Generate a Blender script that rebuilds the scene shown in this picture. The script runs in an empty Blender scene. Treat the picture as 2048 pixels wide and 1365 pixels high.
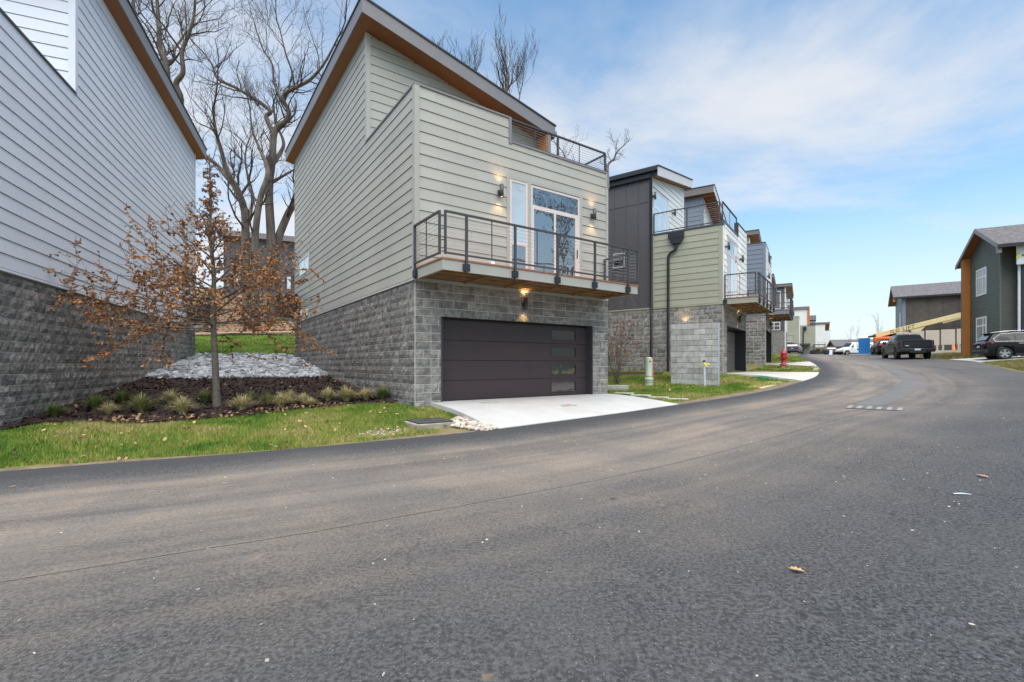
import bpy, bmesh, math, random
import numpy as np
from mathutils import Vector, Matrix
from mathutils.geometry import delaunay_2d_cdt
R = math.radians
random.seed(7)
S = bpy.context.scene
COL = S.collection

# ------------------------------------------------------------------ camera, sky, sun, exposure
cam_d = bpy.data.cameras.new('camera'); cam = bpy.data.objects.new('camera', cam_d); COL.objects.link(cam)
cam.location = (0, 0, 1.5); cam.rotation_euler = (R(90), 0, 0)
cam_d.sensor_width = 36.0; cam_d.lens = 945 / 2048 * 36; cam_d.shift_y = 47.5 / 2048
cam_d.clip_start = 0.05; cam_d.clip_end = 2000
S.camera = cam
S.view_settings.view_transform = 'Standard'; S.view_settings.look = 'None'
S.view_settings.exposure = 1.3; S.view_settings.gamma = 1.0; S.view_settings.use_curve_mapping = False
SUN_EL, SUN_AZ = 70.0, 178.0        # degrees; azimuth clockwise from +Y
world = bpy.data.worlds.new('World'); S.world = world; world.use_nodes = True
def build_world():
    nt = world.node_tree; N = nt.nodes; L = nt.links; N.clear()
    out = N.new('ShaderNodeOutputWorld'); bg = N.new('ShaderNodeBackground'); bg.inputs[1].default_value = 0.085
    sky = N.new('ShaderNodeTexSky'); sky.sky_type = 'NISHITA'; sky.sun_disc = False
    sky.sun_elevation = R(SUN_EL); sky.sun_rotation = R(SUN_AZ); sky.air_density = 1.0; sky.dust_density = 0.8; sky.ozone_density = 1.2
    tc = N.new('ShaderNodeTexCoord')
    # clouds on a flat layer overhead: direction divided by its height, broad fractal noise
    sep = N.new('ShaderNodeSeparateXYZ'); L.new(tc.outputs['Generated'], sep.inputs[0])
    zz = N.new('ShaderNodeMath'); zz.operation = 'MAXIMUM'; zz.inputs[1].default_value = 0.0; L.new(sep.outputs[2], zz.inputs[0])
    za = N.new('ShaderNodeMath'); za.operation = 'ADD'; za.inputs[1].default_value = 0.16; L.new(zz.outputs[0], za.inputs[0])
    dx = N.new('ShaderNodeMath'); dx.operation = 'DIVIDE'; L.new(sep.outputs[0], dx.inputs[0]); L.new(za.outputs[0], dx.inputs[1])
    dy = N.new('ShaderNodeMath'); dy.operation = 'DIVIDE'; L.new(sep.outputs[1], dy.inputs[0]); L.new(za.outputs[0], dy.inputs[1])
    cmb = N.new('ShaderNodeCombineXYZ'); L.new(dx.outputs[0], cmb.inputs[0]); L.new(dy.outputs[0], cmb.inputs[1])
    mp = N.new('ShaderNodeMapping'); mp.inputs['Location'].default_value = CLOUD_OFF; mp.inputs['Rotation'].default_value = (0, 0, R(-39.35)); mp.inputs['Scale'].default_value = (0.55, 0.95, 1)
    L.new(cmb.outputs[0], mp.inputs[0])
    nz = N.new('ShaderNodeTexNoise'); nz.inputs['Scale'].default_value = 0.85; nz.inputs['Detail'].default_value = 7; nz.inputs['Roughness'].default_value = 0.58; nz.inputs['Distortion'].default_value = 0.35
    L.new(mp.outputs[0], nz.inputs['Vector'])
    rp = N.new('ShaderNodeMapRange'); rp.interpolation_type = 'SMOOTHSTEP'; rp.inputs[1].default_value = 0.44; rp.inputs[2].default_value = 0.67; L.new(nz.outputs[0], rp.inputs[0])
    # thin whitish veil towards the horizon
    veil = N.new('ShaderNodeMapRange'); veil.interpolation_type = 'SMOOTHSTEP'; veil.inputs[1].default_value = 0.34; veil.inputs[2].default_value = 0.0; veil.inputs[3].default_value = 0.0; veil.inputs[4].default_value = 0.85
    L.new(sep.outputs[2], veil.inputs[0])
    mx = N.new('ShaderNodeMath'); mx.operation = 'MAXIMUM'; L.new(rp.outputs[0], mx.inputs[0]); L.new(veil.outputs[0], mx.inputs[1])
    cm = N.new('ShaderNodeMath'); cm.operation = 'MULTIPLY'; cm.inputs[1].default_value = 0.9; L.new(mx.outputs[0], cm.inputs[0])
    tint = N.new('ShaderNodeMix'); tint.data_type = 'RGBA'; tint.blend_type = 'MULTIPLY'; tint.inputs[0].default_value = 1.0
    L.new(sky.outputs[0], tint.inputs[6]); tint.inputs[7].default_value = SKY_TINT
    mix = N.new('ShaderNodeMix'); mix.data_type = 'RGBA'; L.new(cm.outputs[0], mix.inputs[0]); L.new(tint.outputs[2], mix.inputs[6]); mix.inputs[7].default_value = CLOUD_COL
    L.new(mix.outputs[2], bg.inputs[0]); L.new(bg.outputs[0], out.inputs[0])
CLOUD_OFF = (-5.82, -3.392, 0.363); SKY_TINT = (0.95, 1.16, 1.14, 1); CLOUD_COL = (4.15, 4.2, 4.35, 1)
build_world()
sun_d = bpy.data.lights.new('sun', 'SUN'); sun_d.energy = 2.3; sun_d.angle = R(85); sun_d.color = (1.0, 0.94, 0.86)
sun = bpy.data.objects.new('sun', sun_d); COL.objects.link(sun)
_sd = Vector((math.sin(R(SUN_AZ)) * math.cos(R(SUN_EL)), math.cos(R(SUN_AZ)) * math.cos(R(SUN_EL)), math.sin(R(SUN_EL))))
sun.rotation_euler = _sd.to_track_quat('Z', 'Y').to_euler(); sun.location = (0, 0, 60)

# ------------------------------------------------------------------ materials
MATS = {}
def mat(name, col, rough=0.6, var=0.0, vscale=3.0, bump=0.0, bscale=40.0, metal=0.0, spec=0.5, col2=None, rnd=0.0, detail=6.0, emit=None, estr=0.0, stretch=(1, 1, 1), bdist=0.01):
    if name in MATS: return MATS[name]
    m = bpy.data.materials.new(name); m.use_nodes = True; MATS[name] = m
    nt = m.node_tree; N = nt.nodes; L = nt.links; b = N['Principled BSDF']
    b.inputs['Roughness'].default_value = rough; b.inputs['Metallic'].default_value = metal; b.inputs['Specular IOR Level'].default_value = spec
    c = (col[0], col[1], col[2], 1); b.inputs['Base Color'].default_value = c
    if emit: b.inputs['Emission Color'].default_value = (*emit, 1); b.inputs['Emission Strength'].default_value = estr
    geo = N.new('ShaderNodeNewGeometry'); mp = N.new('ShaderNodeMapping'); mp.inputs['Scale'].default_value = stretch; L.new(geo.outputs['Position'], mp.inputs[0])
    last = None
    if var > 0 or col2 is not None:
        nz = N.new('ShaderNodeTexNoise'); nz.inputs['Scale'].default_value = vscale; nz.inputs['Detail'].default_value = detail; nz.inputs['Roughness'].default_value = 0.6
        L.new(mp.outputs[0], nz.inputs['Vector'])
        r = N.new('ShaderNodeMapRange'); r.inputs[1].default_value = 0.3; r.inputs[2].default_value = 0.7; L.new(nz.outputs[0], r.inputs[0])
        mx = N.new('ShaderNodeMix'); mx.data_type = 'RGBA'; L.new(r.outputs[0], mx.inputs[0])
        if col2 is None:
            mx.inputs[6].default_value = tuple(x * (1 - var) for x in col[:3]) + (1,); mx.inputs[7].default_value = tuple(min(1, x * (1 + var)) for x in col[:3]) + (1,)
        else:
            mx.inputs[6].default_value = c; mx.inputs[7].default_value = (*col2, 1)
        L.new(mx.outputs[2], b.inputs['Base Color']); last = mx.outputs[2]
    if rnd > 0:
        oi = N.new('ShaderNodeObjectInfo'); ad = N.new('ShaderNodeMath'); ad.operation = 'ADD'; L.new(oi.outputs['Random'], ad.inputs[0]); L.new(geo.outputs['Random Per Island'], ad.inputs[1])
        fr = N.new('ShaderNodeMath'); fr.operation = 'FRACT'; L.new(ad.outputs[0], fr.inputs[0])
        mr = N.new('ShaderNodeMapRange'); mr.inputs[3].default_value = 1 - rnd; mr.inputs[4].default_value = 1 + rnd; L.new(fr.outputs[0], mr.inputs[0])
        hs = N.new('ShaderNodeHueSaturation'); L.new(mr.outputs[0], hs.inputs['Value'])
        if last: L.new(last, hs.inputs['Color'])
        else: hs.inputs['Color'].default_value = c
        L.new(hs.outputs[0], b.inputs['Base Color'])
    if bump > 0:
        bn = N.new('ShaderNodeTexNoise'); bn.inputs['Scale'].default_value = bscale; bn.inputs['Detail'].default_value = 5; bn.inputs['Roughness'].default_value = 0.65
        L.new(mp.outputs[0], bn.inputs['Vector'])
        bp = N.new('ShaderNodeBump'); bp.inputs['Strength'].default_value = bump; bp.inputs['Distance'].default_value = bdist; L.new(bn.outputs[0], bp.inputs['Height']); L.new(bp.outputs[0], b.inputs['Normal'])
    return m

mat('sage', (0.39, 0.374, 0.326), 0.55, 0.06, 0.7, 0.06, 60, rnd=0.045, stretch=(1, 1, .35))
mat('sage_trim', (0.39, 0.374, 0.326), 0.55, 0.04, 2, 0.05, 60)
mat('greysiding', (0.70, 0.715, 0.775), 0.5, 0.05, 0.6, 0.06, 60, rnd=0.04, stretch=(1, 1, .35))
mat('grey_trim', (0.70, 0.715, 0.775), 0.5, 0.03, 2)
mat('white_siding', (0.74, 0.73, 0.70), 0.5, 0.03, 1.2, 0.05, 60, rnd=0.02)
mat('white_trim', (0.74, 0.73, 0.71), 0.5, 0.03, 2)
mat('olive', (0.335, 0.328, 0.245), 0.55, 0.04, 1.2, 0.06, 60, rnd=0.03)
mat('olive_trim', (0.335, 0.328, 0.245), 0.55, 0.04, 2)
mat('blue_siding', (0.175, 0.205, 0.25), 0.55, 0.04, 1.2, 0.05, 60, rnd=0.03)
mat('blue_trim', (0.175, 0.205, 0.25), 0.55, 0.04, 2)
mat('charcoal', (0.088, 0.080, 0.083), 0.45, 0.08, 0.8, 0.04, 50)
mat('backing', (0.05, 0.05, 0.048), 0.8)
mat('fascia', (0.20, 0.185, 0.19), 0.5, 0.05, 1.5, 0.04, 60)
mat('fascia_light', (0.58, 0.56, 0.57), 0.5, 0.04, 1.5)
mat('fascia_brown', (0.17, 0.145, 0.135), 0.5, 0.05, 1.5)
mat('black_metal', (0.018, 0.019, 0.024), 0.38, 0.1, 3)
mat('dark_metal', (0.055, 0.053, 0.056), 0.42, 0.12, 6, 0.03, 80)
mat('cable', (0.42, 0.42, 0.43), 0.35, metal=0.7)
mat('flashing', (0.62, 0.62, 0.63), 0.35, 0.05, 5, metal=0.3)
mat('membrane', (0.035, 0.035, 0.038), 0.7, 0.15, 3)
mat('deck_wood', (0.36, 0.15, 0.075), 0.6, 0.2, 8, 0.1, 40)
mat('joist', (0.30, 0.185, 0.085), 0.7, 0.25, 6, 0.15, 40, rnd=0.12)
mat('mortar', (0.66, 0.65, 0.62), 0.9, 0.1, 6, 0.3, 60)
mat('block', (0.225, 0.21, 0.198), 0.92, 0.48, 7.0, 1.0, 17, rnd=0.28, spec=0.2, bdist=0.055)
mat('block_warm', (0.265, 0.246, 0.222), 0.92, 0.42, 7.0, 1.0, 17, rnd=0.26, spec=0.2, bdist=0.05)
mat('cmu', (0.37, 0.362, 0.34), 0.92, 0.24, 4.0, 0.5, 50, rnd=0.2, spec=0.25)
mat('mortar_grey', (0.16, 0.157, 0.15), 0.95, 0.12, 6, 0.3, 60)
mat('concrete', (0.51, 0.50, 0.485), 0.85, 0.2, 1.3, 0.2, 90, col2=(0.43, 0.415, 0.39))
mat('concrete_tan', (0.52, 0.485, 0.43), 0.85, 0.10, 0.9, 0.12, 90)
mat('concrete_old', (0.42, 0.40, 0.36), 0.9, 0.2, 4, 0.3, 60)
mat('concrete_side', (0.30, 0.26, 0.20), 0.95, 0.3, 6, 0.4, 50)
mat('garage', (0.062, 0.042, 0.046), 0.5, 0.12, 0.7, 0.05, 30, col2=(0.048, 0.037, 0.035), spec=0.3)
mat('garage_tan', (0.15, 0.128, 0.112), 0.45, 0.1, 0.7, 0.05, 30)
mat('garage_dark', (0.022, 0.020, 0.020), 0.5)
mat('frame_pink', (0.66, 0.575, 0.53), 0.45, 0.04, 4)
mat('frame_white', (0.76, 0.75, 0.74), 0.45, 0.04, 4)
mat('frame_dark', (0.10, 0.09, 0.08), 0.45)
mat('blind', (0.56, 0.62, 0.66), 0.8, 0.06, 3)
mat('dark_room', (0.03, 0.03, 0.03), 0.9)
mat('dirt', (0.10, 0.075, 0.05), 0.95, 0.3, 5.0, 0.8, 25, col2=(0.235, 0.175, 0.115))
mat('straw', (0.52, 0.41, 0.22), 0.95, 0.3, 6, 0.6, 50)
mat('mulch', (0.020, 0.011, 0.009), 0.95, 0.5, 9, 1.0, 45, col2=(0.055, 0.028, 0.021), bdist=0.04)
mat('mulch_chip', (0.034, 0.017, 0.013), 0.95, 0.3, 5, rnd=0.7)
mat('rock', (0.36, 0.365, 0.385), 0.85, 0.25, 5, 0.5, 25, rnd=0.55)
mat('soil_rock', (0.46, 0.40, 0.34), 0.9, 0.25, 6, 0.4, 25, rnd=0.35)
mat('hill_leaf', (0.15, 0.088, 0.048), 0.95, 0.4, 1.3, 0.9, 9, col2=(0.30, 0.19, 0.11), bdist=0.08)
mat('leaf_dry', (0.26, 0.145, 0.07), 0.75, 0.2, 4, rnd=0.35)
mat('leaf_tan', (0.36, 0.225, 0.11), 0.75, 0.2, 4, rnd=0.35)
mat('bark', (0.06, 0.046, 0.037), 0.95, 0.45, 2.6, 1.0, 9, stretch=(1, 1, 0.3), col2=(0.19, 0.155, 0.125), bdist=0.12)
mat('twig', (0.055, 0.043, 0.037), 0.9, 0.3, 2)
mat('young_bark', (0.075, 0.062, 0.050), 0.9, 0.35, 12, 0.5, 30, stretch=(1, 1, 3), col2=(0.19, 0.165, 0.135))
mat('timber', (0.34, 0.235, 0.15), 0.9, 0.25, 5, 0.4, 20)
mat('tyre', (0.014, 0.014, 0.015), 0.8)
mat('rim', (0.45, 0.45, 0.46), 0.3, metal=0.8)
mat('rim_dark', (0.03, 0.03, 0.032), 0.35, metal=0.6)
mat('paint_black', (0.006, 0.0065, 0.008), 0.16, spec=0.3)
mat('paint_char', (0.018, 0.019, 0.022), 0.25, spec=0.35)
mat('paint_navy', (0.010, 0.011, 0.016), 0.2, spec=0.3)
mat('paint_silver', (0.14, 0.15, 0.18), 0.25, metal=0.4)
mat('paint_white', (0.72, 0.72, 0.72), 0.3)
mat('plastic_black', (0.014, 0.014, 0.015), 0.6)
mat('chrome', (0.62, 0.62, 0.63), 0.18, metal=0.9)
mat('red_lens', (0.42, 0.012, 0.012), 0.2)
mat('red_lens_dark', (0.11, 0.008, 0.008), 0.25)
mat('plate', (0.55, 0.57, 0.62), 0.5, 0.25, 60)
mat('hydrant', (0.36, 0.012, 0.016), 0.38, 0.15, 8, 0.1, 40)
mat('pedestal', (0.385, 0.45, 0.335), 0.5, 0.05, 5)
mat('pvc', (0.50, 0.55, 0.60), 0.45, 0.06, 6)
mat('ribbon', (0.75, 0.62, 0.03), 0.5)
mat('orange_mark', (0.42, 0.10, 0.05), 0.6)
mat('hose', (0.02, 0.17, 0.085), 0.45)
mat('blue_box', (0.02, 0.20, 0.56), 0.5, 0.06, 3)
mat('translucent_white', (0.74, 0.76, 0.78), 0.5)
mat('boom', (0.70, 0.56, 0.29), 0.45, 0.05, 2)
mat('boom_orange', (0.72, 0.135, 0.015), 0.45)
mat('letter', (0.012, 0.012, 0.012), 0.6)
mat('beige_panel', (0.50, 0.43, 0.36), 0.75, 0.06, 2)
mat('green_siding', (0.085, 0.098, 0.070), 0.55, 0.06, 1.5, rnd=0.0)
mat('green_trim', (0.115, 0.12, 0.095), 0.55)
mat('shingle', (0.075, 0.070, 0.074), 0.95, 0.35, 5.0, 0.9, 12, rnd=0.1, col2=(0.20, 0.185, 0.185), stretch=(1, 1, 2.5), bdist=0.05)
mat('brown_panel', (0.062, 0.053, 0.047), 0.8, 0.15, 1.2, 0.1, 20, col2=(0.105, 0.09, 0.075))
mat('green_siding_shaded', (0.065, 0.064, 0.05), 0.6, 0.06, 1.5)  # deep shade on the green house's near side walls, put into the colour
mat('grey_panel', (0.085, 0.085, 0.094), 0.7, 0.1, 0.8)
mat('grate_bar', (0.25, 0.24, 0.225), 0.8, 0.15, 10)
mat('grate_dark', (0.10, 0.096, 0.09), 0.7)
mat('meter_lid', (0.045, 0.045, 0.047), 0.75, 0.2, 10, 0.2, 60)
mat('wrap', (0.66, 0.70, 0.74), 0.35, 0.05, 5)
mat('lamp_glow', (1, 0.75, 0.4), 0.5, emit=(1.0, 0.66, 0.28), estr=9.0)

def wood_mat(name, c1, c2, axis_scale):
    m = mat(name, c1, 0.5, 0.1, 2.0); nt = m.node_tree; N = nt.nodes; L = nt.links; b = N['Principled BSDF']
    geo = N.new('ShaderNodeNewGeometry'); mp = N.new('ShaderNodeMapping'); mp.inputs['Scale'].default_value = axis_scale; L.new(geo.outputs['Position'], mp.inputs[0])
    nz = N.new('ShaderNodeTexNoise'); nz.inputs['Scale'].default_value = 1.0; nz.inputs['Detail'].default_value = 6; L.new(mp.outputs[0], nz.inputs[0])
    mx = N.new('ShaderNodeMix'); mx.data_type = 'RGBA'; mx.inputs[6].default_value = (*c1, 1); mx.inputs[7].default_value = (*c2, 1); L.new(nz.outputs[0], mx.inputs[0]); L.new(mx.outputs[2], b.inputs['Base Color'])
    return m
wood_mat('soffit', (0.20, 0.066, 0.016), (0.34, 0.118, 0.032), (14, 14, 3))
wood_mat('wood_panel', (0.40, 0.135, 0.025), (0.56, 0.205, 0.045), (6, 6, 30))

def glass_mat(name, col, refl, rough=0.015, wav=0.0):
    m = bpy.data.materials.new(name); m.use_nodes = True; MATS[name] = m
    nt = m.node_tree; N = nt.nodes; L = nt.links; b = N['Principled BSDF']; out = N['Material Output']
    b.inputs['Base Color'].default_value = (*col, 1); b.inputs['Roughness'].default_value = 0.4; b.inputs['Specular IOR Level'].default_value = 0.2
    g = N.new('ShaderNodeBsdfGlossy'); g.inputs['Roughness'].default_value = rough; g.inputs['Color'].default_value = (0.97, 0.95, 0.92, 1)
    fr = N.new('ShaderNodeFresnel'); fr.inputs[0].default_value = 1.5
    ad = N.new('ShaderNodeMath'); ad.operation = 'ADD'; ad.inputs[1].default_value = refl; ad.use_clamp = True; L.new(fr.outputs[0], ad.inputs[0])
    mx = N.new('ShaderNodeMixShader'); L.new(ad.outputs[0], mx.inputs[0]); L.new(b.outputs[0], mx.inputs[1]); L.new(g.outputs[0], mx.inputs[2]); L.new(mx.outputs[0], out.inputs[0])
    if wav > 0:
        geo = N.new('ShaderNodeNewGeometry'); nz = N.new('ShaderNodeTexNoise'); nz.inputs['Scale'].default_value = 2.2; nz.inputs['Detail'].default_value = 1.5; L.new(geo.outputs['Position'], nz.inputs[0])
        bp = N.new('ShaderNodeBump'); bp.inputs['Strength'].default_value = wav; bp.inputs['Distance'].default_value = 0.02; L.new(nz.outputs[0], bp.inputs['Height']); L.new(bp.outputs[0], g.inputs['Normal'])
    return m
glass_mat('glass', (0.055, 0.06, 0.062), 0.27, wav=0.35)
glass_mat('glass_low', (0.022, 0.024, 0.027), 0.24, wav=0.5)
glass_mat('glass_grey_reflection', (0.20, 0.21, 0.22), -0.04)  # pale grey reflection put into the base colour, real mirroring turned down
glass_mat('glass_blind', (0.46, 0.53, 0.57), 0.12, wav=0.1)
glass_mat('glass_white', (0.62, 0.66, 0.70), 0.25)
glass_mat('car_glass', (0.008, 0.009, 0.010), -0.02, 0.04)
glass_mat('car_glass_light', (0.13, 0.16, 0.15), 0.18)

def asphalt():
    m = bpy.data.materials.new('asphalt'); m.use_nodes = True; MATS['asphalt'] = m
    nt = m.node_tree; N = nt.nodes; L = nt.links; b = N['Principled BSDF']; b.inputs['Roughness'].default_value = 0.85; b.inputs['Specular IOR Level'].default_value = 0.3
    geo = N.new('ShaderNodeNewGeometry'); uv = N.new('ShaderNodeUVMap'); uv.uv_map = 'road'
    def noise(scale, detail=4, src=None, rough=0.6):
        n = N.new('ShaderNodeTexNoise'); n.inputs['Scale'].default_value = scale; n.inputs['Detail'].default_value = detail; n.inputs['Roughness'].default_value = rough
        L.new(src if src else geo.outputs['Position'], n.inputs['Vector']); return n.outputs[0]
    def rng(v, a, b_, c=0.0, d=1.0, smooth=True):
        r = N.new('ShaderNodeMapRange'); r.interpolation_type = 'SMOOTHSTEP' if smooth else 'LINEAR'
        r.inputs[1].default_value = a; r.inputs[2].default_value = b_; r.inputs[3].default_value = c; r.inputs[4].default_value = d; L.new(v, r.inputs[0]); return r.outputs[0]
    def mth(op, a, b_):
        q = N.new('ShaderNodeMath'); q.operation = op
        for i, v in enumerate((a, b_)):
            if isinstance(v, (int, float)): q.inputs[i].default_value = v
            else: L.new(v, q.inputs[i])
        return q.outputs[0]
    def mixc(f, a, b_):
        x = N.new('ShaderNodeMix'); x.data_type = 'RGBA'; L.new(f, x.inputs[0])
        for i, v in ((6, a), (7, b_)):
            if isinstance(v, tuple): x.inputs[i].default_value = (*v, 1)
            else: L.new(v, x.inputs[i])
        return x.outputs[2]
    st = N.new('ShaderNodeMapping'); st.inputs['Scale'].default_value = (0.10, 1.5, 1); L.new(uv.outputs[0], st.inputs[0])
    sx = N.new('ShaderNodeSeparateXYZ'); L.new(uv.outputs[0], sx.inputs[0]); v = sx.outputs[1]; u = sx.outputs[0]
    wob = mth('MULTIPLY', mth('SUBTRACT', noise(0.5, 3), 0.5), 0.8); vv = mth('ADD', v, wob)
    streak = noise(1.3, 6, st.outputs[0]); blot = noise(0.55, 5); fine = noise(140, 3); grain = noise(42, 4)
    # base aggregate
    base = mixc(rng(mth('ADD', mth('MULTIPLY', grain, 0.65), mth('MULTIPLY', noise(170, 2), 0.35)), 0.40, 0.60), (0.025, 0.0255, 0.028), (0.102, 0.102, 0.106))
    base = mixc(rng(blot, 0.38, 0.66, 0.0, 0.30), base, (0.116, 0.111, 0.107))
    # driven-over dust, tan, in lanes along the road
    lane = mth('MULTIPLY', rng(vv, 0.45, 1.5), rng(vv, 6.8, 2.4))
    far = rng(u, 48.0, 75.0, 0.0, 0.30)
    lane = mth('MAXIMUM', lane, mth('MULTIPLY', far, rng(vv, 0.5, 1.4)))
    dust = mth('MULTIPLY', mth('MULTIPLY', lane, rng(streak, 0.30, 0.66, 0.32, 0.80)), rng(grain, 0.35, 0.6, 0.7, 1.0))
    base = mixc(dust, base, mixc(rng(noise(0.9, 4), 0.35, 0.7), (0.215, 0.185, 0.158), (0.315, 0.248, 0.188)))
    # fine light stones
    vor = N.new('ShaderNodeTexVoronoi'); vor.inputs['Scale'].default_value = 95; L.new(geo.outputs['Position'], vor.inputs['Vector'])
    cs = N.new('ShaderNodeSeparateColor'); L.new(vor.outputs['Color'], cs.inputs[0])
    speck = mth('MULTIPLY', mth('GREATER_THAN', cs.outputs[0], 0.96), mth('LESS_THAN', vor.outputs[0], 0.42))
    base = mixc(mth('MULTIPLY', speck, 0.45), base, (0.34, 0.33, 0.32))
    # clay blots tracked by vehicles
    v2 = N.new('ShaderNodeTexVoronoi'); v2.inputs['Scale'].default_value = 2.6; L.new(geo.outputs['Position'], v2.inputs['Vector'])
    c2 = N.new('ShaderNodeSeparateColor'); L.new(v2.outputs['Color'], c2.inputs[0])
    clay = mth('MULTIPLY', mth('MULTIPLY', mth('GREATER_THAN', c2.outputs[1], 0.55), rng(mth('ADD', v2.outputs[0], mth('MULTIPLY', noise(18, 4), 0.20)), 0.24, 0.12)), rng(noise(0.35, 2), 0.42, 0.6, 0.25, 0.8))
    base = mixc(clay, base, (0.33, 0.24, 0.16))
    # newer dark strip along the edge
    base = mixc(mth('MULTIPLY', rng(vv, 0.62, 0.25), 0.8), base, (0.052, 0.051, 0.054))
    L.new(base, b.inputs['Base Color'])
    bp = N.new('ShaderNodeBump'); bp.inputs['Strength'].default_value = 1.0; bp.inputs['Distance'].default_value = 0.02
    hsum = mth('ADD', mth('MULTIPLY', grain, 1.0), mth('MULTIPLY', fine, 0.4)); L.new(mth('MULTIPLY', hsum, rng(dust, 0, 1, 1.0, 0.55)), bp.inputs['Height']); L.new(bp.outputs[0], b.inputs['Normal'])
asphalt()

def grass_mat(name, cols, rndv=0.25):
    m = bpy.data.materials.new(name); m.use_nodes = True; MATS[name] = m
    nt = m.node_tree; N = nt.nodes; L = nt.links; b = N['Principled BSDF']; b.inputs['Roughness'].default_value = 0.6; b.inputs['Specular IOR Level'].default_value = 0.25
    geo = N.new('ShaderNodeNewGeometry'); n = N.new('ShaderNodeTexNoise'); n.inputs['Scale'].default_value = 0.75; n.inputs['Detail'].default_value = 5; n.inputs['Roughness'].default_value = 0.65; L.new(geo.outputs['Position'], n.inputs[0])
    cr = N.new('ShaderNodeValToRGB'); cr.color_ramp.elements.remove(cr.color_ramp.elements[0])
    cr.color_ramp.elements[0].position = cols[0][0]; cr.color_ramp.elements[0].color = (*cols[0][1], 1)
    for p, c in cols[1:]:
        e = cr.color_ramp.elements.new(p); e.color = (*c, 1)
    L.new(n.outputs[0], cr.inputs[0])
    mr = N.new('ShaderNodeMapRange'); mr.inputs[3].default_value = 1 - rndv; mr.inputs[4].default_value = 1 + rndv; L.new(geo.outputs['Random Per Island'], mr.inputs[0])
    hs = N.new('ShaderNodeHueSaturation'); L.new(cr.outputs[0], hs.inputs['Color']); L.new(mr.outputs[0], hs.inputs['Value']); L.new(hs.outputs[0], b.inputs['Base Color'])
    return m
grass_mat('lawn', [(0.34, (0.055, 0.135, 0.016)), (0.45, (0.155, 0.23, 0.033)), (0.54, (0.255, 0.275, 0.058)), (0.66, (0.38, 0.32, 0.13))], 0.45)
grass_mat('lawn_bright', [(0.34, (0.085, 0.165, 0.02)), (0.5, (0.15, 0.235, 0.03)), (0.68, (0.22, 0.26, 0.05))], 0.4)
grass_mat('turf_soil', [(0.30, (0.07, 0.10, 0.018)), (0.5, (0.14, 0.14, 0.04)), (0.70, (0.21, 0.165, 0.08))], 0.1)
grass_mat('verge', [(0.30, (0.10, 0.12, 0.025)), (0.5, (0.20, 0.17, 0.06)), (0.70, (0.30, 0.23, 0.11))], 0.35)
grass_mat('tuft_pale', [(0.30, (0.30, 0.29, 0.12)), (0.5, (0.46, 0.40, 0.20)), (0.70, (0.55, 0.45, 0.25))], 0.4)
grass_mat('tuft_green', [(0.30, (0.09, 0.145, 0.035)), (0.5, (0.165, 0.20, 0.06)), (0.70, (0.30, 0.27, 0.11))], 0.4)
grass_mat('oak_leaf', [(0.30, (0.18, 0.07, 0.026)), (0.5, (0.30, 0.128, 0.045)), (0.70, (0.46, 0.22, 0.085))], 0.6)
M = MATS

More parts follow.
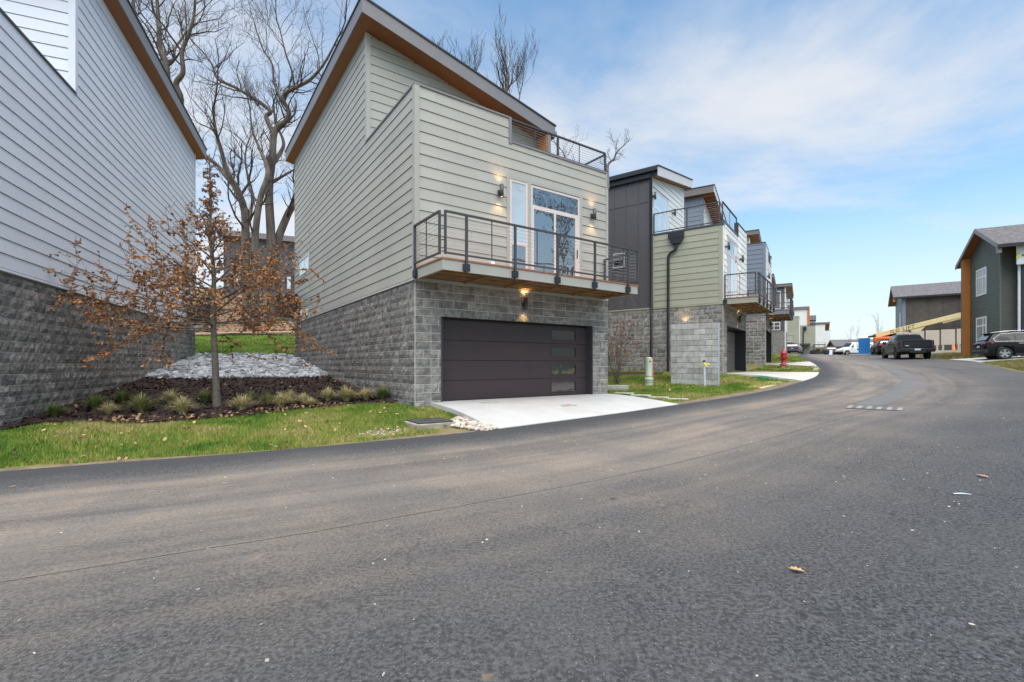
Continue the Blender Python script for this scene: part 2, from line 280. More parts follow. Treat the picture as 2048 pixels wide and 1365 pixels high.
# ------------------------------------------------------------------ mesh and object helpers
class MB:
    def __init__(s): s.v = []; s.f = []; s.sm = []
    def add(s, vs, fs, smooth=False):
        o = len(s.v); s.v += [tuple(p) for p in vs]; s.f += [tuple(i + o for i in f) for f in fs]; s.sm += [smooth] * len(fs); return s
    def hexa(s, p):      # p: 8 corners, bottom 4 ccw then top 4 ccw
        return s.add(p, [(3, 2, 1, 0), (4, 5, 6, 7), (0, 1, 5, 4), (1, 2, 6, 5), (2, 3, 7, 6), (3, 0, 4, 7)])
    def box(s, x0, x1, y0, y1, z0, z1):
        return s.hexa([(x0, y0, z0), (x1, y0, z0), (x1, y1, z0), (x0, y1, z0), (x0, y0, z1), (x1, y0, z1), (x1, y1, z1), (x0, y1, z1)])
    def beam(s, a, b, w, h, up=(0, 0, 1)):
        a = Vector(a); b = Vector(b); d = (b - a).normalized(); up = Vector(up)
        x = d.cross(up)
        if x.length < 1e-4: x = d.cross(Vector((1, 0, 0)))
        x.normalize(); y = x.cross(d).normalized(); x *= w / 2; y *= h / 2
        return s.hexa([a - x - y, a + x - y, b + x - y, b - x - y, a - x + y, a + x + y, b + x + y, b - x + y])
    def tube(s, pts, rad, n=8, cap=True, smooth=True):
        pts = [Vector(p) for p in pts]; rad = rad if hasattr(rad, '__len__') else [rad] * len(pts)
        rings = []; prev = None
        for i, p in enumerate(pts):
            d = (pts[min(i + 1, len(pts) - 1)] - pts[max(i - 1, 0)])
            d = d.normalized() if d.length > 1e-9 else Vector((0, 0, 1))
            if prev is None:
                x = d.cross(Vector((0, 0, 1)))
                if x.length < 1e-3: x = Vector((1, 0, 0))
            else: x = prev - d * prev.dot(d)
            x.normalize(); prev = x; y = d.cross(x)
            rings.append([p + (x * math.cos(2 * math.pi * k / n) + y * math.sin(2 * math.pi * k / n)) * rad[i] for k in range(n)])
        vs = [q for r in rings for q in r]; fs = []
        for i in range(len(rings) - 1):
            for k in range(n): fs.append((i * n + k, i * n + (k + 1) % n, (i + 1) * n + (k + 1) % n, (i + 1) * n + k))
        s.add(vs, fs, smooth)
        if cap:
            s.add(rings[0][::-1], [tuple(range(n))]); s.add(rings[-1], [tuple(range(n))])
        return s
    def lathe(s, prof, n=20, c=(0, 0, 0), smooth=True):
        vs = []; fs = []
        for r, z in prof:
            for k in range(n): vs.append((c[0] + r * math.cos(2 * math.pi * k / n), c[1] + r * math.sin(2 * math.pi * k / n), c[2] + z))
        for i in range(len(prof) - 1):
            for k in range(n): fs.append((i * n + k, i * n + (k + 1) % n, (i + 1) * n + (k + 1) % n, (i + 1) * n + k))
        return s.add(vs, fs, smooth)
    def prism(s, poly, y0, y1, axis='y'):      # poly in (x,z), extruded along y
        n = len(poly)
        if axis == 'y': vs = [(p[0], y0, p[1]) for p in poly] + [(p[0], y1, p[1]) for p in poly]
        elif axis == 'x': vs = [(y0, p[0], p[1]) for p in poly] + [(y1, p[0], p[1]) for p in poly]
        else: vs = [(p[0], p[1], y0) for p in poly] + [(p[0], p[1], y1) for p in poly]
        return s.add(vs, [tuple(range(n)), tuple(range(2 * n - 1, n - 1, -1))] + [(i, i + n, (i + 1) % n + n, (i + 1) % n) for i in range(n)])
    def mesh(s, name, m):
        me = bpy.data.meshes.new(name); me.from_pydata(s.v, [], s.f); me.materials.append(M[m] if isinstance(m, str) else m)
        me.polygons.foreach_set('use_smooth', s.sm)
        bm = bmesh.new(); bm.from_mesh(me); bmesh.ops.recalc_face_normals(bm, faces=bm.faces) if len(bm.faces) < 60000 else None; bm.to_mesh(me); bm.free()
        return me
    def obj(s, name, m, parent=None, loc=None, rz=None, kind=None):
        return put(s.mesh(name, m), name, parent, loc, rz, kind)
def put(me, name, parent=None, loc=None, rz=None, kind=None):
    o = bpy.data.objects.new(name, me); COL.objects.link(o)
    if parent: o.parent = parent
    if loc is not None: o.location = loc
    if rz is not None: o.rotation_euler = (0, 0, rz)
    if kind: o['kind'] = kind
    return o
def tag(o, label, cat, group=None):
    o['label'] = label; o['category'] = cat
    if group: o['group'] = group
    return o
def thing(name, label, cat, loc=(0, 0, 0), rz=0.0, group=None):
    o = bpy.data.objects.new(name, None); COL.objects.link(o); o.location = loc; o.rotation_euler = (0, 0, rz); o.empty_display_size = 0.3
    return tag(o, label, cat, group)
def struct(o): o['kind'] = 'structure'; return o
def bevel(o, w=0.01, seg=2):
    b = o.modifiers.new('bevel', 'BEVEL'); b.width = w; b.segments = seg; b.limit_method = 'ANGLE'; b.angle_limit = R(40); return o
def W(h, a, t):      # local (a,t) of a house frame -> world xy
    c, s_ = math.cos(h.rotation_euler[2]), math.sin(h.rotation_euler[2])
    return h.location.x + c * a - s_ * t, h.location.y + s_ * a + c * t
CAM = Vector((0, 0, 1.5))
# ------------------------------------------------------------------ the lie of the land (metres, z up)
LEFT = [(-40, -6.2, -0.75), (-26, -1.0, -0.42), (-14, 3.6, -0.10), (-6.79, 6.27, 0.08), (-5.83, 6.64, 0.11), (-4.70, 6.985, 0.14), (-3.36, 7.49, 0.18), (-1.864, 8.12, 0.232), (-0.327, 8.957, 0.2725),
        (2.1, 10.75, 0.35), (4.475, 12.635, 0.437), (6.9, 14.3, 0.57), (9.3, 16.35, 0.71), (11.44, 18.53, 0.865), (13.2, 20.5, 1.0), (14.58, 22.44, 1.144), (16.1, 24.7, 1.27), (17.35, 26.85, 1.395), (18.6, 29.1, 1.55), (19.7, 31.3, 1.71),
        (21.4, 34.6, 1.87), (23.3, 38, 2.02), (26.6, 44, 2.27), (30.3, 50, 2.47), (36.5, 60, 2.74), (50, 80, 3.0), (66, 104, 3.1)]
RIGHT = [(10, -30, -0.5), (12, -14, -0.15), (14, -2, 0.2), (16, 6, 0.52), (18.6, 13, 0.85), (21.7, 20, 1.18), (24.4, 23.8, 1.42), (26.7, 27, 1.63), (28.7, 31, 1.83), (31.2, 35, 2.0), (34.4, 40, 2.2), (38, 46, 2.42), (45, 58, 2.74), (58, 78, 3.0), (74, 102, 3.1)]
MISC = [(0, 0, 0.02), (-3.46, 3.19, 0.03), (-1.68, 3.95, 0.10), (5.5, 8.4, 0.40), (8.45, 11, 0.487), (16.5, 19, 0.93), (23, 28.6, 1.5), (6, 3, 0.2), (11, 8, 0.48), (3, 2, 0.1), (-8, 0, -0.12), (-20, -4, -0.4),
        (-1.965, 11.294, 0.55), (-2.274, 11.078, 0.52), (2.984, 14.763, 0.60), (0.5, 13.0, 0.58),
        (-9.05, 8.35, 0.387), (-8.76, 7.64, 0.36), (-11.85, 15.26, 1.064), (-14.33, 21.35, 1.9), (-10.4, 11.7, 0.72), (-5.26, 15.34, 0.79), (-6.69, 17.4, 1.05), (-10.42, 22.7, 1.88), (-3.7, 13.1, 0.63), (-6.5, 10.2, 0.47), (-8.3, 13.0, 0.72), (-12.4, 22.2, 1.9), (-9.3, 16.5, 1.06),
        (-14, 30, 3.35), (-8, 30, 3.4), (-22, 30, 3.2), (0, 31, 3.5), (-12, 26.5, 2.7), (-18, 50, 9.0), (-30, 50, 9.2), (-40, 40, 7), (2, 50, 9.0), (-14, 40, 6.0), (-25, 40, 6.2), (14, 52, 6.5), (-8, 70, 12), (-50, 70, 13), (25, 75, 5.5),
        (4, 22.8, 1.2), (7, 20.9, 1.15), (8.93, 20.0, 1.08), (5.07, 17.5, 0.74), (6.0, 17.5, 0.78), (7.33, 16.6, 0.72), (8, 26, 2.0), (4, 30, 3.0), (12.06, 24.28, 1.2), (15, 28, 1.5), (14, 31, 1.9), (12, 36, 3.2), (17.85, 32.47, 1.72), (20, 40, 2.6), (24, 46, 2.8), (30, 60, 3.2),
        (-22, 8, 0.4), (-30, 20, 2.4), (-50, 10, 0.5), (-50, 25, 3.0), (-80, 40, 6), (-80, -10, -1), (-60, -40, -2), (0, -20, -0.4), (0, -50, -1), (30, -30, 0.2), (60, -20, 1),
        (25.5, 19, 1.35), (28.0, 26.7, 1.80), (30, 22, 1.7), (32, 31, 2.05), (40, 24, 2.1), (36, 36, 2.3), (42, 42, 2.55), (50, 50, 2.9), (70, 50, 3.1), (70, 20, 2.2), (110, 50, 3), (110, 110, 2.6), (90, 150, 2.6), (40, 150, 3), (160, 20, 2), (160, 160, 2.5), (60, 120, 2.9), (0, 130, 14), (-100, 130, 16), (160, -60, 1), (-100, -60, -3)]
_P = np.array([p for p in LEFT + RIGHT + MISC], float)
_c = 2.0
def _phi(d2): return np.sqrt(d2 + _c * _c)
_n = len(_P); _A = np.zeros((_n + 3, _n + 3)); _d2 = ((_P[:, None, :2] - _P[None, :, :2]) ** 2).sum(-1)
_A[:_n, :_n] = _phi(_d2) - 0.02 * np.eye(_n); _A[:_n, _n] = 1; _A[:_n, _n + 1:] = _P[:, :2]; _A[_n, :_n] = 1; _A[_n + 1:, :_n] = _P[:, :2].T
_w = np.linalg.solve(_A, np.concatenate([_P[:, 2], np.zeros(3)]))
def GG(xy):
    xy = np.asarray(xy, float).reshape(-1, 2); out = np.empty(len(xy))
    for i in range(0, len(xy), 4000):
        q = xy[i:i + 4000]; d2 = ((q[:, None, :] - _P[None, :, :2]) ** 2).sum(-1)
        out[i:i + 4000] = _phi(d2) @ _w[:_n] + _w[_n] + q @ _w[_n + 1:]
    return out
def G(x, y): return float(GG([(x, y)])[0])

# ------------------------------------------------------------------ ground sheets
def densify(pl, step):
    out = []
    for i in range(len(pl) - 1):
        a, b = Vector(pl[i][:2]), Vector(pl[i + 1][:2]); n = max(1, int((b - a).length / step))
        for k in range(n): out.append(tuple(a.lerp(b, k / n)))
    out.append(tuple(pl[-1][:2])); return out
def smooth_line(pl, step):
    P = [Vector(p[:2]) for p in pl]; out = []
    for i in range(len(P) - 1):
        p0, p1, p2, p3 = P[max(i - 1, 0)], P[i], P[i + 1], P[min(i + 2, len(P) - 1)]
        n = max(1, int((p2 - p1).length / step))
        for k in range(n):
            t = k / n; out.append(tuple(0.5 * ((2 * p1) + (p2 - p0) * t + (2 * p0 - 5 * p1 + 4 * p2 - p3) * t * t + (3 * p1 - p0 - 3 * p2 + p3) * t ** 3)))
    out.append(tuple(P[-1])); return out
def in_poly(xy, poly):
    x, y = xy[:, 0], xy[:, 1]; ins = np.zeros(len(xy), bool); P = np.asarray(poly, float); j = len(P) - 1
    for i in range(len(P)):
        c = ((P[i, 1] > y) != (P[j, 1] > y)) & (x < (P[j, 0] - P[i, 0]) * (y - P[i, 1]) / (P[j, 1] - P[i, 1] + 1e-12) + P[i, 0]); ins ^= c; j = i
    return ins
def seg_dist(xy, pl):
    P = np.asarray(pl, float); best = np.full(len(xy), 1e9); u = np.zeros(len(xy)); acc = 0.0
    for i in range(len(P) - 1):
        a, b = P[i], P[i + 1]; d = b - a; L = np.hypot(*d); t = np.clip(((xy - a) @ d) / (L * L + 1e-12), 0, 1); q = a + t[:, None] * d
        r = np.hypot(*(xy - q).T); m = r < best; best[m] = r[m]; u[m] = acc + t[m] * L; acc += L
    return best, u
def sheet(name, poly, m, dz, near=0.5, zfun=None, uvline=None, skirt=0.0, kind='structure', parent=None):
    poly = [tuple(p) for p in poly]; P = np.array(poly); lo, hi = P.min(0), P.max(0)
    pts = []
    for step, rmax, rmin in ((near, 34, 0), (near * 3, 80, 32), (near * 10, 1e9, 76)):
        xs = np.arange(max(lo[0], -rmax) + step * .37, min(hi[0], rmax), step); ys = np.arange(max(lo[1], -rmax) + step * .41, min(hi[1], rmax), step)
        if len(xs) == 0 or len(ys) == 0: continue
        g = np.array(np.meshgrid(xs, ys)).reshape(2, -1).T; r = np.hypot(g[:, 0], g[:, 1]); g = g[(r < rmax) & (r >= rmin)]
        if len(g): pts.append(g)
    if pts:
        g = np.concatenate(pts); g = g[in_poly(g, poly)]
        if len(g):
            d, _ = seg_dist(g, poly + [poly[0]]); g = g[d > near * 0.4]
    else: g = np.zeros((0, 2))
    n = len(poly); allp = [Vector(p) for p in poly] + [Vector(p) for p in g]
    vs, _, fs, *_r = delaunay_2d_cdt(allp, [(i, (i + 1) % n) for i in range(n)], [], 1, 1e-5)
    xy = np.array([(v.x, v.y) for v in vs]); z = (zfun(xy) if zfun else GG(xy)) + dz
    V = [(xy[i, 0], xy[i, 1], z[i]) for i in range(len(xy))]; F = [tuple(f) for f in fs]
    # upward faces
    F = [f if ((xy[f[1]] - xy[f[0]])[0] * (xy[f[2]] - xy[f[0]])[1] - (xy[f[1]] - xy[f[0]])[1] * (xy[f[2]] - xy[f[0]])[0]) > 0 else f[::-1] for f in F]
    me = bpy.data.meshes.new(name)
    if skirt > 0:
        b0 = len(V); zb = (zfun(P) if zfun else GG(P)) + dz
        V += [(poly[i][0], poly[i][1], zb[i]) for i in range(n)] + [(poly[i][0], poly[i][1], zb[i] - skirt) for i in range(n)]
        F += [(b0 + i, b0 + (i + 1) % n, b0 + n + (i + 1) % n, b0 + n + i) for i in range(n)]
    me.from_pydata(V, [], F); me.materials.append(M[m]); me.polygons.foreach_set('use_smooth', [len(f) == 3 for f in F])
    if uvline is not None:
        A = np.array([v[:2] for v in V]); d, u = seg_dist(A, uvline); uvl = me.uv_layers.new(name='road')
        idx = np.empty(len(me.loops), int); me.loops.foreach_get('vertex_index', idx); uvl.data.foreach_set('uv', np.c_[u[idx], d[idx]].ravel())
    return put(me, name, parent, kind=kind)

LEDGE = smooth_line(LEFT, 0.6); REDGE = smooth_line(RIGHT, 1.0)
i0 = min(range(len(LEDGE)), key=lambda i: (LEDGE[i][0] + 6.79) ** 2 + (LEDGE[i][1] - 6.27) ** 2)
LUV = LEDGE[i0:]                                  # u = 0 at the left border of the view
road_poly = LEDGE + REDGE[::-1]
sheet('road', road_poly, 'asphalt', 0.0, 0.5, uvline=LEDGE, skirt=0.06)

def terrain():
    xs = np.unique(np.concatenate([np.arange(-26, 40, 0.5), np.arange(-60, 90, 2.5), np.arange(-200, 261, 12)])); ys = np.unique(np.concatenate([np.arange(-4, 46, 0.5), np.arange(-30, 110, 2.5), np.arange(-120, 261, 12)]))
    g = np.array(np.meshgrid(xs, ys)).reshape(2, -1).T; z = GG(g) - 0.025
    ins = in_poly(g, road_poly); d, _ = seg_dist(g, LEDGE); d2, _ = seg_dist(g, REDGE); z = np.where(ins & (np.minimum(d, d2) > 0.6), z - 0.10, z)
    nx, ny = len(xs), len(ys); F = [(j * nx + i, j * nx + i + 1, (j + 1) * nx + i + 1, (j + 1) * nx + i) for j in range(ny - 1) for i in range(nx - 1)]
    me = bpy.data.meshes.new('ground'); me.from_pydata(np.c_[g, z].tolist(), [], F); me.materials.append(M['turf_soil']); me.polygons.foreach_set('use_smooth', [True] * len(F)); put(me, 'ground', kind='structure')
terrain()

# joint along the middle of the road and the lighter valley gutter beyond the grate
SEAM = smooth_line([(-14, -1.6), (-8, 1.2), (-3.46, 3.19), (-1.68, 3.95), (-1.09, 4.25), (2.0, 6.1), (5.5, 8.55), (8.25, 10.8), (11.5, 13.7), (14.4, 16.6), (16.6, 19.2), (18.4, 22.0), (20.6, 25.4), (23, 28.8), (26.5, 34)], 0.5)
def ribbon(pl, w0, w1):
    P = [Vector(p) for p in pl]; a = []; b = []
    for i, p in enumerate(P):
        d = (P[min(i + 1, len(P) - 1)] - P[max(i - 1, 0)]).normalized(); nrm = Vector((-d.y, d.x)); a.append(tuple(p + nrm * w0)); b.append(tuple(p + nrm * w1))
    return a + b[::-1]
mat('gutter', (0.125, 0.12, 0.116), 0.9, 0.14, 1.5, 0.4, 60)
mat('joint', (0.15, 0.135, 0.12), 0.9, 0.35, 4)
k0 = min(range(len(SEAM)), key=lambda i: (SEAM[i][0] - 9.0) ** 2 + (SEAM[i][1] - 11.4) ** 2)
sheet('gutter_strip', ribbon(SEAM[k0:], 0.0, 0.62), 'gutter', 0.004, 0.4)
def wobble(pl, a): return [(p[0] + random.uniform(-a, a), p[1] + random.uniform(-a, a)) for p in densify(pl, 0.12)]
sheet('road_joint', ribbon(wobble(SEAM[:k0], 0.006), -0.006, 0.006), 'joint', 0.006, 0.4)
sheet('gutter_joint', ribbon(SEAM[k0:], 0.63, 0.65), 'joint', 0.006, 0.4)
sheet('gutter_joint', ribbon(SEAM[k0:], -0.018, -0.005), 'joint', 0.006, 0.4)

# concrete drives: ruled between the garage floor and the road edge
def drive(name, h, s0, s1, floor, m, thick=0.10):
    a = Vector(W(h, s0, 0.12)); b = Vector(W(h, s1, 0.12)); v = Vector((-math.sin(h.rotation_euler[2]), math.cos(h.rotation_euler[2])))
    def to_edge(p):
        best = None
        for i in range(len(LEDGE) - 1):
            q0, q1 = Vector(LEDGE[i]), Vector(LEDGE[i + 1]); d = q1 - q0; den = v.x * d.y - v.y * d.x
            if abs(den) < 1e-6: continue
            w = q0 - p; t = (w.x * d.y - w.y * d.x) / den; k = (w.x * v.y - w.y * v.x) / den
            if -0.001 <= k <= 1.001 and t < 0 and (best is None or abs(t) < abs(best[0])): best = (t, i)
        return p + v * best[0], best[1]
    A, ia = to_edge(a); B, ib = to_edge(b)
    poly = [tuple(a), tuple(A)] + [LEDGE[i] for i in range(ia + 1, ib + 1)] + [tuple(B), tuple(b)]
    dn = []
    for i in range(len(poly)):
        p, q = Vector(poly[i]), Vector(poly[(i + 1) % len(poly)]); n = max(1, int((q - p).length / 0.5)); dn += [tuple(p.lerp(q, k / n)) for k in range(n)]
    def zf(xy):
        de, _ = seg_dist(xy, LEDGE); t = (xy - np.array(a)) @ np.array(-v); f = np.clip(t / np.maximum(t + de, 1e-3), 0, 1); return floor * (1 - f) + (GG(xy) + 0.012) * f
    o = sheet(name, dn, m, 0.0, 0.35, zfun=zf, skirt=thick); return o, poly, zf

# ------------------------------------------------------------------ houses: frames
H0 = thing('grey_house', 'pale grey lap-siding house on split-face block, cropped by the left edge', 'house', (-8.76, 7.64, 0.27), R(22.1))
H1 = thing('sage_house', 'sage green house with big balcony and dark garage door, nearest and tallest in view', 'house', (-2.274, 11.078, 0.60), R(35))
H2 = thing('olive_house', 'house with charcoal panelled back, olive side wall and white front, behind the block screen wall', 'house', (8.93, 20.0, 1.145), R(53.8))
H3 = thing('blue_house', 'slate blue house with balcony, next beyond the olive one', 'house', (15.0, 28.0, 1.59), R(57.5))
D1, D1P, D1Z = drive('driveway', H1, 0.377, 6.40, 0.60, 'concrete')
D2, D2P, D2Z = drive('driveway', H2, 0.30, 5.25, 1.145, 'concrete_tan')
D3, D3P, D3Z = drive('driveway', H3, 0.30, 5.25, 1.59, 'concrete_tan')

# ------------------------------------------------------------------ building pieces
def P3(O, A, Nn, a, z, d): return (O[0] + A[0] * a + Nn[0] * d, O[1] + A[1] * a + Nn[1] * d, z)
def clip_top(poly, top):
    if top is None: return poly
    m, c = top; out = []
    for i in range(len(poly)):
        p, q = poly[i], poly[(i + 1) % len(poly)]; fp = m * p[0] + c - p[1]; fq = m * q[0] + c - q[1]
        if fp >= 0: out.append(p)
        if (fp >= 0) != (fq >= 0): t = fp / (fp - fq); out.append((p[0] + (q[0] - p[0]) * t, p[1] + (q[1] - p[1]) * t))
    return out
def board_polys(a0, a1, z0, z1, holes, top):
    cuts = sorted({z0, z1} | {z for h in holes for z in (h[2], h[3]) if z0 + .004 < z < z1 - .004}); polys = []
    for zi in range(len(cuts) - 1):
        b0, b1 = cuts[zi], cuts[zi + 1]; mid = (b0 + b1) / 2; iv = [(a0, a1)]
        for h in holes:
            if h[2] < mid < h[3]:
                nv = []
                for (p, q) in iv:
                    if h[0] > p: nv.append((p, min(q, h[0])))
                    if h[1] < q: nv.append((max(p, h[1]), q))
                iv = [x for x in nv if x[1] - x[0] > 0.01]
        for p, q in iv:
            pl = clip_top([(p, b0), (q, b0), (q, b1), (p, b1)], top)
            if len(pl) >= 3: polys.append(pl)
    return polys
def lap(O, A, Nn, a0, a1, z0, z1, ex, m, parent, holes=(), top=None, single=False, tilt=0.017, gap=0.008, name='siding_board', narrow=()):
    z = z0; alls = MB(); k = 0; objs = []; jr = random.Random(int(a0 * 100 + a1 * 37 + z0 * 11))
    while z < z1 - 0.02:
        e = ex
        for (nz, ne) in narrow:
            if abs(z - nz) < ex * 0.5: e = ne
        ze = min(z + e, z1); b = MB()
        jo = a0 + jr.uniform(.4, 3.6); js = [jo + 3.66 * i for i in range(6)]; pls = []
        for pl in board_polys(a0, a1, z + gap, ze, holes, top):
            rect = len(pl) == 4 and abs(pl[0][1] - pl[1][1]) < 1e-6 and abs(pl[2][1] - pl[3][1]) < 1e-6 and abs(pl[0][0] - pl[3][0]) < 1e-6
            if single or not rect: pls.append(pl); continue
            lo, hi = pl[0][0], pl[1][0]; cs = [lo] + [j for j in js if lo + .25 < j < hi - .25] + [hi]
            for c0, c1 in zip(cs[:-1], cs[1:]): pls.append([(c0 + (.0015 if c0 > lo else 0), pl[0][1]), (c1 - (.0015 if c1 < hi else 0), pl[0][1]), (c1 - (.0015 if c1 < hi else 0), pl[2][1]), (c0 + (.0015 if c0 > lo else 0), pl[2][1])])
        for pl in pls:
            n = len(pl); f = lambda zz: 0.004 + tilt * (1 - min(1, (zz - z) / ex))
            vs = [P3(O, A, Nn, p[0], p[1], f(p[1])) for p in pl] + [P3(O, A, Nn, p[0], p[1], -0.012) for p in pl]
            b.add(vs, [tuple(range(n)), tuple(range(2 * n - 1, n - 1, -1))] + [(i, i + n, (i + 1) % n + n, (i + 1) % n) for i in range(n)])
            if not single: objs.append(b.obj(name, m, parent)); b = MB()
        if b.f and single: alls.add(b.v, b.f)
        z = ze; k += 1
    if single and alls.f: o = alls.obj('siding_courses', m, parent, kind='stuff'); return [o]
    return objs
def backing(O, A, Nn, a0, a1, z0, z1, parent, name='siding_wall', top=None, holes=(), m='backing', d0=-0.10, d1=-0.012):
    b = MB()
    for pl in board_polys(a0, a1, z0, z1, holes, top):
        n = len(pl); vs = [P3(O, A, Nn, p[0], p[1], d1) for p in pl] + [P3(O, A, Nn, p[0], p[1], d0) for p in pl]
        b.add(vs, [tuple(range(n)), tuple(range(2 * n - 1, n - 1, -1))] + [(i, i + n, (i + 1) % n + n, (i + 1) % n) for i in range(n)])
    return b.obj(name, m, parent)
def strip(O, A, Nn, a0, a1, z0, z1, m, parent, name='trim_board', d0=-0.02, d1=0.03, top=None):
    b = MB()
    for pl in board_polys(a0, a1, z0, z1, (), top):
        n = len(pl); vs = [P3(O, A, Nn, p[0], p[1], d1) for p in pl] + [P3(O, A, Nn, p[0], p[1], d0) for p in pl]
        b.add(vs, [tuple(range(n)), tuple(range(2 * n - 1, n - 1, -1))] + [(i, i + n, (i + 1) % n + n, (i + 1) % n) for i in range(n)])
    return b.obj(name, m, parent)

# split-face blocks: a few shared meshes with a broken face
_rb = random.Random(3)
def block_mesh(w, h, m, rough, var):
    nx, nz = (4, 2) if w > 0.3 else (2, 2); vs = []; fs = []
    for j in range(nz + 1):
        for i in range(nx + 1):
            e = i in (0, nx) or j in (0, nz); vs.append((w * i / nx, 0.0 if False else -(_rb.uniform(0.0, 0.006) if e else _rb.uniform(0.006, 0.006 + rough)), h * j / nz))
    for j in range(nz):
        for i in range(nx): a = j * (nx + 1) + i; fs.append((a, a + 1, a + nx + 2, a + nx + 1))
    o = len(vs); ring = [i for i in range(nx + 1)] + [j * (nx + 1) + nx for j in range(1, nz + 1)] + [nz * (nx + 1) + i for i in range(nx - 1, -1, -1)] + [j * (nx + 1) for j in range(nz - 1, 0, -1)]
    bk = [(vs[i][0], 0.03, vs[i][2]) for i in ring]; vs += bk; n = len(ring)
    fs += [(ring[(k + 1) % n], ring[k], o + k, o + (k + 1) % n) for k in range(n)]
    b = MB(); b.add(vs, fs); return b.mesh('block', m)
BLK = {}
def blocks_for(m, rough):
    if m not in BLK: BLK[m] = {'f': [block_mesh(0.393, 0.190, m, rough, i) for i in range(14)], 'h': [block_mesh(0.190, 0.190, m, rough, i) for i in range(7)]}
    return BLK[m]
class Masonry:
    def __init__(s, house): s.h = house; s.items = []
    def wall(s, O, A, Nn, a0, a1, z0, z1, m='block', holes=(), rough=0.014, ground=True, core='mortar', depth=0.30, halves=0.10, name='block_wall'):
        core_o = backing(O, A, Nn, a0, a1, z0, z1, s.h, name, holes=holes, m=core, d0=-depth, d1=0.006); set_ = blocks_for(m, rough)
        rz = math.atan2(A[1], A[0]); nrows = int(round((z1 - z0) / 0.2032)); rnd = random.Random(int(abs(O[0] * 31 + O[1] * 17 + a0 * 7) * 10) + nrows)
        flip = (A[0] * Nn[1] - A[1] * Nn[0]) > 0            # face must look along N
        for r in range(nrows):
            zb = z1 - (r + 1) * 0.2032 + 0.005
            a = a0 + 0.004 if r % 2 else a0 + 0.004 - 0.2032
            while a < a1 - 0.06:
                w = 'f'
                if rnd.random() < halves: w = 'h'
                ww = 0.393 if w == 'f' else 0.190; b0, b1 = a, a + ww
                lo, hi = max(b0, a0 + 0.002), min(b1, a1 - 0.002)
                segs = [(lo, hi)]
                for hh in holes:
                    if hh[2] < zb + 0.1 < hh[3]:
                        ns = []
                        for p, q in segs:
                            if hh[0] > p: ns.append((p, min(q, hh[0])))
                            if hh[1] < q: ns.append((max(p, hh[1]), q))
                        segs = ns
                for p, q in segs:
                    if q - p < 0.016: continue
                    if ground:
                        xm, ym = W(s.h, O[0] + A[0] * (p + q) / 2, O[1] + A[1] * (p + q) / 2)
                        if s.h.location.z + zb + 0.19 < G(xm, ym) - 0.03: continue
                    kind = 'f' if q - p > 0.25 else 'h'; base = 0.393 if kind == 'f' else 0.190
                    s.items.append((core_o, rnd.choice(set_[kind]), P3(O, A, Nn, q if flip else p, zb, 0.010), rz + (math.pi if flip else 0), (q - p) / base, m))
                a = b1 + 0.0132
        return core_o
    def finish(s, limit=290):
        def size(it):
            p = s.h.matrix_basis @ Vector(it[2]); v = p - CAM
            if v.y < 0.3: return -1
            vis = abs(1024 + 945 * v.x / v.y - 1024) < 1180 and 945 * v.z / v.y < 800
            nrm = Vector((math.sin(it[3]), -math.cos(it[3]), 0)); nrm.rotate(s.h.rotation_euler)
            return (max(0.02, -nrm.dot(v.normalized())) / v.length_squared) if vis else 1e-9
        its = sorted(s.items, key=size, reverse=True); rest = {}
        for k, it in enumerate(its):
            if k < limit:
                o = put(it[1], 'block', it[0], it[2], it[3]); o.scale = (it[4], 1, 1)
            else: rest.setdefault(it[0].name, []).append(it)
        for nm, lst in rest.items():
            b = MB()
            for it in lst:
                mtx = Matrix.Translation(it[2]) @ Matrix.Rotation(it[3], 4, 'Z') @ Matrix.Diagonal((it[4], 1, 1, 1)); b.add([mtx @ v.co for v in it[1].vertices], [tuple(p.vertices) for p in it[1].polygons])
            me = bpy.data.meshes.new('block_courses'); me.from_pydata(b.v, [], b.f); me.materials.append(M[lst[0][5]]); put(me, 'block_courses', lst[0][0], kind='stuff')

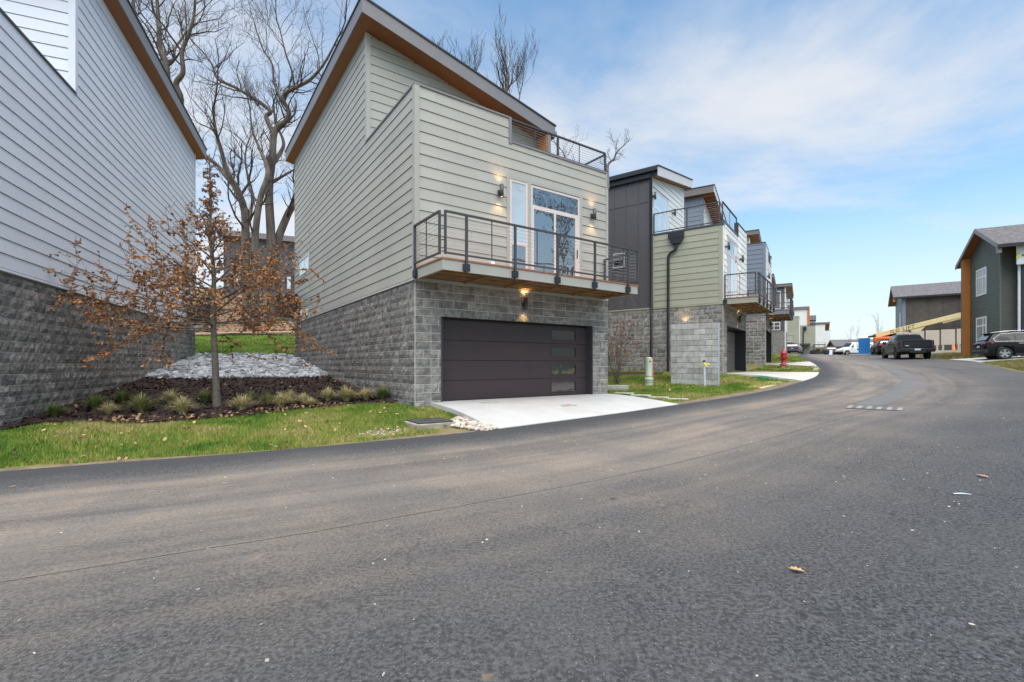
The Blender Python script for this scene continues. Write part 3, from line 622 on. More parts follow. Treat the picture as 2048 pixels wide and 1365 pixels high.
def roof_slab(house, s0, s1, t0, t1, zl, zr, th, fas='fascia', top='membrane', sof='soffit', fas_side=None, name='roof'):
    """shed roof; zl, zr: underside height at s0 and s1"""
    r = MB(); e = 0.03
    r.hexa([(s0 - e, t0 - e, zl + th), (s1 + e, t0 - e, zr + th), (s1 + e, t1 + e, zr + th), (s0 - e, t1 + e, zl + th), (s0 - e, t0 - e, zl + th + .05), (s1 + e, t0 - e, zr + th + .05), (s1 + e, t1 + e, zr + th + .05), (s0 - e, t1 + e, zl + th + .05)])
    ro = r.obj(name, top, house)
    f = MB(); w = 0.03; z = lambda s: zl + (zr - zl) * (s - s0) / (s1 - s0)
    for (a0, a1, b0, b1) in ((s0, s1, t0, t0 + w), (s0, s1, t1 - w, t1)):
        MB_ = MB(); MB_.hexa([(a0, b0, z(a0)), (a1, b0, z(a1)), (a1, b1, z(a1)), (a0, b1, z(a0)), (a0, b0, z(a0) + th - .002), (a1, b0, z(a1) + th - .002), (a1, b1, z(a1) + th - .002), (a0, b1, z(a0) + th - .002)]); MB_.obj('fascia_board', fas, ro)
    for (a0, a1) in ((s0 - 0.001, s0 + w), (s1 - w, s1 + 0.001)):
        MB_ = MB(); MB_.hexa([(a0, t0 + w, z(a0)), (a1, t0 + w, z(a1)), (a1, t1 - w, z(a1)), (a0, t1 - w, z(a0)), (a0, t0 + w, z(a0) + th - .003), (a1, t0 + w, z(a1) + th - .003), (a1, t1 - w, z(a1) + th - .003), (a0, t1 - w, z(a0) + th - .003)]); MB_.obj('fascia_board', fas_side or fas, ro)
    sf = MB(); a0, a1 = s0 + w, s1 - w; b0, b1 = t0 + w, t1 - w
    n = max(1, int(round((b1 - b0) / 0.14))) if False else 1
    sf.hexa([(a0, b0, z(a0) + .012), (a1, b0, z(a1) + .012), (a1, b1, z(a1) + .012), (a0, b1, z(a0) + .012), (a0, b0, z(a0) + .04), (a1, b0, z(a1) + .04), (a1, b1, z(a1) + .04), (a0, b1, z(a0) + .04)])
    sf.obj('soffit', sof, ro)
    return ro

def railing(parent, pts, zdeck, h, posts, thin=(), pw=0.05, brk=True, drop=0.28, ncab=9, bottom=0.09, m='dark_metal'):
    """pts: local polyline; posts/thin: list of (segment index, distance along)"""
    segs = [(Vector((*pts[i], 0)), Vector((*pts[i + 1], 0))) for i in range(len(pts) - 1)]
    for i, (a, b) in enumerate(segs):
        r = MB(); r.beam(a + Vector((0, 0, zdeck + h)), b + Vector((0, 0, zdeck + h)), 0.055, 0.04); r.obj('top_rail', m, parent)
        r = MB(); r.beam(a + Vector((0, 0, zdeck + bottom)), b + Vector((0, 0, zdeck + bottom)), 0.045, 0.035); r.obj('bottom_rail', m, parent)
    c = MB()
    for a, b in segs:
        for k in range(ncab):
            z = zdeck + bottom + (h - bottom) * (k + 1) / (ncab + 1); c.tube([a + Vector((0, 0, z)), b + Vector((0, 0, z))], 0.0042, 5, False)
    c.obj('cable_infill', 'cable', parent, kind='stuff')
    for si, d in posts:
        a, b = segs[si]; u = (b - a).normalized(); p = a + u * d; nn = Vector((u.y, -u.x, 0)); q = MB(); dz = drop if brk else 0.0
        q.beam(p + Vector((0, 0, zdeck - dz)), p + Vector((0, 0, zdeck + h - 0.0201)), pw, pw, up=nn); o = q.obj('post', m, parent)
        if brk:
            k = MB(); k.box(-0.075, 0.075, -0.028, 0.034, -0.075, 0.075); bo = k.obj('bracket', 'black_metal', o); bo.location = p + Vector((0, 0, zdeck - dz + 0.11)); bo.rotation_euler = (0, 0, math.atan2(u.y, u.x))
    for si, d in thin:
        a, b = segs[si]; u = (b - a).normalized(); p = a + u * d; q = MB(); q.beam(p + Vector((0, 0, zdeck + bottom)), p + Vector((0, 0, zdeck + h - .02)), 0.016, 0.02, up=(u.y, -u.x, 0)); q.obj('baluster', m, parent)

def balcony(house, s0, s1, dep, ztop, posts, thin, side_posts=1, fas='sage_trim', m='dark_metal', joists=6, corner=0.09, rail_h=0.96):
    """balcony on the front plane t=0, projecting to t=-dep; ztop = deck surface"""
    d = MB(); d.box(s0 - .02, s1 + .02, -dep - .02, -0.03, ztop - 0.035, ztop); bo = d.obj('balcony', 'deck_wood', house)
    for (x0, x1, y0, y1) in ((s0, s1, -dep, -dep + .04), (s0, s0 + .04, -dep + .04, -0.031), (s1 - .04, s1, -dep + .04, -0.031)):
        b = MB(); b.box(x0, x1, y0, y1, ztop - 0.26, ztop - 0.036); b.obj('fascia_board', fas, bo)
    n = 4
    for k in range(n):
        y = -dep + .04 + (dep - .04) * (k + 0.6) / n; b = MB(); b.box(s0 + .045, s1 - .045, y - .02, y + .02, ztop - 0.21, ztop - 0.037); b.obj('joist', 'joist', bo)
    for k in range(joists):
        x = s0 + .06 + (s1 - s0 - .16) * k / (joists - 1); b = MB(); b.box(x, x + .045, -dep + .045, -.035, ztop - 0.252, ztop - 0.212); b.obj('joist', 'joist', bo)
    b = MB(); b.box(s0 + .041, s1 - .041, -0.07, -0.0305, ztop - .30, ztop - .22); b.obj('ledger', fas, bo)
    y = -dep - 0.045; xl = s0 - .045; xr = s1 + .045; c = corner
    railing(bo, [(xl, -0.06), (xl, y + c)], ztop, rail_h, [(0, 0.03)] if side_posts else [], [(0, (dep - c) * 0.5)], drop=0.26)
    railing(bo, [(xl + c, y), (xr - c, y)], ztop, rail_h, [(0, p - xl - c) for p in posts], [(0, p - xl - c) for p in thin])
    railing(bo, [(xr, y + c), (xr, -0.06)], ztop, rail_h, [(0, dep - c - 0.06)] if side_posts else [], [(0, (dep - c) * 0.5)], drop=0.26)
    for (ax, ay) in ((xl, y + c), (xl + c, y), (xr - c, y), (xr, y + c)):
        q = MB(); q.beam((ax, ay, ztop + .06), (ax, ay, ztop + rail_h + .019), 0.045, 0.045, up=(0, 1, 0)); q.obj('post', m, bo)
    for (ax, ay, bx, by) in ((xl, y + c, xl + c, y), (xr, y + c, xr - c, y)):
        q = MB()
        for kz in (0.12, 0.36, 0.6, 0.86): q.beam((ax, ay, ztop + kz), (bx, by, ztop + kz), 0.02, 0.02)
        q.obj('corner_link', m, bo)
    return bo

def lamp(house, s, t, z, power=5.0, nrm=(0, -1), L=0.33, r=0.052, up=True, down=True):
    """cylinder up/down wall light; (s,t) on the wall, nrm outward"""
    nx, ny = nrm; b = MB(); cx, cy = s + nx * 0.13, t + ny * 0.13
    ring = [(r, -L / 2), (r, L / 2)]
    b.lathe([(r * .8, -L / 2 + .03), (r * .8, -L / 2), (r, -L / 2), (r, L / 2), (r * .8, L / 2), (r * .8, L / 2 - .03)], 18, (cx, cy, z)); lo = b.obj('wall_lamp', 'dark_metal', house)
    q = MB(); q.beam((s + nx * .001, t + ny * .001, z - .02), (s + nx * .1, t + ny * .1, z - .02), 0.06, 0.06); q.obj('lamp_arm', 'dark_metal', lo)
    q = MB(); q.beam((s + nx * .024, t + ny * .024, z - .02), (s + nx * .042, t + ny * .042, z - .02), 0.11, 0.11); q.obj('back_plate', 'dark_metal', lo)
    for sg, on in ((1, up), (-1, down)):
        if not on: continue
        q = MB(); zc = z + sg * (L / 2 - .025); q.lathe([(0.0005, 0), (r * .78, 0)], 16, (cx, cy, zc)); q.obj('bulb', 'lamp_glow', lo)
        ld = bpy.data.lights.new('lamp_light', 'SPOT'); ld.energy = power; ld.color = (1.0, 0.62, 0.26); ld.spot_size = R(100); ld.spot_blend = 0.9; ld.shadow_soft_size = 0.03
        l = bpy.data.objects.new('lamp_light', ld); COL.objects.link(l); l.parent = lo; l.location = (cx, cy, z + sg * (L / 2 - .005)); l.rotation_euler = (0, 0, 0) if sg < 0 else (math.pi, 0, 0)
    return lo

def window(house, O, A, Nn, a0, a1, z0, z1, fr='frame_pink', gl='glass', fw=0.05, cols=(), rows=(), name='window', d=0.02, dep=0.05):
    """frame with bars; cols/rows = bar positions (absolute a / z, optionally limited to a span)"""
    b = MB()
    def bar(p0, p1, q0, q1, dd=d, db=-dep):
        b.hexa([P3(O, A, Nn, p0, q0, db), P3(O, A, Nn, p1, q0, db), P3(O, A, Nn, p1, q0, dd), P3(O, A, Nn, p0, q0, dd), P3(O, A, Nn, p0, q1, db), P3(O, A, Nn, p1, q1, db), P3(O, A, Nn, p1, q1, dd), P3(O, A, Nn, p0, q1, dd)])
    bar(a0, a0 + fw, z0, z1); bar(a1 - fw, a1, z0, z1); bar(a0 + fw, a1 - fw, z0, z0 + fw, d - .002); bar(a0 + fw, a1 - fw, z1 - fw, z1, d - .002)
    for c in cols: bar(c[0] - c[1] / 2, c[0] + c[1] / 2, (c[2] if len(c) > 2 else z0 + fw), (c[3] if len(c) > 2 else z1 - fw), d - .004)
    for c in rows: bar((c[2] if len(c) > 2 else a0 + fw), (c[3] if len(c) > 2 else a1 - fw), c[0] - c[1] / 2, c[0] + c[1] / 2, d - .006)
    wo = b.obj(name, fr, house); return wo
def pane(wo, O, A, Nn, a0, a1, z0, z1, gl='glass', d=0.004):
    b = MB(); b.hexa([P3(O, A, Nn, a0, z0, d - .008), P3(O, A, Nn, a1, z0, d - .008), P3(O, A, Nn, a1, z0, d), P3(O, A, Nn, a0, z0, d), P3(O, A, Nn, a0, z1, d - .008), P3(O, A, Nn, a1, z1, d - .008), P3(O, A, Nn, a1, z1, d), P3(O, A, Nn, a0, z1, d)]); return b.obj('pane', gl, wo)
def garage(house, s0, s1, z1, m='garage', panels=4, t=0.16, win=None, frame='dark_metal'):
    b = MB(); b.box(s0, s1, t + .05, t + .08, -0.02, z1); go = b.obj('garage_door', 'garage_dark', house)
    hh = (z1 - 0.10) / panels
    for k in range(panels):
        p = MB(); zb, zt = k * hh + .004, (k + 1) * hh - .008
        if win:
            w0, w1 = win; q0, q1 = zb + hh * .22, zt - hh * .22
            p.box(s0 + .03, w0, t, t + .05, zb, zt); p.box(w1, s1 - .03, t, t + .05, zb, zt); p.box(w0, w1, t, t + .05, zb, q0); p.box(w0, w1, t, t + .05, q1, zt)
            po = p.obj('door_panel', m, go); g = MB(); g.box(w0, w1, t + .022, t + .03, q0, q1); g.obj('pane', 'glass_low', po)
            f = MB(); e = .022
            for (x0, x1, y0, y1) in ((w0 - e, w1 + e, q0 - e, q0), (w0 - e, w1 + e, q1, q1 + e), (w0 - e, w0, q0, q1), (w1, w1 + e, q0, q1)): f.box(x0, x1, t - .012, t + .002, y0, y1)
            f.obj('window_frame', m, po)
        else:
            p.box(s0 + .03, s1 - .03, t, t + .05, zb, zt); p.obj('door_panel', m, go)
    f = MB(); f.box(s0, s0 + .045, -.012, t + .05, -0.02, z1); f.box(s1 - .045, s1, -.012, t + .05, -0.02, z1); f.box(s0 + .045, s1 - .045, -.012, t + .05, z1 - .05, z1); f.obj('door_frame', frame, go)
    return go

# ------------------------------------------------------------------ sage house (nearest)
X, NX = (1, 0), (0, -1)          # front walls run along +s and look towards the street
T, NT = (0, 1), (-1, 0)          # left walls run along +t and look left
EX = 0.266
def core(house, boxes, m='dark_room'):
    b = MB()
    for bx in boxes: b.box(*bx)
    return b.obj('inner_core', m, house)
def sage_house():
    h = H1; Wd, D = 6.42, 14.2
    ms = Masonry(h); gh = (0.66, 5.78, -1, 2.13)
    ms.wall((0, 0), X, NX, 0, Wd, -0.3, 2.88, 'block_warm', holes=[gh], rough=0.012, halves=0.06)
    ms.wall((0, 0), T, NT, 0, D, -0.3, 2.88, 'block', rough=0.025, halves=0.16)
    ms.finish(295)
    core(h, [(0.32, Wd - .02, 0.6, D - .02, -0.3, 2.9), (0.13, Wd - .02, 0.13, D - .02, 2.9, 6.55), (0.13, Wd - .02, 3.64, D - .02, 6.55, 9.05)])
    strip((0, 0), T, NT, -0.03, D, 2.885, 2.905, 'flashing', h, 'flashing', d1=0.05)
    strip((0, 0), T, NT, 0, D, 2.906, 2.945, 'sage_trim', h, d1=0.028)
    strip((0, 0), X, NX, 0, Wd, 2.885, 2.945, 'sage_trim', h, d1=0.028)
    # left wall
    side = backing((0, 0), T, NT, 0, D, 2.945, 7.46, h); up = backing((0, 0), T, NT, 3.5, D, 7.46, 10.72, h)
    wn = (11.15, 13.0, 4.95, 5.68)
    lap((0, 0), T, NT, 0.10, D - .08, 2.95, 7.472, EX, 'sage', side, holes=[wn], narrow=[(5.876, 0.05), (5.926, EX)])
    lap((0, 0), T, NT, 3.6, D - .08, 7.472, 10.70, EX, 'sage', up)
    strip((0, 0), T, NT, 0.0, 0.10, 2.945, 7.47, 'sage_trim', h); strip((0, 0), T, NT, 3.5, 3.6, 7.47, 10.72, 'sage_trim', h); strip((0, 0), T, NT, D - .08, D, 2.945, 10.72, 'sage_trim', h); strip((0, 0), T, NT, 11.0, 11.04, 2.945, 10.70, 'sage_trim', h, d1=.027)
    w = window(h, (0, 0), T, NT, wn[0], wn[1], wn[2], wn[3], 'frame_white', fw=.06, cols=[((wn[0] + wn[1]) / 2, .06)], d=.035)
    for a, b in ((wn[0] + .06, 12.045), (12.105, wn[1] - .06)): pane(w, (0, 0), T, NT, a, b, wn[2] + .06, wn[3] - .06, 'glass_white')
    # front wall
    fr = backing((0, 0), X, NX, 0, Wd, 2.945, 7.46, h, holes=[(2.68, 9, 6.84, 9)])
    lap((0, 0), X, NX, 0.10, Wd - .09, 2.95, 7.472, EX, 'sage', fr, holes=[(2.59, 5.32, 2.9, 5.98), (2.68, 9, 6.84, 9)])
    strip((0, 0), X, NX, -0.028, 0.10, 2.946, 7.47, 'sage_trim', h, d1=.031); strip((0, 0), X, NX, Wd - .09, Wd, 2.946, 6.84, 'sage_trim', h, d1=.031)
    for (a, b, z0, z1) in ((2.59, 2.69, 3.17, 5.88), (5.22, 5.32, 3.17, 5.88), (3.29, 3.40, 3.17, 5.88), (2.59, 5.32, 5.88, 5.975)): strip((0, 0), X, NX, a, b, z0, z1, 'sage_trim', h, d1=.028)
    w = window(h, (0, 0), X, NX, 2.69, 3.29, 3.18, 5.88, fw=.07, rows=[(4.17, .09)], d=.02)
    pane(w, (0, 0), X, NX, 2.76, 3.22, 4.215, 5.81, 'glass_blind'); pane(w, (0, 0), X, NX, 2.76, 3.22, 3.25, 4.125)
    d = window(h, (0, 0), X, NX, 3.40, 5.22, 3.18, 5.86, fw=.06, rows=[(5.27, .11)], cols=[(4.27, .07, 3.24, 5.215), (3.485, .05, 3.24, 5.215), (5.105, .11, 3.24, 5.215)], name='glass_door', d=.02)
    pane(d, (0, 0), X, NX, 3.46, 5.16, 5.325, 5.80); pane(d, (0, 0), X, NX, 3.51, 4.235, 3.24, 5.215); pane(d, (0, 0), X, NX, 4.305, 5.05, 3.24, 5.215, d=-.004)
    hd = MB(); hd.beam((5.105, -.045, 4.05), (5.105, -.045, 4.3), .02, .02, up=(0, 1, 0)); hd.obj('door_handle', 'black_metal', d)
    o = MB(); o.lathe([(.001, -.06), (.05, -.06), (.06, -.03), (.06, .03), (.05, .06), (.001, .06)], 12, (2.12, -.07, 3.50)); o.obj('outlet_cover', 'frame_white', h)
    # parapets, roof terrace
    for (x0, x1, y0, y1, z0, z1, nm) in ((-.035, 2.74, -.035, .2, 7.472, 7.515, 'parapet_cap'), (-.035, .2, .2, 3.52, 7.472, 7.515, 'parapet_cap'), (2.745, Wd + .03, -.036, .2, 6.842, 6.895, 'parapet_cap'), (2.66, 2.745, -.034, .2, 6.80, 7.471, 'parapet_end'), (Wd - .05, Wd + .04, -.037, .12, 6.40, 6.841, 'rail_foot')):
        b = MB(); b.box(x0, x1, y0, y1, z0, z1); b.obj(nm, 'fascia', h)
    b = MB(); b.box(.1, 2.66, .1, .2, 6.5, 7.47); b.box(.1, .2, .2, 3.5, 6.5, 7.47); b.box(2.66, Wd, .1, .2, 6.5, 6.84); b.obj('parapet', 'sage_trim', h)
    b = MB(); b.box(.2, Wd, .2, 3.5, 6.56, 6.62); te = b.obj('roof_terrace', 'membrane', h)
    railing(te, [(2.76, .05), (6.37, .05)], 6.80, .70, [(0, 1.67), (0, 3.60)], [(0, .83), (0, 2.51)], brk=False, bottom=.13, ncab=7)
    railing(te, [(6.42, .08), (6.42, 2.9)], 6.80, .70, [(0, .02), (0, 2.8)], [(0, .9), (0, 1.9)], brk=False, bottom=.13, ncab=7)
    # upper storey front
    uf = backing((0, 3.5), X, NX, 0, Wd, 6.6, 10.8, h, top=(-.227, 10.70)); lap((0, 3.5), X, NX, .1, Wd, 6.62, 10.75, EX, 'sage', uf, top=(-.227, 10.69)); strip((0, 3.5), X, NX, -.028, .1, 7.47, 10.72, 'sage_trim', h, d1=.031, top=(-.227, 10.69))
    b = MB(); b.hexa([(6.36, 2.86, 6.62), (6.5, 2.86, 6.62), (6.5, 3.5, 6.62), (6.36, 3.5, 6.62), (6.36, 2.86, 9.25), (6.5, 2.86, 9.22), (6.5, 3.5, 9.22), (6.36, 3.5, 9.25)]); fin = b.obj('fin_wall', 'fascia', h)
    b = MB(); b.box(6.325, 6.358, 2.9, 3.48, 6.63, 9.24); b.obj('wood_lining', 'wood_panel', fin)
    roof_slab(h, -.35, 6.70, 2.85, D + .5, 10.78, 9.18, .42)
    g = MB(); g.box(6.70, 6.82, 2.9, D + .4, 9.36, 9.46); go = g.obj('gutter', 'fascia', h)
    lamp(h, 2.343, -.02, 5.43, 6.0); lamp(h, 5.705, -.02, 5.43, 6.0); lamp(h, 3.142, 0, 2.55, 9.0); lamp(h, 3.3, 3.49, 7.7, 5.0)
    garage(h, .66, 5.78, 2.13, 'garage', 4, .22, win=(4.33, 5.28))
    balcony(h, 0.0, 6.14, 1.42, 3.165, [.553, 1.84, 3.128, 4.41, 5.70], [1.2, 2.485, 5.06, 5.5], fas='sage_trim')
    b = MB(); b.box(6.1, 6.16, -.05, -.011, 1.38, 1.62); b.obj('keypad', 'cmu', h)
    # small fittings on the side wall
    b = MB(); b.box(-.12, -.03, 11.3, 11.55, 3.02, 3.3); b.obj('vent_cover', 'frame_white', h)
    b = MB(); b.prism([(-.03, 3.3), (-.30, 3.02), (-.03, 3.02)], 13.3, 13.6); b.obj('vent_hood', 'flashing', h)
    b = MB(); b.box(-.12, -.03, 12.5, 12.65, 3.1, 3.4); b.obj('disconnect_box', 'grey_trim', h)
sage_house()

# ------------------------------------------------------------------ pale grey house at the left edge
def grey_house():
    h = H0; Wd, D = 6.42, 14.8; NR = (1, 0)
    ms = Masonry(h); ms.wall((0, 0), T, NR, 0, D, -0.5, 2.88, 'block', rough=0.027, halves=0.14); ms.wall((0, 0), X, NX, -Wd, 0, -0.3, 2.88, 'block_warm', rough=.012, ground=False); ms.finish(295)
    core(h, [(-Wd + .02, -.32, .32, D - .02, -.3, 2.9), (-Wd + .02, -.13, .13, D - .02, 2.9, 6.55), (-Wd + .02, -.13, 3.64, D - .02, 6.55, 9.05)])
    strip((0, 0), T, NR, -.03, D, 2.885, 2.905, 'flashing', h, 'flashing', d1=.05); strip((0, 0), T, NR, 0, D, 2.906, 2.945, 'grey_trim', h, d1=.028)
    side = backing((0, 0), T, NR, 0, D, 2.945, 7.46, h); up = backing((0, 0), T, NR, 3.5, D, 7.46, 10.72, h); wn = (11.35, 13.4, 4.5, 5.28)
    lap((0, 0), T, NR, .1, D - .08, 2.95, 7.472, EX, 'greysiding', side, holes=[wn], narrow=[(5.876, .05), (5.926, EX), (3.2, .05), (3.25, EX)]); lap((0, 0), T, NR, 3.6, D - .08, 7.472, 10.70, EX, 'greysiding', up)
    for a, b, z0, z1 in ((0, .1, 2.945, 7.47), (3.5, 3.6, 7.47, 10.72), (D - .08, D, 2.945, 10.72)): strip((0, 0), T, NR, a, b, z0, z1, 'grey_trim', h)
    strip((0, 0), T, NR, 11.14, 11.19, 2.945, 10.7, 'grey_trim', h, d1=.027)
    fr = backing((0, 0), X, NX, -Wd, 0, 2.945, 7.46, h); lap((0, 0), X, NX, -Wd, -.1, 2.95, 7.472, EX, 'greysiding', fr, single=True)
    uf = backing((0, 3.5), X, NX, -Wd, 0, 6.6, 10.8, h, top=(.227, 10.70)); lap((0, 3.5), X, NX, -Wd, -.1, 6.62, 10.75, EX, 'greysiding', uf, top=(.227, 10.69)); strip((0, 3.5), X, NX, -.1, .028, 7.47, 10.72, 'grey_trim', h, d1=.031)
    for (x0, x1, y0, y1, z0, z1) in ((-Wd, .035, -.035, .2, 7.472, 7.515), (-.2, .035, .2, 3.52, 7.472, 7.515)):
        b = MB(); b.box(x0, x1, y0, y1, z0, z1); b.obj('parapet_cap', 'dark_metal', h)
    b = MB(); b.box(-Wd, -.12, .12, .2, 6.5, 7.47); b.box(-.2, -.1, .2, 3.5, 6.5, 7.47); b.obj('parapet', 'grey_trim', h)
    b = MB(); b.box(-Wd, -.2, .2, 3.5, 6.56, 6.62); b.obj('roof_terrace', 'membrane', h)
    roof_slab(h, -6.70, .35, 2.85, D + .5, 9.18, 10.78, .42)
    w = window(h, (0, 0), T, NR, wn[0], wn[1], wn[2], wn[3], 'frame_dark', fw=.06, cols=[(12.375, .07)], d=.035)
    for a, b in ((wn[0] + .06, 12.34), (12.41, wn[1] - .06)): pane(w, (0, 0), T, NR, a, b, wn[2] + .06, wn[3] - .06)
    b = MB(); b.prism([(.03, 3.3), (.32, 3.02), (.03, 3.02)], 10.6, 10.9); b.obj('vent_hood', 'flashing', h)
grey_house()

# air conditioners on wall brackets
def condenser(h, sgn, t0, t1, z0, label):
    x0, x1 = (-.95, -.14) if sgn < 0 else (.14, .95); ox, oy = W(h, (x0 + x1) / 2, (t0 + t1) / 2)
    c = thing('air_conditioner', label, 'air conditioner', (ox, oy, h.location.z + z0), h.rotation_euler[2], 'air conditioners on wall brackets'); w, d = .40, (t1 - t0) / 2; hh = 1.08
    b = MB(); b.box(-w + .02, w - .02, -d + .02, d - .02, .03, hh - .03); bevel(b.obj('casing', 'plastic_black', c), .02)
    b = MB(); b.box(-w, w, -d, d, hh - .05, hh); b.box(-w, w, -d, d, 0, .05); b.obj('lid', 'black_metal', c)
    for (ax, ay, bx, by) in ((-w, -d, w, -d), (-w, -d, -w, d), (w, -d, w, d)):
        n = 11
        for k in range(n):
            f = (k + .5) / n; x, y = ax + (bx - ax) * f, ay + (by - ay) * f; b = MB(); b.box(x - .012, x + .012, y - .012, y + .012, .05, hh - .05); b.obj('grille_slat', 'dark_metal', c)
    f = MB(); s = 1 if sgn < 0 else -1
    for y in (-d + .1, d - .1):
        f.beam((s * (w + .14), y, -.03), (-s * (w + .06), y, -.03), .05, .05); f.beam((s * (w + .14), y, -.03), (s * (w + .14), y, -.42), .04, .05, up=(0, 1, 0)); f.beam((s * (w + .14), y, -.40), (-s * .12, y, -.05), .04, .04)
    f.beam((-s * (w + .06), -d, -.03), (-s * (w + .06), d, -.03), .05, .06); f.obj('bracket', 'flashing', c)
condenser(H1, -1, 12.75, 13.75, 3.02, 'black slatted air conditioner bracketed to the sage house side wall')
condenser(H0, 1, 13.2, 14.2, 3.02, 'black slatted air conditioner bracketed to the pale grey house, partly behind the oak')

# ------------------------------------------------------------------ olive / charcoal / white house
def olive_house():
    h = H2; Wd, D = 5.1, 12.0
    ms = Masonry(h); ms.wall((0, 0), T, NT, 0, D, -0.3, 2.92, 'block_warm', rough=.024, halves=.1); ms.wall((0, 0), X, NX, 0, Wd, -.3, 2.92, 'block_warm', holes=[(.70, 5.02, -1, 2.10)], rough=.012); ms.finish(280)
    core(h, [(.32, Wd - .02, .6, D, -.3, 2.95), (.13, Wd - .02, .13, D, 2.95, 6.2), (.13, Wd - .02, 3.3, D, 6.2, 8.9)])
    strip((0, 0), T, NT, -.03, D, 2.925, 2.985, 'olive_trim', h, d1=.04)
    side = backing((0, 0), T, NT, 0, 3.08, 2.985, 6.3, h); lap((0, 0), T, NT, .16, 2.96, 2.99, 6.29, .2755, 'olive', side)
    for a, b in ((0, .16), (2.96, 3.08)): strip((0, 0), T, NT, a, b, 2.985, 6.3, 'olive_trim', h, d1=.03)
    # charcoal board-and-batten part
    dk = backing((0, 0), T, NT, 3.08, D, 2.93, 9.12, h, 'panel_wall', m='charcoal', d0=-.12, d1=0.0)
    for t in [3.2, 3.72, 4.33, 4.95, 5.57, 6.2, 6.8, 7.4, 8.0]: strip((0, 0), T, NT, t - .025, t + .025, 3.16, 9.1, 'charcoal', dk, 'batten', d0=-.01, d1=.022)
    for i, z in enumerate((7.9,)):
        for a, b in ((3.24, 3.69), (3.75, 4.30), (4.36, 4.92), (4.98, 5.54)): strip((0, 0), T, NT, a, b, z - .012, z + .012, 'black_metal', dk, 'panel_joint', d0=-.01, d1=.008)
    strip((0, 0), T, NT, 3.08, D, 2.93, 3.16, 'charcoal', dk, 'skirt_board', d0=-.01, d1=.02)
    w = window(h, (0, 0), T, NT, 4.40, 5.02, 5.02, 5.72, 'frame_white', fw=.07, d=.03); pane(w, (0, 0), T, NT, 4.47, 4.95, 5.09, 5.65)
    s_ = MB(); s_.hexa([(-.04, 4.42, 5.68), (-.04, 5.0, 5.68), (-.3, 5.0, 5.28), (-.3, 4.42, 5.28), (-.03, 4.42, 5.7), (-.03, 5.0, 5.7), (-.3, 5.0, 5.31), (-.3, 4.42, 5.31)]); s_.obj('open_sash', 'black_metal', w)
    # front
    fr = backing((0, 0), X, NX, 0, Wd, 2.925, 7.05, h, holes=[(-1, 3.05, 6.42, 9)]); lap((0, 0), X, NX, .1, Wd - .08, 2.95, 7.05, .2755, 'white_siding', fr, holes=[(-1, 3.05, 6.42, 9), (.72, 2.98, 3.0, 6.02)])
    strip((0, 0), X, NX, -.028, .1, 2.93, 6.42, 'white_trim', h, d1=.031); strip((0, 0), X, NX, Wd - .08, Wd, 2.93, 7.05, 'white_trim', h, d1=.031)
    d = window(h, (0, 0), X, NX, .78, 2.92, 3.2, 5.98, 'frame_pink', fw=.07, rows=[(5.25, .09)], cols=[(2.2, .09), (1.5, .07, 3.27, 5.2)], name='glass_door')
    for a, b, z0, z1 in ((.85, 2.155, 5.295, 5.91), (.85, 1.465, 3.27, 5.205), (1.535, 2.155, 3.27, 5.205), (2.245, 2.85, 3.27, 5.205), (2.245, 2.85, 5.295, 5.91)): pane(d, (0, 0), X, NX, a, b, z0, z1, 'glass_white' if a > 1.5 else 'glass')
    for (x0, x1, y0, y1, z0, z1, nm) in ((-.03, 3.09, -.035, .15, 6.42, 6.47, 'parapet_cap'), (3.0, 3.09, -.034, .15, 6.471, 7.06, 'parapet_end'), (3.0, Wd + .03, -.036, .15, 7.06, 7.11, 'parapet_cap'), (-.035, .15, .151, 3.06, 6.30, 6.37, 'parapet_cap'), (-.034, .15, -.0341, .15, 6.25, 6.419, 'parapet_cap')):
        b = MB(); b.box(x0, x1, y0, y1, z0, z1); b.obj(nm, 'dark_metal', h)
    b = MB(); b.box(.1, Wd, .1, 3.0, 6.1, 6.16); te = b.obj('roof_terrace', 'membrane', h)
    railing(te, [(.04, 3.0), (.04, .12)], 6.37, .93, [(0, .02), (0, 1.5), (0, 2.86)], [], brk=False); railing(te, [(.1, .04), (3.0, .04)], 6.47, .83, [(0, .0), (0, 2.86)], [(0, 1.4)], brk=False)
    # upper front
    tl = (.196, 9.0); uf = backing((0, 3.08), X, NX, 0, 4.95, 6.1, 10.1, h, top=tl)
    lap((0, 3.08), X, NX, .1, 4.87, 6.17, 10.1, .2755, 'white_siding', uf, top=tl, holes=[(.16, 2.46, 6.0, 8.66)]); strip((0, 3.08), X, NX, -.02, .1, 6.3, 9.2, 'white_trim', h, d1=.031, top=tl); strip((0, 3.08), X, NX, 4.87, 4.95, 6.3, 10.1, 'white_trim', h, d1=.031, top=tl)
    d = window(h, (0, 3.08), X, NX, .22, 2.4, 6.2, 8.6, 'frame_white', fw=.06, rows=[(7.75, .09, .28, 1.85)], cols=[(1.88, .08), (1.08, .1, 6.26, 7.7)], name='glass_door')
    for a, b, z0, z1 in ((.28, 1.84, 7.8, 8.54), (.28, 1.03, 6.26, 7.7), (1.13, 1.84, 6.26, 7.7), (1.92, 2.34, 6.26, 8.54)): pane(d, (0, 3.08), X, NX, a, b, z0, z1, 'glass_white')
    roof_slab(h, -.15, 5.35, 2.72, D + .4, 8.97, 10.05, .43, fas='fascia_light', fas_side='black_metal')
    b = MB(); b.box(-.29, -.15, 2.74, D, 9.2, 9.36); b.obj('gutter', 'black_metal', h)
    # downspouts
    b = MB(); b.tube([(-.22, 2.85, 9.25), (-.12, 3.05, 9.0), (-.10, 3.05, 2.75), (-.14, 3.05, 2.65), (-.14, 3.05, -.1)], .055, 8); b.obj('downspout', 'black_metal', h)
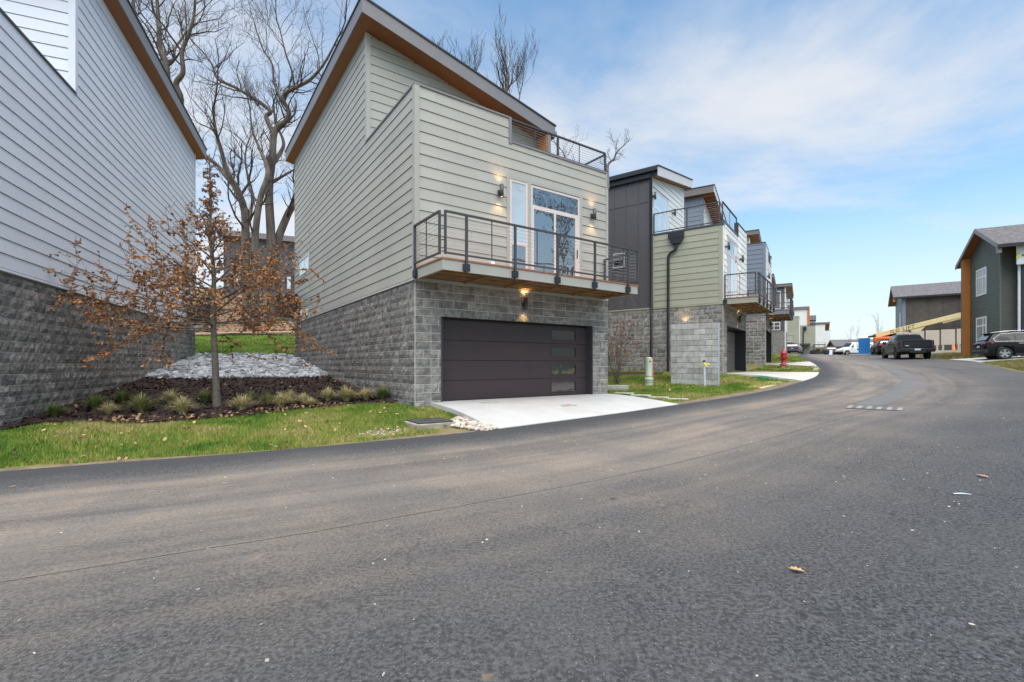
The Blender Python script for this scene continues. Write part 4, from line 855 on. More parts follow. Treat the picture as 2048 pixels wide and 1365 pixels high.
    b = MB(); b.hexa([(-.2, 1.75, 5.75), (-.03, 1.75, 5.75), (-.03, 2.1, 5.75), (-.2, 2.1, 5.75), (-.2, 1.6, 6.0), (-.03, 1.6, 6.0), (-.03, 2.25, 6.0), (-.2, 2.25, 6.0)]); b.box(-.21, -.03, 1.59, 2.26, 6.001, 6.26); lh = b.obj('leader_head', 'black_metal', h)
    b = MB(); b.tube([(-.11, 1.92, 5.76), (-.11, 1.92, 5.6), (-.11, 1.98, 5.48), (-.11, 2.2, 5.36), (-.11, 2.28, 5.22), (-.11, 2.28, 3.0), (-.11, 2.28, -.1)], .06, 8); b.obj('downspout', 'black_metal', lh)
    garage(h, .70, 5.02, 2.10, 'garage_tan', 4, .5, frame='black_metal')
    lamp(h, 2.9, 0, 2.5, 7.0); lamp(h, .42, -.02, 5.45, 3.0); lamp(h, 3.45, -.02, 5.45, 3.0); lamp(h, .06, 3.06, 8.15, 2.0, up=False, down=False); lamp(h, 3.0, 3.06, 8.15, 2.0, up=False, down=False)
    lamp(h, -.001, 1.55, 2.0, 9.0, nrm=(-1, 0), down=False)
    balcony(h, 0.0, 5.06, 1.29, 3.17, [.45, 1.5, 2.5, 3.5, 4.5], [1.0, 2.0, 3.0, 4.0], fas='olive_trim', joists=5)
olive_house()

# ------------------------------------------------------------------ slate blue house
def blue_house():
    h = H3; Wd, D = 5.1, 12.0
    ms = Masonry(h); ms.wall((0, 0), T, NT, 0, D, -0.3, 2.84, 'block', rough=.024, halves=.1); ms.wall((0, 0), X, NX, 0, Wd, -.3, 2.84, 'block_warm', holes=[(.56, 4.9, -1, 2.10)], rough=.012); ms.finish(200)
    core(h, [(.32, Wd - .02, .6, D, -.3, 2.9), (.13, Wd - .02, .13, D, 2.9, 6.4), (.13, Wd - .02, 3.6, D, 6.4, 9.6)])
    strip((0, 0), T, NT, -.03, D, 2.845, 2.91, 'blue_trim', h, d1=.04)
    side = backing((0, 0), T, NT, 0, 12, 2.91, 7.15, h); lap((0, 0), T, NT, .12, D, 2.92, 7.15, .2755, 'blue_siding', side); strip((0, 0), T, NT, 0, .12, 2.91, 7.15, 'blue_trim', h)
    up = backing((0, 0), T, NT, 3.47, 12, 7.15, 10.6, h); lap((0, 0), T, NT, 3.6, D, 7.15, 10.6, .2755, 'blue_siding', up); strip((0, 0), T, NT, 3.47, 3.6, 7.15, 10.6, 'blue_trim', h)
    fr = backing((0, 0), X, NX, 0, Wd, 2.91, 7.15, h, holes=[(2.2, 4.4, 6.45, 9)]); lap((0, 0), X, NX, .1, Wd, 2.92, 7.15, .2755, 'white_siding', fr, holes=[(2.2, 4.4, 6.45, 9), (1.2, 3.4, 3.0, 5.95)]); strip((0, 0), X, NX, -.028, .1, 2.91, 7.15, 'blue_trim', h, d1=.031)
    d = window(h, (0, 0), X, NX, 1.25, 3.35, 3.2, 5.9, 'frame_white', fw=.07, rows=[(5.2, .09)], cols=[(2.3, .09)], name='glass_door')
    for a, b, z0, z1 in ((1.32, 2.255, 5.245, 5.83), (2.345, 3.28, 5.245, 5.83), (1.32, 2.255, 3.27, 5.155), (2.345, 3.28, 3.27, 5.155)): pane(d, (0, 0), X, NX, a, b, z0, z1)
    for (x0, x1, y0, y1, z0, z1) in ((-.03, 2.25, -.035, .15, 7.15, 7.20), (-.03, .15, .151, 3.45, 7.15, 7.20), (2.2, 4.4, -.033, .15, 6.45, 6.5), (4.35, Wd + .03, -.035, .15, 7.15, 7.2)):
        b = MB(); b.box(x0, x1, y0, y1, z0, z1); b.obj('parapet_cap', 'dark_metal', h)
    b = MB(); b.box(.1, Wd, .1, 3.4, 6.3, 6.36); te = b.obj('roof_terrace', 'membrane', h); railing(te, [(2.3, .05), (4.3, .05)], 6.5, .75, [(0, .0), (0, 1.0), (0, 2.0)], [], brk=False)
    tl = (-.227, 10.52); uf = backing((0, 3.47), X, NX, 0, Wd, 6.3, 10.6, h, top=tl); lap((0, 3.47), X, NX, .1, Wd, 6.36, 10.6, .2755, 'white_siding', uf, top=tl); strip((0, 3.47), X, NX, -.03, .1, 7.15, 10.6, 'blue_trim', h, d1=.031, top=tl)
    roof_slab(h, -.35, 5.4, 2.75, D + .4, 10.6, 9.3, .42, fas='fascia_light', fas_side='fascia_brown')
    for k in range(12):
        b = MB(); s0 = -.1 + k * .42; b.box(s0, s0 + .05, 2.80, 3.46, 10.6 - .227 * (s0 + .35) - .07, 10.6 - .227 * (s0 + .35) + .01); b.obj('rafter_tail', 'soffit', h)
    garage(h, .56, 4.9, 2.10, 'garage_dark', 4, .45, frame='black_metal')
    lamp(h, 2.6, 0, 2.5, 6.0); lamp(h, .9, -.02, 5.3, 2.0)
    balcony(h, 0.0, 5.06, 1.22, 3.13, [.45, 1.5, 2.5, 3.5, 4.5], [1.0, 2.0, 3.0, 4.0], fas='blue_trim', joists=5)
blue_house()

# ------------------------------------------------------------------ simpler houses farther off
def box_house(name, label, loc, ang, Wd, D, Hh, base, side_m, front_m, roof=None, ex=.27, left=True, base_m='block', cat='house', right=False, extra=None, cap='dark_metal', back=-.6):
    """body s 0..Wd, t 0..D; masonry to `base`, siding to Hh; roof=(zl,zr,ovh_front,ovh_left,ovh_right,fascia)"""
    h = thing(name, label, cat, loc, R(ang)); b = MB()
    if base > 0: b.box(0, Wd, 0, D, back, base); b.obj('block_wall', base_m, h)
    top = Hh
    b = MB()
    if roof: zl, zr = roof[0], roof[1]; b.hexa([(.02, .02, base), (Wd - .02, .02, base), (Wd - .02, D - .02, base), (.02, D - .02, base), (.02, .02, zl), (Wd - .02, .02, zr), (Wd - .02, D - .02, zr), (.02, D - .02, zl)])
    else: b.box(.02, Wd - .02, .02, D - .02, base, Hh)
    b.obj('siding_wall', 'backing', h)
    tl = ((roof[1] - roof[0]) / Wd, roof[0]) if roof else None; hm = max(roof[0], roof[1]) if roof else Hh
    lap((0, 0), X, NX, 0, Wd, base + .01, hm, ex, front_m, h, top=tl, single=True)
    if left: lap((0, 0), T, NT, 0, D, base + .01, roof[0] if roof else Hh, ex, side_m, h, single=True)
    if right: lap((Wd, 0), T, (1, 0), 0, D, base + .01, roof[1] if roof else Hh, ex, side_m, h, single=True)
    for (a, b_) in ((-.025, .1), (Wd - .1, Wd + .025)): strip((0, 0), X, NX, a, b_, base, hm, front_m if front_m in ('white_siding',) else side_m, h, d1=.03, top=tl)
    if roof:
        of, ol, orr, fm = roof[2:6]; sl = (roof[1] - roof[0]) / Wd; roof_slab(h, -ol, Wd + orr, -of, D + .3, roof[0] - sl * ol, roof[1] + sl * orr, .34, fas=fm)
    else:
        q = MB(); q.box(-.04, Wd + .04, -.04, D, Hh, Hh + .06); q.obj('parapet_cap', cap, h)
    return h
def zat(x, y): return G(x, y)

# ------------------------------------------------------------------ houses farther along the row
h4 = box_house('tall_house', 'tall white house whose orange shed-roof soffit shows above the slate blue one', (20.6, 41.0, 2.2), 57.5, 4.6, 8, 10, 2.8, 'sage', 'white_siding', roof=(10.4, 9.4, .75, .35, .3, 'fascia_brown'))
h5 = box_house('tall_house', 'white house with shed roof, mostly hidden behind the slate blue house balcony', (28.7, 52.9, 2.4), 57.5, 4.6, 8, 9, 2.8, 'blue_siding', 'white_siding', roof=(8.75, 7.9, .55, .3, .3, 'fascia_brown'))
h6 = box_house('charcoal_house', 'charcoal house on block base with white window and tilted roof, past the slate blue balcony', (34.7, 60.0, 2.72), 57.5, 4.8, 9, 8.7, 3.08, 'charcoal', 'white_siding', roof=(8.62, 7.8, .75, .3, .3, 'fascia_brown'))
w = window(h6, (0, 0), T, NT, .55, 1.95, 3.2, 4.25, 'frame_white', fw=.09, cols=[(1.25, .09)], rows=[(3.75, .08)], d=.06)
for a, b in ((.64, 1.2), (1.3, 1.86)): pane(w, (0, 0), T, NT, a, b, 3.29, 4.16)
w = window(h6, (0, 0), T, NT, .5, 1.3, 5.9, 8.2, 'frame_white', fw=.09, d=.06, name='glass_door'); pane(w, (0, 0), T, NT, .59, 1.21, 5.99, 8.11, 'glass_white')
b = MB(); b.box(-.06, .06, -.06, .06, -.5, 8.6); b.obj('corner_board', 'white_trim', h6)

f1 = box_house('olive_row_house', 'far olive house behind the silver car, first of the two', (47.4, 78.0, 2.85), 57.5, 5, 8, 6.6, 2.2, 'olive', 'white_siding')
b = MB(); b.box(.1, 4.9, 1.1, 6, 6.66, 8.0); up = b.obj('upper_storey', 'charcoal', f1); b = MB(); b.hexa([(-.2, .8, 7.7), (5.2, .8, 7.2), (5.2, 6.4, 7.2), (-.2, 6.4, 7.7), (-.2, .8, 8.55), (5.2, .8, 8.05), (5.2, 6.4, 8.05), (-.2, 6.4, 8.55)]); b.obj('roof', 'fascia', up)
b = MB(); b.box(-1.1, -.02, .8, 2.9, 2.35, 2.5); bo = b.obj('balcony', 'flashing', f1); railing(bo, [(-1.1, 2.9), (-1.1, .8)], 2.5, .95, [(0, 0), (0, 1), (0, 2.1)], brk=False, ncab=4)
f2 = box_house('olive_row_house', 'far olive house with black downspout and white box on its roof', (59.1, 92.0, 2.95), 57.5, 5, 9, 6.2, 2.2, 'olive', 'white_siding')
b = MB(); b.box(.15, 4.8, 1.35, 3.6, 6.27, 9.5); up = b.obj('upper_storey', 'white_siding', f2); b = MB(); b.box(-.1, 4.9, 1.0, 4.0, 9.5, 10.0); b.obj('roof', 'fascia_brown', up); b = MB(); b.box(.0, .3, .95, 1.35, 6.27, 9.5); b.obj('wood_fin', 'wood_panel', up)
b = MB(); b.box(.3, 4.8, .05, .9, 6.27, 6.9); up = b.obj('upper_screen', 'charcoal', f2); b = MB(); b.box(.1, 4.9, -.1, 1.3, 7.3, 8.2); b.obj('roof', 'fascia', up)
b = MB(); b.box(-.35, -.04, 1.5, 2.1, 5.4, 6.0); lh = b.obj('leader_head', 'black_metal', f2); b = MB(); b.tube([(-.2, 1.75, 5.5), (-.2, 2.05, 4.9), (-.2, 2.1, -.5)], .11, 6); b.obj('downspout', 'black_metal', lh)
b = MB(); b.box(-1.2, -.03, .9, 2.7, 2.4, 2.7); b.obj('balcony', 'dark_metal', f2)
f3 = box_house('white_row_house', 'far white house with tilted brown roof and small balcony', (70.2, 106.0, 3.0), 57.5, 5, 7, 7.6, 2.0, 'white_siding', 'white_siding', roof=(7.6, 6.6, .9, .2, .2, 'fascia_brown'))
b = MB(); b.box(-1.3, -.03, .0, 2.4, 2.2, 2.45); bo = b.obj('balcony', 'joist', f3); railing(bo, [(-1.3, 2.4), (-1.3, 0), (0, 0)], 2.45, 1.1, [(0, 0), (0, 1.2), (0, 2.4)], brk=False, ncab=4)
f4 = box_house('white_row_house', 'farthest and smallest of the white row houses', (80.8, 120.0, 3.0), 57.5, 5, 6, 7.2, 2.0, 'white_siding', 'white_siding')
b = MB(); b.box(.2, 4.8, .3, 3, 7.27, 8.9); b.obj('upper_storey', 'fascia', f4)
f5 = box_house('grey_row_house', 'small grey house at the far end of the row, low on the skyline', (90.0, 130.0, 2.8), 57.5, 5, 6, 4.6, 1.0, 'blue_siding', 'white_siding')

def gable(house, s0, s1, t0, t1, ze, zr, axis='t', th=.16, top='shingle', fas='fascia', sof='soffit', mid=None, of=.03, name='roof'):
    """gable roof; ridge along `axis`; ze eave underside, zr ridge underside; mid: ridge position across"""
    m_ = mid if mid is not None else ((s0 + s1) / 2 if axis == 't' else (t0 + t1) / 2); ro = None
    for k, (e, r) in enumerate((((s0 if axis == 't' else t0), m_), ((s1 if axis == 't' else t1), m_))):
        def q(c, l, z): return (c, l, z) if axis == 't' else (l, c, z)
        l0, l1 = (t0, t1) if axis == 't' else (s0, s1); b = MB()
        b.hexa([q(e, l0, ze), q(r, l0, zr), q(r, l1, zr), q(e, l1, ze), q(e, l0, ze + th), q(r, l0, zr + th), q(r, l1, zr + th), q(e, l1, ze + th)])
        if ro is None: ro = b.obj(name, top, house)
        else: b.obj('roof_slope', top, ro)
        b = MB(); i = .06; l0b = l0 - .012; b.hexa([q(e, l0b, ze - .09), q(r, l0b, zr - .09), q(r, l0b + .05, zr - .09), q(e, l0b + .05, ze - .09), q(e, l0b, ze + th - .02), q(r, l0b, zr + th - .02), q(r, l0b + .05, zr + th - .02), q(e, l0b + .05, ze + th - .02)]); b.obj('rake_board', fas, ro)
        b = MB(); b.hexa([q(e, l0 + .05, ze - .035), q(r, l0 + .05, zr - .035), q(r, l1 - .02, zr - .035), q(e, l1 - .02, ze - .035), q(e, l0 + .05, ze - .004), q(r, l0 + .05, zr - .004), q(r, l1 - .02, zr - .004), q(e, l1 - .02, ze - .004)]); b.obj('soffit', sof, ro)
    return ro
# green gabled house on the right
HG = thing('green_house', 'dark green gabled house with orange wood panel, at the right edge', 'house', (32.86, 33.87, 1.84), R(-118.2)); HG.scale = (1.135, 1.135, 1.135)
def green_house():
    h = HG; Wd = 4.35
    def top(s): return 0
    zr, ze, mid = 7.62, 6.0, 2.2
    slope = (zr - ze) / (mid + 1.02); slope2 = (zr - ze) / (5.45 - mid)
    b = MB(); b.add([(0, .03, -.5), (Wd, .03, -.5), (Wd, .03, ze + (5.45 - Wd) * slope2), (mid, .03, zr - .05), (0, .03, ze + 1.02 * slope - .05), (0, 9, -.5), (Wd, 9, -.5), (Wd, 9, ze + (5.45 - Wd) * slope2), (mid, 9, zr - .05), (0, 9, ze + 1.02 * slope - .05)], [(0, 1, 2, 3, 4), (9, 8, 7, 6, 5), (0, 5, 6, 1), (1, 6, 7, 2), (2, 7, 8, 3), (3, 8, 9, 4), (4, 9, 5, 0)])
    b.obj('siding_wall', 'green_trim', h)
    wins = [(1.25, 2.35, 3.95, 5.55), (1.25, 2.35, .95, 2.6)]
    wins = [(1.05, 2.55, 3.85, 5.45), (1.05, 2.55, .95, 2.55)]
    # two laps meet at the ridge line
    lap((0, 0), X, NX, .02, mid, -.4, zr - .1, .135, 'green_siding', h, holes=wins, top=(slope, ze + 1.02 * slope - .06), single=True, tilt=.022, gap=.010)
    lap((0, 0), X, NX, mid, Wd - .1, -.4, zr - .1, .135, 'green_siding', h, holes=wins, top=(-slope2, zr + mid * slope2 - .06), single=True, tilt=.022, gap=.010)
    strip((0, 0), X, NX, Wd - .1, Wd + .02, -.4, 6.4, 'green_trim', h, d1=.03)
    lap((Wd, 0), T, (1, 0), .05, 1.6, -.4, 6.2, .135, 'green_siding_shaded', h, single=True, tilt=.022, gap=.010)
    for (a, b_, z0, z1) in wins:
        strip((0, 0), X, NX, a - .09, b_ + .09, z0 - .09, z1 + .09, 'green_trim', h, 'window_casing', d0=-.02, d1=.016)
        m_ = a + .48; w = window(h, (0, 0), X, NX, a, b_, z0, z1, 'frame_white', fw=.09, cols=[(b_ - .48, .09)], rows=[(z1 - .52, .09)], d=.05, dep=.03)
        for p, q in ((a + .09, b_ - .525), (b_ - .435, b_ - .09)):
            pane(w, (0, 0), X, NX, p, q, z0 + .09, z1 - .565, 'glass_grey_reflection', d=.03); pane(w, (0, 0), X, NX, p, q, z1 - .475, z1 - .09, 'glass_grey_reflection', d=.03)
    # orange fin at the far end, roof overhanging it
    b = MB(); b.box(-.18, -.06, -.40, .2, -.5, 6.35); f = b.obj('fin_wall', 'green_trim', h); b = MB(); b.box(-.06, -.015, -.38, .02, -.45, 6.4); b.obj('wood_lining', 'wood_panel', f)
    r = gable(h, -1.02, 5.45, -.45, 9, ze, zr, 't', .16, mid=mid)
    b = MB(); b.box(5.45, 5.58, -.5, 9, ze - .05, ze + .12); b.obj('gutter', 'black_metal', h)
    b = MB(); b.box(5.2, 5.44, -.46, -.3, ze - .32, ze + .02); b.obj('eave_return', 'fascia', h)
    # bay nearer the viewer
    b = MB(); b.box(Wd + .02, 4.62, .85, 9, -.5, 6.1); b.obj('bay', 'green_trim', h); lap((Wd, .85), X, NX, .03, .26, -.4, 6.1, .135, 'green_siding', h, single=True, tilt=.022, gap=.010); lap((4.62, 0), T, (1, 0), .85, 9, -.4, 6.1, .135, 'green_siding_shaded', h, single=True, tilt=.022, gap=.010)
    b = MB(); b.box(4.65, 4.75, .56, .66, -.5, 6.0); b.obj('downspout', 'flashing', h); b = MB(); b.box(4.65, 4.78, .68, .82, -.5, 6.0); b.obj('downspout', 'black_metal', h)
    b = MB(); b.lathe([(.001, .0), (.14, .0), (.16, .08), (.22, .1), (.18, .22), (.001, .28)], 12, (2.9, 2.3, 7.45)); b.obj('roof_vent', 'flashing', h)
green_house()
def roof_tabs(house, s0, s1, t0, t1, ze, zr, mid, n_rows=14):
    pass
pk = thing('wrapped_panel', 'white wrapped panel with yellow labels hung beside the black downspout, right edge', 'panel', (30.85, 28.45, 8.15), R(-118.2))
b = MB(); b.box(-.06, .06, -.35, .7, -.6, .6); bevel(b.obj('board', 'wrap', pk), .05)
mat('print_green', (.03, .30, .22), .6)
for (y, z, c) in ((-.28, .05, 'ribbon'), (-.28, -.16, 'ribbon'), (-.05, -.06, 'print_green'), (.2, .2, 'letter')):
    b = MB(); b.box(.062, .066, y - .09, y + .07, z - .07, z + .07); b.obj('print_patch', c, pk)

# dark brown building behind the lift
HB = thing('brown_building', 'long dark brown unfinished building with grey shingle roof, behind the boom lift', 'building', (42.96, 52.0, 2.75), R(-35.2))
b = MB(); b.prism([(0, -.8), (0, 6.1), (4, 7.75), (8, 6.1), (8, -.8)], .02, 20, 'x'); b.obj('wall', 'brown_panel', HB)
for k in range(11): strip((0, 0), X, NX, .9 + k * 1.22, .94 + k * 1.22, -.4, 6.0, 'backing', HB, 'panel_joint', d0=-.01, d1=.006)
strip((0, 0), X, NX, -.02, .28, -.5, 6.05, 'blue_trim', HB, 'corner_board', d1=.04)
b = MB(); b.prism([(.02, -.8), (.02, 6.1), (4, 7.7), (7.98, 6.1), (7.98, -.8)], -.05, .0, 'x'); b.obj('gable_wall', 'blue_siding', HB)
w = window(HB, (-.05, 0), T, NT, 1.2, 2.3, 1.6, 4.6, 'frame_white', fw=.12, d=.04); pane(w, (-.05, 0), T, NT, 1.32, 2.18, 1.72, 4.48, 'glass_white')
w = window(HB, (0, 0), X, NX, 4.4, 7.6, -.2, 1.2, 'joist', fw=.12, d=.05, name='framed_opening')
gable(HB, -.75, 20.5, -.35, 8.35, 6.05, 7.82, 's', .18)
b = MB(); b.box(-.7, 20, -.5, -.36, 6.0, 6.16); b.obj('gutter', 'black_metal', HB)
b = MB(); b.box(-.8, -.6, -.3, .1, 5.7, 6.05); b.obj('eave_return', 'wood_panel', HB)

HF = thing('far_low_house', 'low far house with dark grey roof and orange corner, behind the white van', 'house', (77.0, 112.0, 2.4), R(-20))
b = MB(); b.prism([(0, -1), (0, 3.3), (3.5, 4.9), (7, 3.3), (7, -1)], 0, 9, 'x'); b.obj('wall', 'brown_panel', HF); gable(HF, -.5, 9.5, -.4, 7.4, 3.3, 5.0, 's', .2); b = MB(); b.box(-.3, .9, -.06, 0, -1, 3.3); b.obj('wood_panel', 'wood_panel', HF)
HK = thing('far_dark_house', 'dark roofed building low on the skyline, left of the brown building', 'house', (44.9, 57.5, 2.9), R(-10))
b = MB(); b.box(0, 3, 0, 1.6, -.5, 2.4); b.obj('wall', 'backing', HK); b = MB(); b.hexa([(-.4, -.3, 2.0), (3.2, -.3, 2.9), (3.2, 2, 2.9), (-.4, 2, 2.0), (-.4, -.3, 2.2), (3.2, -.3, 3.1), (3.2, 2, 3.1), (-.4, 2, 2.2)]); b.obj('roof', 'membrane', HK)

# grey building on the hill behind the trees
HR = thing('grey_building', 'dark grey panelled building on the hill behind the bare trees', 'building', (-29.3, 48.0, 8.4), R(4))
b = MB(); b.hexa([(0, 0, -1.5), (16, 0, -1.5), (16, 8, -1.5), (0, 8, -1.5), (0, 0, 6.2), (16, 0, 4.9), (16, 8, 4.9), (0, 8, 6.2)]); b.obj('wall', 'grey_panel', HR)
b = MB(); b.hexa([(-.4, -.5, 6.2), (16.4, -.5, 4.85), (16.4, 8, 4.85), (-.4, 8, 6.2), (-.4, -.5, 6.75), (16.4, -.5, 5.4), (16.4, 8, 5.4), (-.4, 8, 6.75)]); b.obj('roof', 'fascia', HR)
for (a0, a1, z0, z1, g) in ((1.4, 2.9, 3.3, 4.4, 'glass'), (1.0, 1.7, 1.2, 2.9, 'glass_white'), (2.5, 3.1, .2, 2.6, 'glass_white'), (4.2, 4.9, .1, 2.6, 'glass_white'), (6.2, 6.7, .8, 2.2, 'glass_white'), (7.4, 8.2, 2.2, 4.4, 'glass'), (7.4, 8.2, .0, 1.8, 'glass_white')):
    w = window(HR, (0, 0), X, NX, a0, a1, z0, z1, 'frame_dark', fw=.06, d=.05); pane(w, (0, 0), X, NX, a0 + .06, a1 - .06, z0 + .06, z1 - .06, g, d=.01)
b = MB(); b.box(7.2, 9.5, -1.3, 0, 1.85, 2.05); b.obj('balcony', 'dark_metal', HR)
for k in range(8): strip((0, 0), X, NX, .6 + k * 1.6, .64 + k * 1.6, -1.4, 5.0, 'dark_metal', HR, 'panel_joint', d0=-.01, d1=.012)

# house across the road, behind the viewer (seen only mirrored in the balcony glass)
HX = thing('gabled_house', 'dark gabled house across the road, seen only as a reflection in the balcony door', 'house', (29.5, 9.5, 1.7), R(-76))
b = MB(); b.prism([(0, -2), (0, 5.0), (5, 7.4), (10, 5.0), (10, -2)], 0, 8, 'y'); b.obj('wall', 'green_trim', HX); gable(HX, -.6, 10.6, -.5, 8.5, 4.75, 7.55, 't', .2)

# ------------------------------------------------------------------ street furniture by the houses
def binwall():
    o = thing('screen_wall', 'smooth grey concrete block screen wall on the grass in front of the olive house', 'wall', (5.92, 17.62, 0.77), R(-36.2 + 5.5)); L_ = 1.64; nr = 11
    b = MB(); b.box(.012, L_ - .012, .014, .186, -.3, nr * .2032 - .004); co = b.obj('mortar_core', 'mortar_grey', o)
    for r in range(nr + 1):
        z = (r - 1) * .2032 + .006; xs = [0]; x = .2032 if r % 2 else .4064
        while x < L_ - .02: xs.append(x); x += .4064
        xs.append(L_)
        for a, c in zip(xs[:-1], xs[1:]):
            if c - a < .03: continue
            q = MB(); q.box(a + .006, c - .006, -.0, .2, z, z + .191); q.obj('block', 'cmu', co)
    b = MB(); b.box(L_ + .001, L_ + .014, .0, .2, -.3, nr * .2032); b.obj('end_face', 'pvc', o)
    b = MB(); b.box(.0, .2, .2, 1.6, -.3, nr * .2032 - .01); b.obj('return_wall', 'cmu', o)
binwall()
def pedestal():
    x, y = 5.07, 17.5; o = thing('utility_pedestal', 'pale green cylindrical utility pedestal beside the black downspout', 'pedestal', (x, y, G(x, y)))
    b = MB(); b.lathe([(.12, .2), (.115, .3), (.125, .31), (.125, .35), (.118, .36), (.118, .98), (.11, 1.01), (.08, 1.035), (.001, 1.04)], 20); b.obj('column', 'pedestal', o)
    b = MB(); b.lathe([(.15, -.1), (.16, .02), (.155, .06), (.14, .075), (.155, .09), (.165, .13), (.15, .16), (.165, .18), (.165, .24), (.13, .29), (.115, .3)], 20); b.obj('base', 'pedestal', o)
    b = MB(); b.box(-.02, .035, -.128, -.118, .86, .90); b.obj('label_plate', 'letter', o); b = MB(); b.box(.0, .03, -.128, -.118, .72, .82); b.obj('label_plate', 'pvc', o)
    s = thing('marker_stake', 'thin rusty red marker stake leaning beside the green pedestal', 'stake', (x + .17, y + .05, G(x, y)), 0); b = MB(); b.box(-.02, .02, -.012, .012, -.1, 1.05); b.obj('stake', 'orange_mark', s); b = MB(); b.box(-.05, -.025, -.012, .012, -.1, 1.0); b.obj('stake', 'pvc', s)
pedestal()
def pvc():
    x, y = 6.86, 16.82; o = thing('vent_pipe', 'pale blue grey pipe with black cap and yellow ribbon before the screen wall', 'pipe', (x, y, G(x, y)))
    b = MB(); b.tube([(0, 0, -.1), (-.005, 0, .4), (-.02, .0, .86)], .042, 14); b.obj('pipe', 'pvc', o); b = MB(); b.tube([(-.02, 0, .86), (-.022, 0, .92)], .05, 14); b.obj('cap', 'letter', o)
    b = MB(); b.tube([(-.02, 0, .8), (-.02, 0, .84)], .05, 12); b.add([(0, -.05, .84), (.16, -.07, .80), (.15, -.08, .76), (0, -.05, .80)], [(0, 1, 2, 3)]); b.add([(-.03, -.05, .84), (.08, -.09, .70), (.03, -.09, .69), (-.05, -.05, .8)], [(0, 1, 2, 3)]); b.obj('ribbon', 'ribbon', o)
pvc()
for k, (x, y) in enumerate([(3.55, 14.98), (3.95, 14.5), (4.36, 14.08), (4.80, 13.72)]):
    o = tag(put(None, 'stepping_stone'), '%s square paving stone from the driveway corner, in the grass' % ('first', 'second', 'third', 'fourth')[k], 'paver', 'stepping stones') if False else None
    b = MB(); b.box(-.3, .3, -.2, .2, -.04, .015); s = b.obj('stepping_stone', 'concrete_old', None, (x, y, G(x, y)), R(-20)); bevel(s, .012); tag(s, 'flat grey stepping stone in the grass, %s from the sage house corner' % ('first', 'second', 'third', 'fourth')[k], 'paver', 'stepping stones')
b = MB(); b.box(-1.1, .42, -.09, .09, -.1, .16); s = b.obj('kerb_block', 'concrete_old', None, (3.5, 15.95, G(3.5, 15.95)), R(-3)); bevel(s, .015); tag(s, 'grey concrete kerb block lying beyond the sage house corner', 'kerb')
def meter():
    x, y = -1.62, 9.3; o = thing('meter_box', 'black lidded water meter box in the grass beside the driveway', 'meter box', (x, y, G(x, y)), R(33)); b = MB()
    b.box(-.40, .40, -.36, .36, -.15, .055); bevel(b.obj('collar', 'concrete_side', o), .02); b = MB(); b.box(-.36, .36, -.32, .32, .056, .085); bevel(b.obj('lid', 'meter_lid', o), .012); b = MB(); b.box(-.06, .06, .1, .2, .0851, .092); b.obj('reader_disc', 'black_metal', o)
meter()
def hydrant():
    x, y = 15.15, 26.35; o = thing('fire_hydrant', 'red fire hydrant on the grass strip', 'hydrant', (x, y, G(x, y)), R(-20))
    b = MB(); b.lathe([(.115, -.1), (.115, .12)], 20); b.obj('foot', 'concrete_old', o)
    b = MB(); b.lathe([(.20, .12), (.20, .15), (.13, .16), (.125, .62), (.16, .64), (.16, .67), (.135, .68), (.13, .74), (.17, .75), (.17, .78), (.15, .80), (.13, .88), (.07, .94), (.035, .95), (.035, 1.0), (.001, 1.0)], 22); b.obj('barrel', 'hydrant', o)
    for (dx, dy, r, l) in ((1, 0, .065, .22), (-1, 0, .065, .22), (0, -1, .085, .22)):
        b = MB(); b.tube([(dx * .1, dy * .1, .55), (dx * (l - .05), dy * (l - .05), .55)], r, 14); b.tube([(dx * (l - .05), dy * (l - .05), .55), (dx * l, dy * l, .55)], r * 1.2, 8); b.tube([(dx * l, dy * l, .55), (dx * (l + .03), dy * (l + .03), .55)], .025, 6); b.obj('outlet_cap', 'hydrant', o)
    b = MB()
    for k in range(8): a = k * math.pi / 4; b.tube([(.18 * math.cos(a), .18 * math.sin(a), .10), (.18 * math.cos(a), .18 * math.sin(a), .175)], .014, 6)
    b.obj('flange_bolts', 'hydrant', o)
hydrant()
def hose():
    cx, cy = 10.05, 18.75; pts = []; rr = random.Random(4)
    for k in range(95):
        a = k * .27; r = .24 + .09 * math.sin(k * .17) + rr.uniform(-.015, .015); pts.append((cx - .1 + r * 1.3 * math.cos(a) + k * .002, cy + .1 + r * .75 * math.sin(a) - k * .003, 0))
    x, y = pts[-1][:2]
    for k in range(14): pts.append((x + .05 * k, y - .028 * k + .03 * math.sin(k * .6), 0))
    pts = [(p[0] - cx, p[1] - cy, G(p[0], p[1]) - G(cx, cy) + .05 + .02 * math.sin(i * .5) + (.03 if i < 95 else 0)) for i, p in enumerate(pts)]
    b = MB(); b.tube(pts, .011, 6); o = b.obj('garden_hose', 'hose', None, (cx, cy, G(cx, cy))); tag(o, 'green garden hose coiled on the grass by the second driveway', 'hose')
hose()
def grate():
    x, y = 8.45, 11.02; o = thing('drain_grate', 'slotted drain grate with pale bars set in the road', 'drain', (x, y, G(x, y) + .004), R(-41)); b = MB(); b.box(-.50, .50, -.40, .40, -.03, .006); b.obj('frame', 'grate_dark', o)
    for k in range(6):
        xx = -.46 + k * .184; q = MB(); q.hexa([(xx - .045, -.39, .006), (xx + .045, -.39, .006), (xx + .045, .39, .006), (xx - .045, .39, .006), (xx - .04, -.38, .013), (xx + .04, -.38, .013), (xx + .04, .38, .013), (xx - .04, .38, .013)]); q.obj('bar', 'grate_bar', o)
grate()
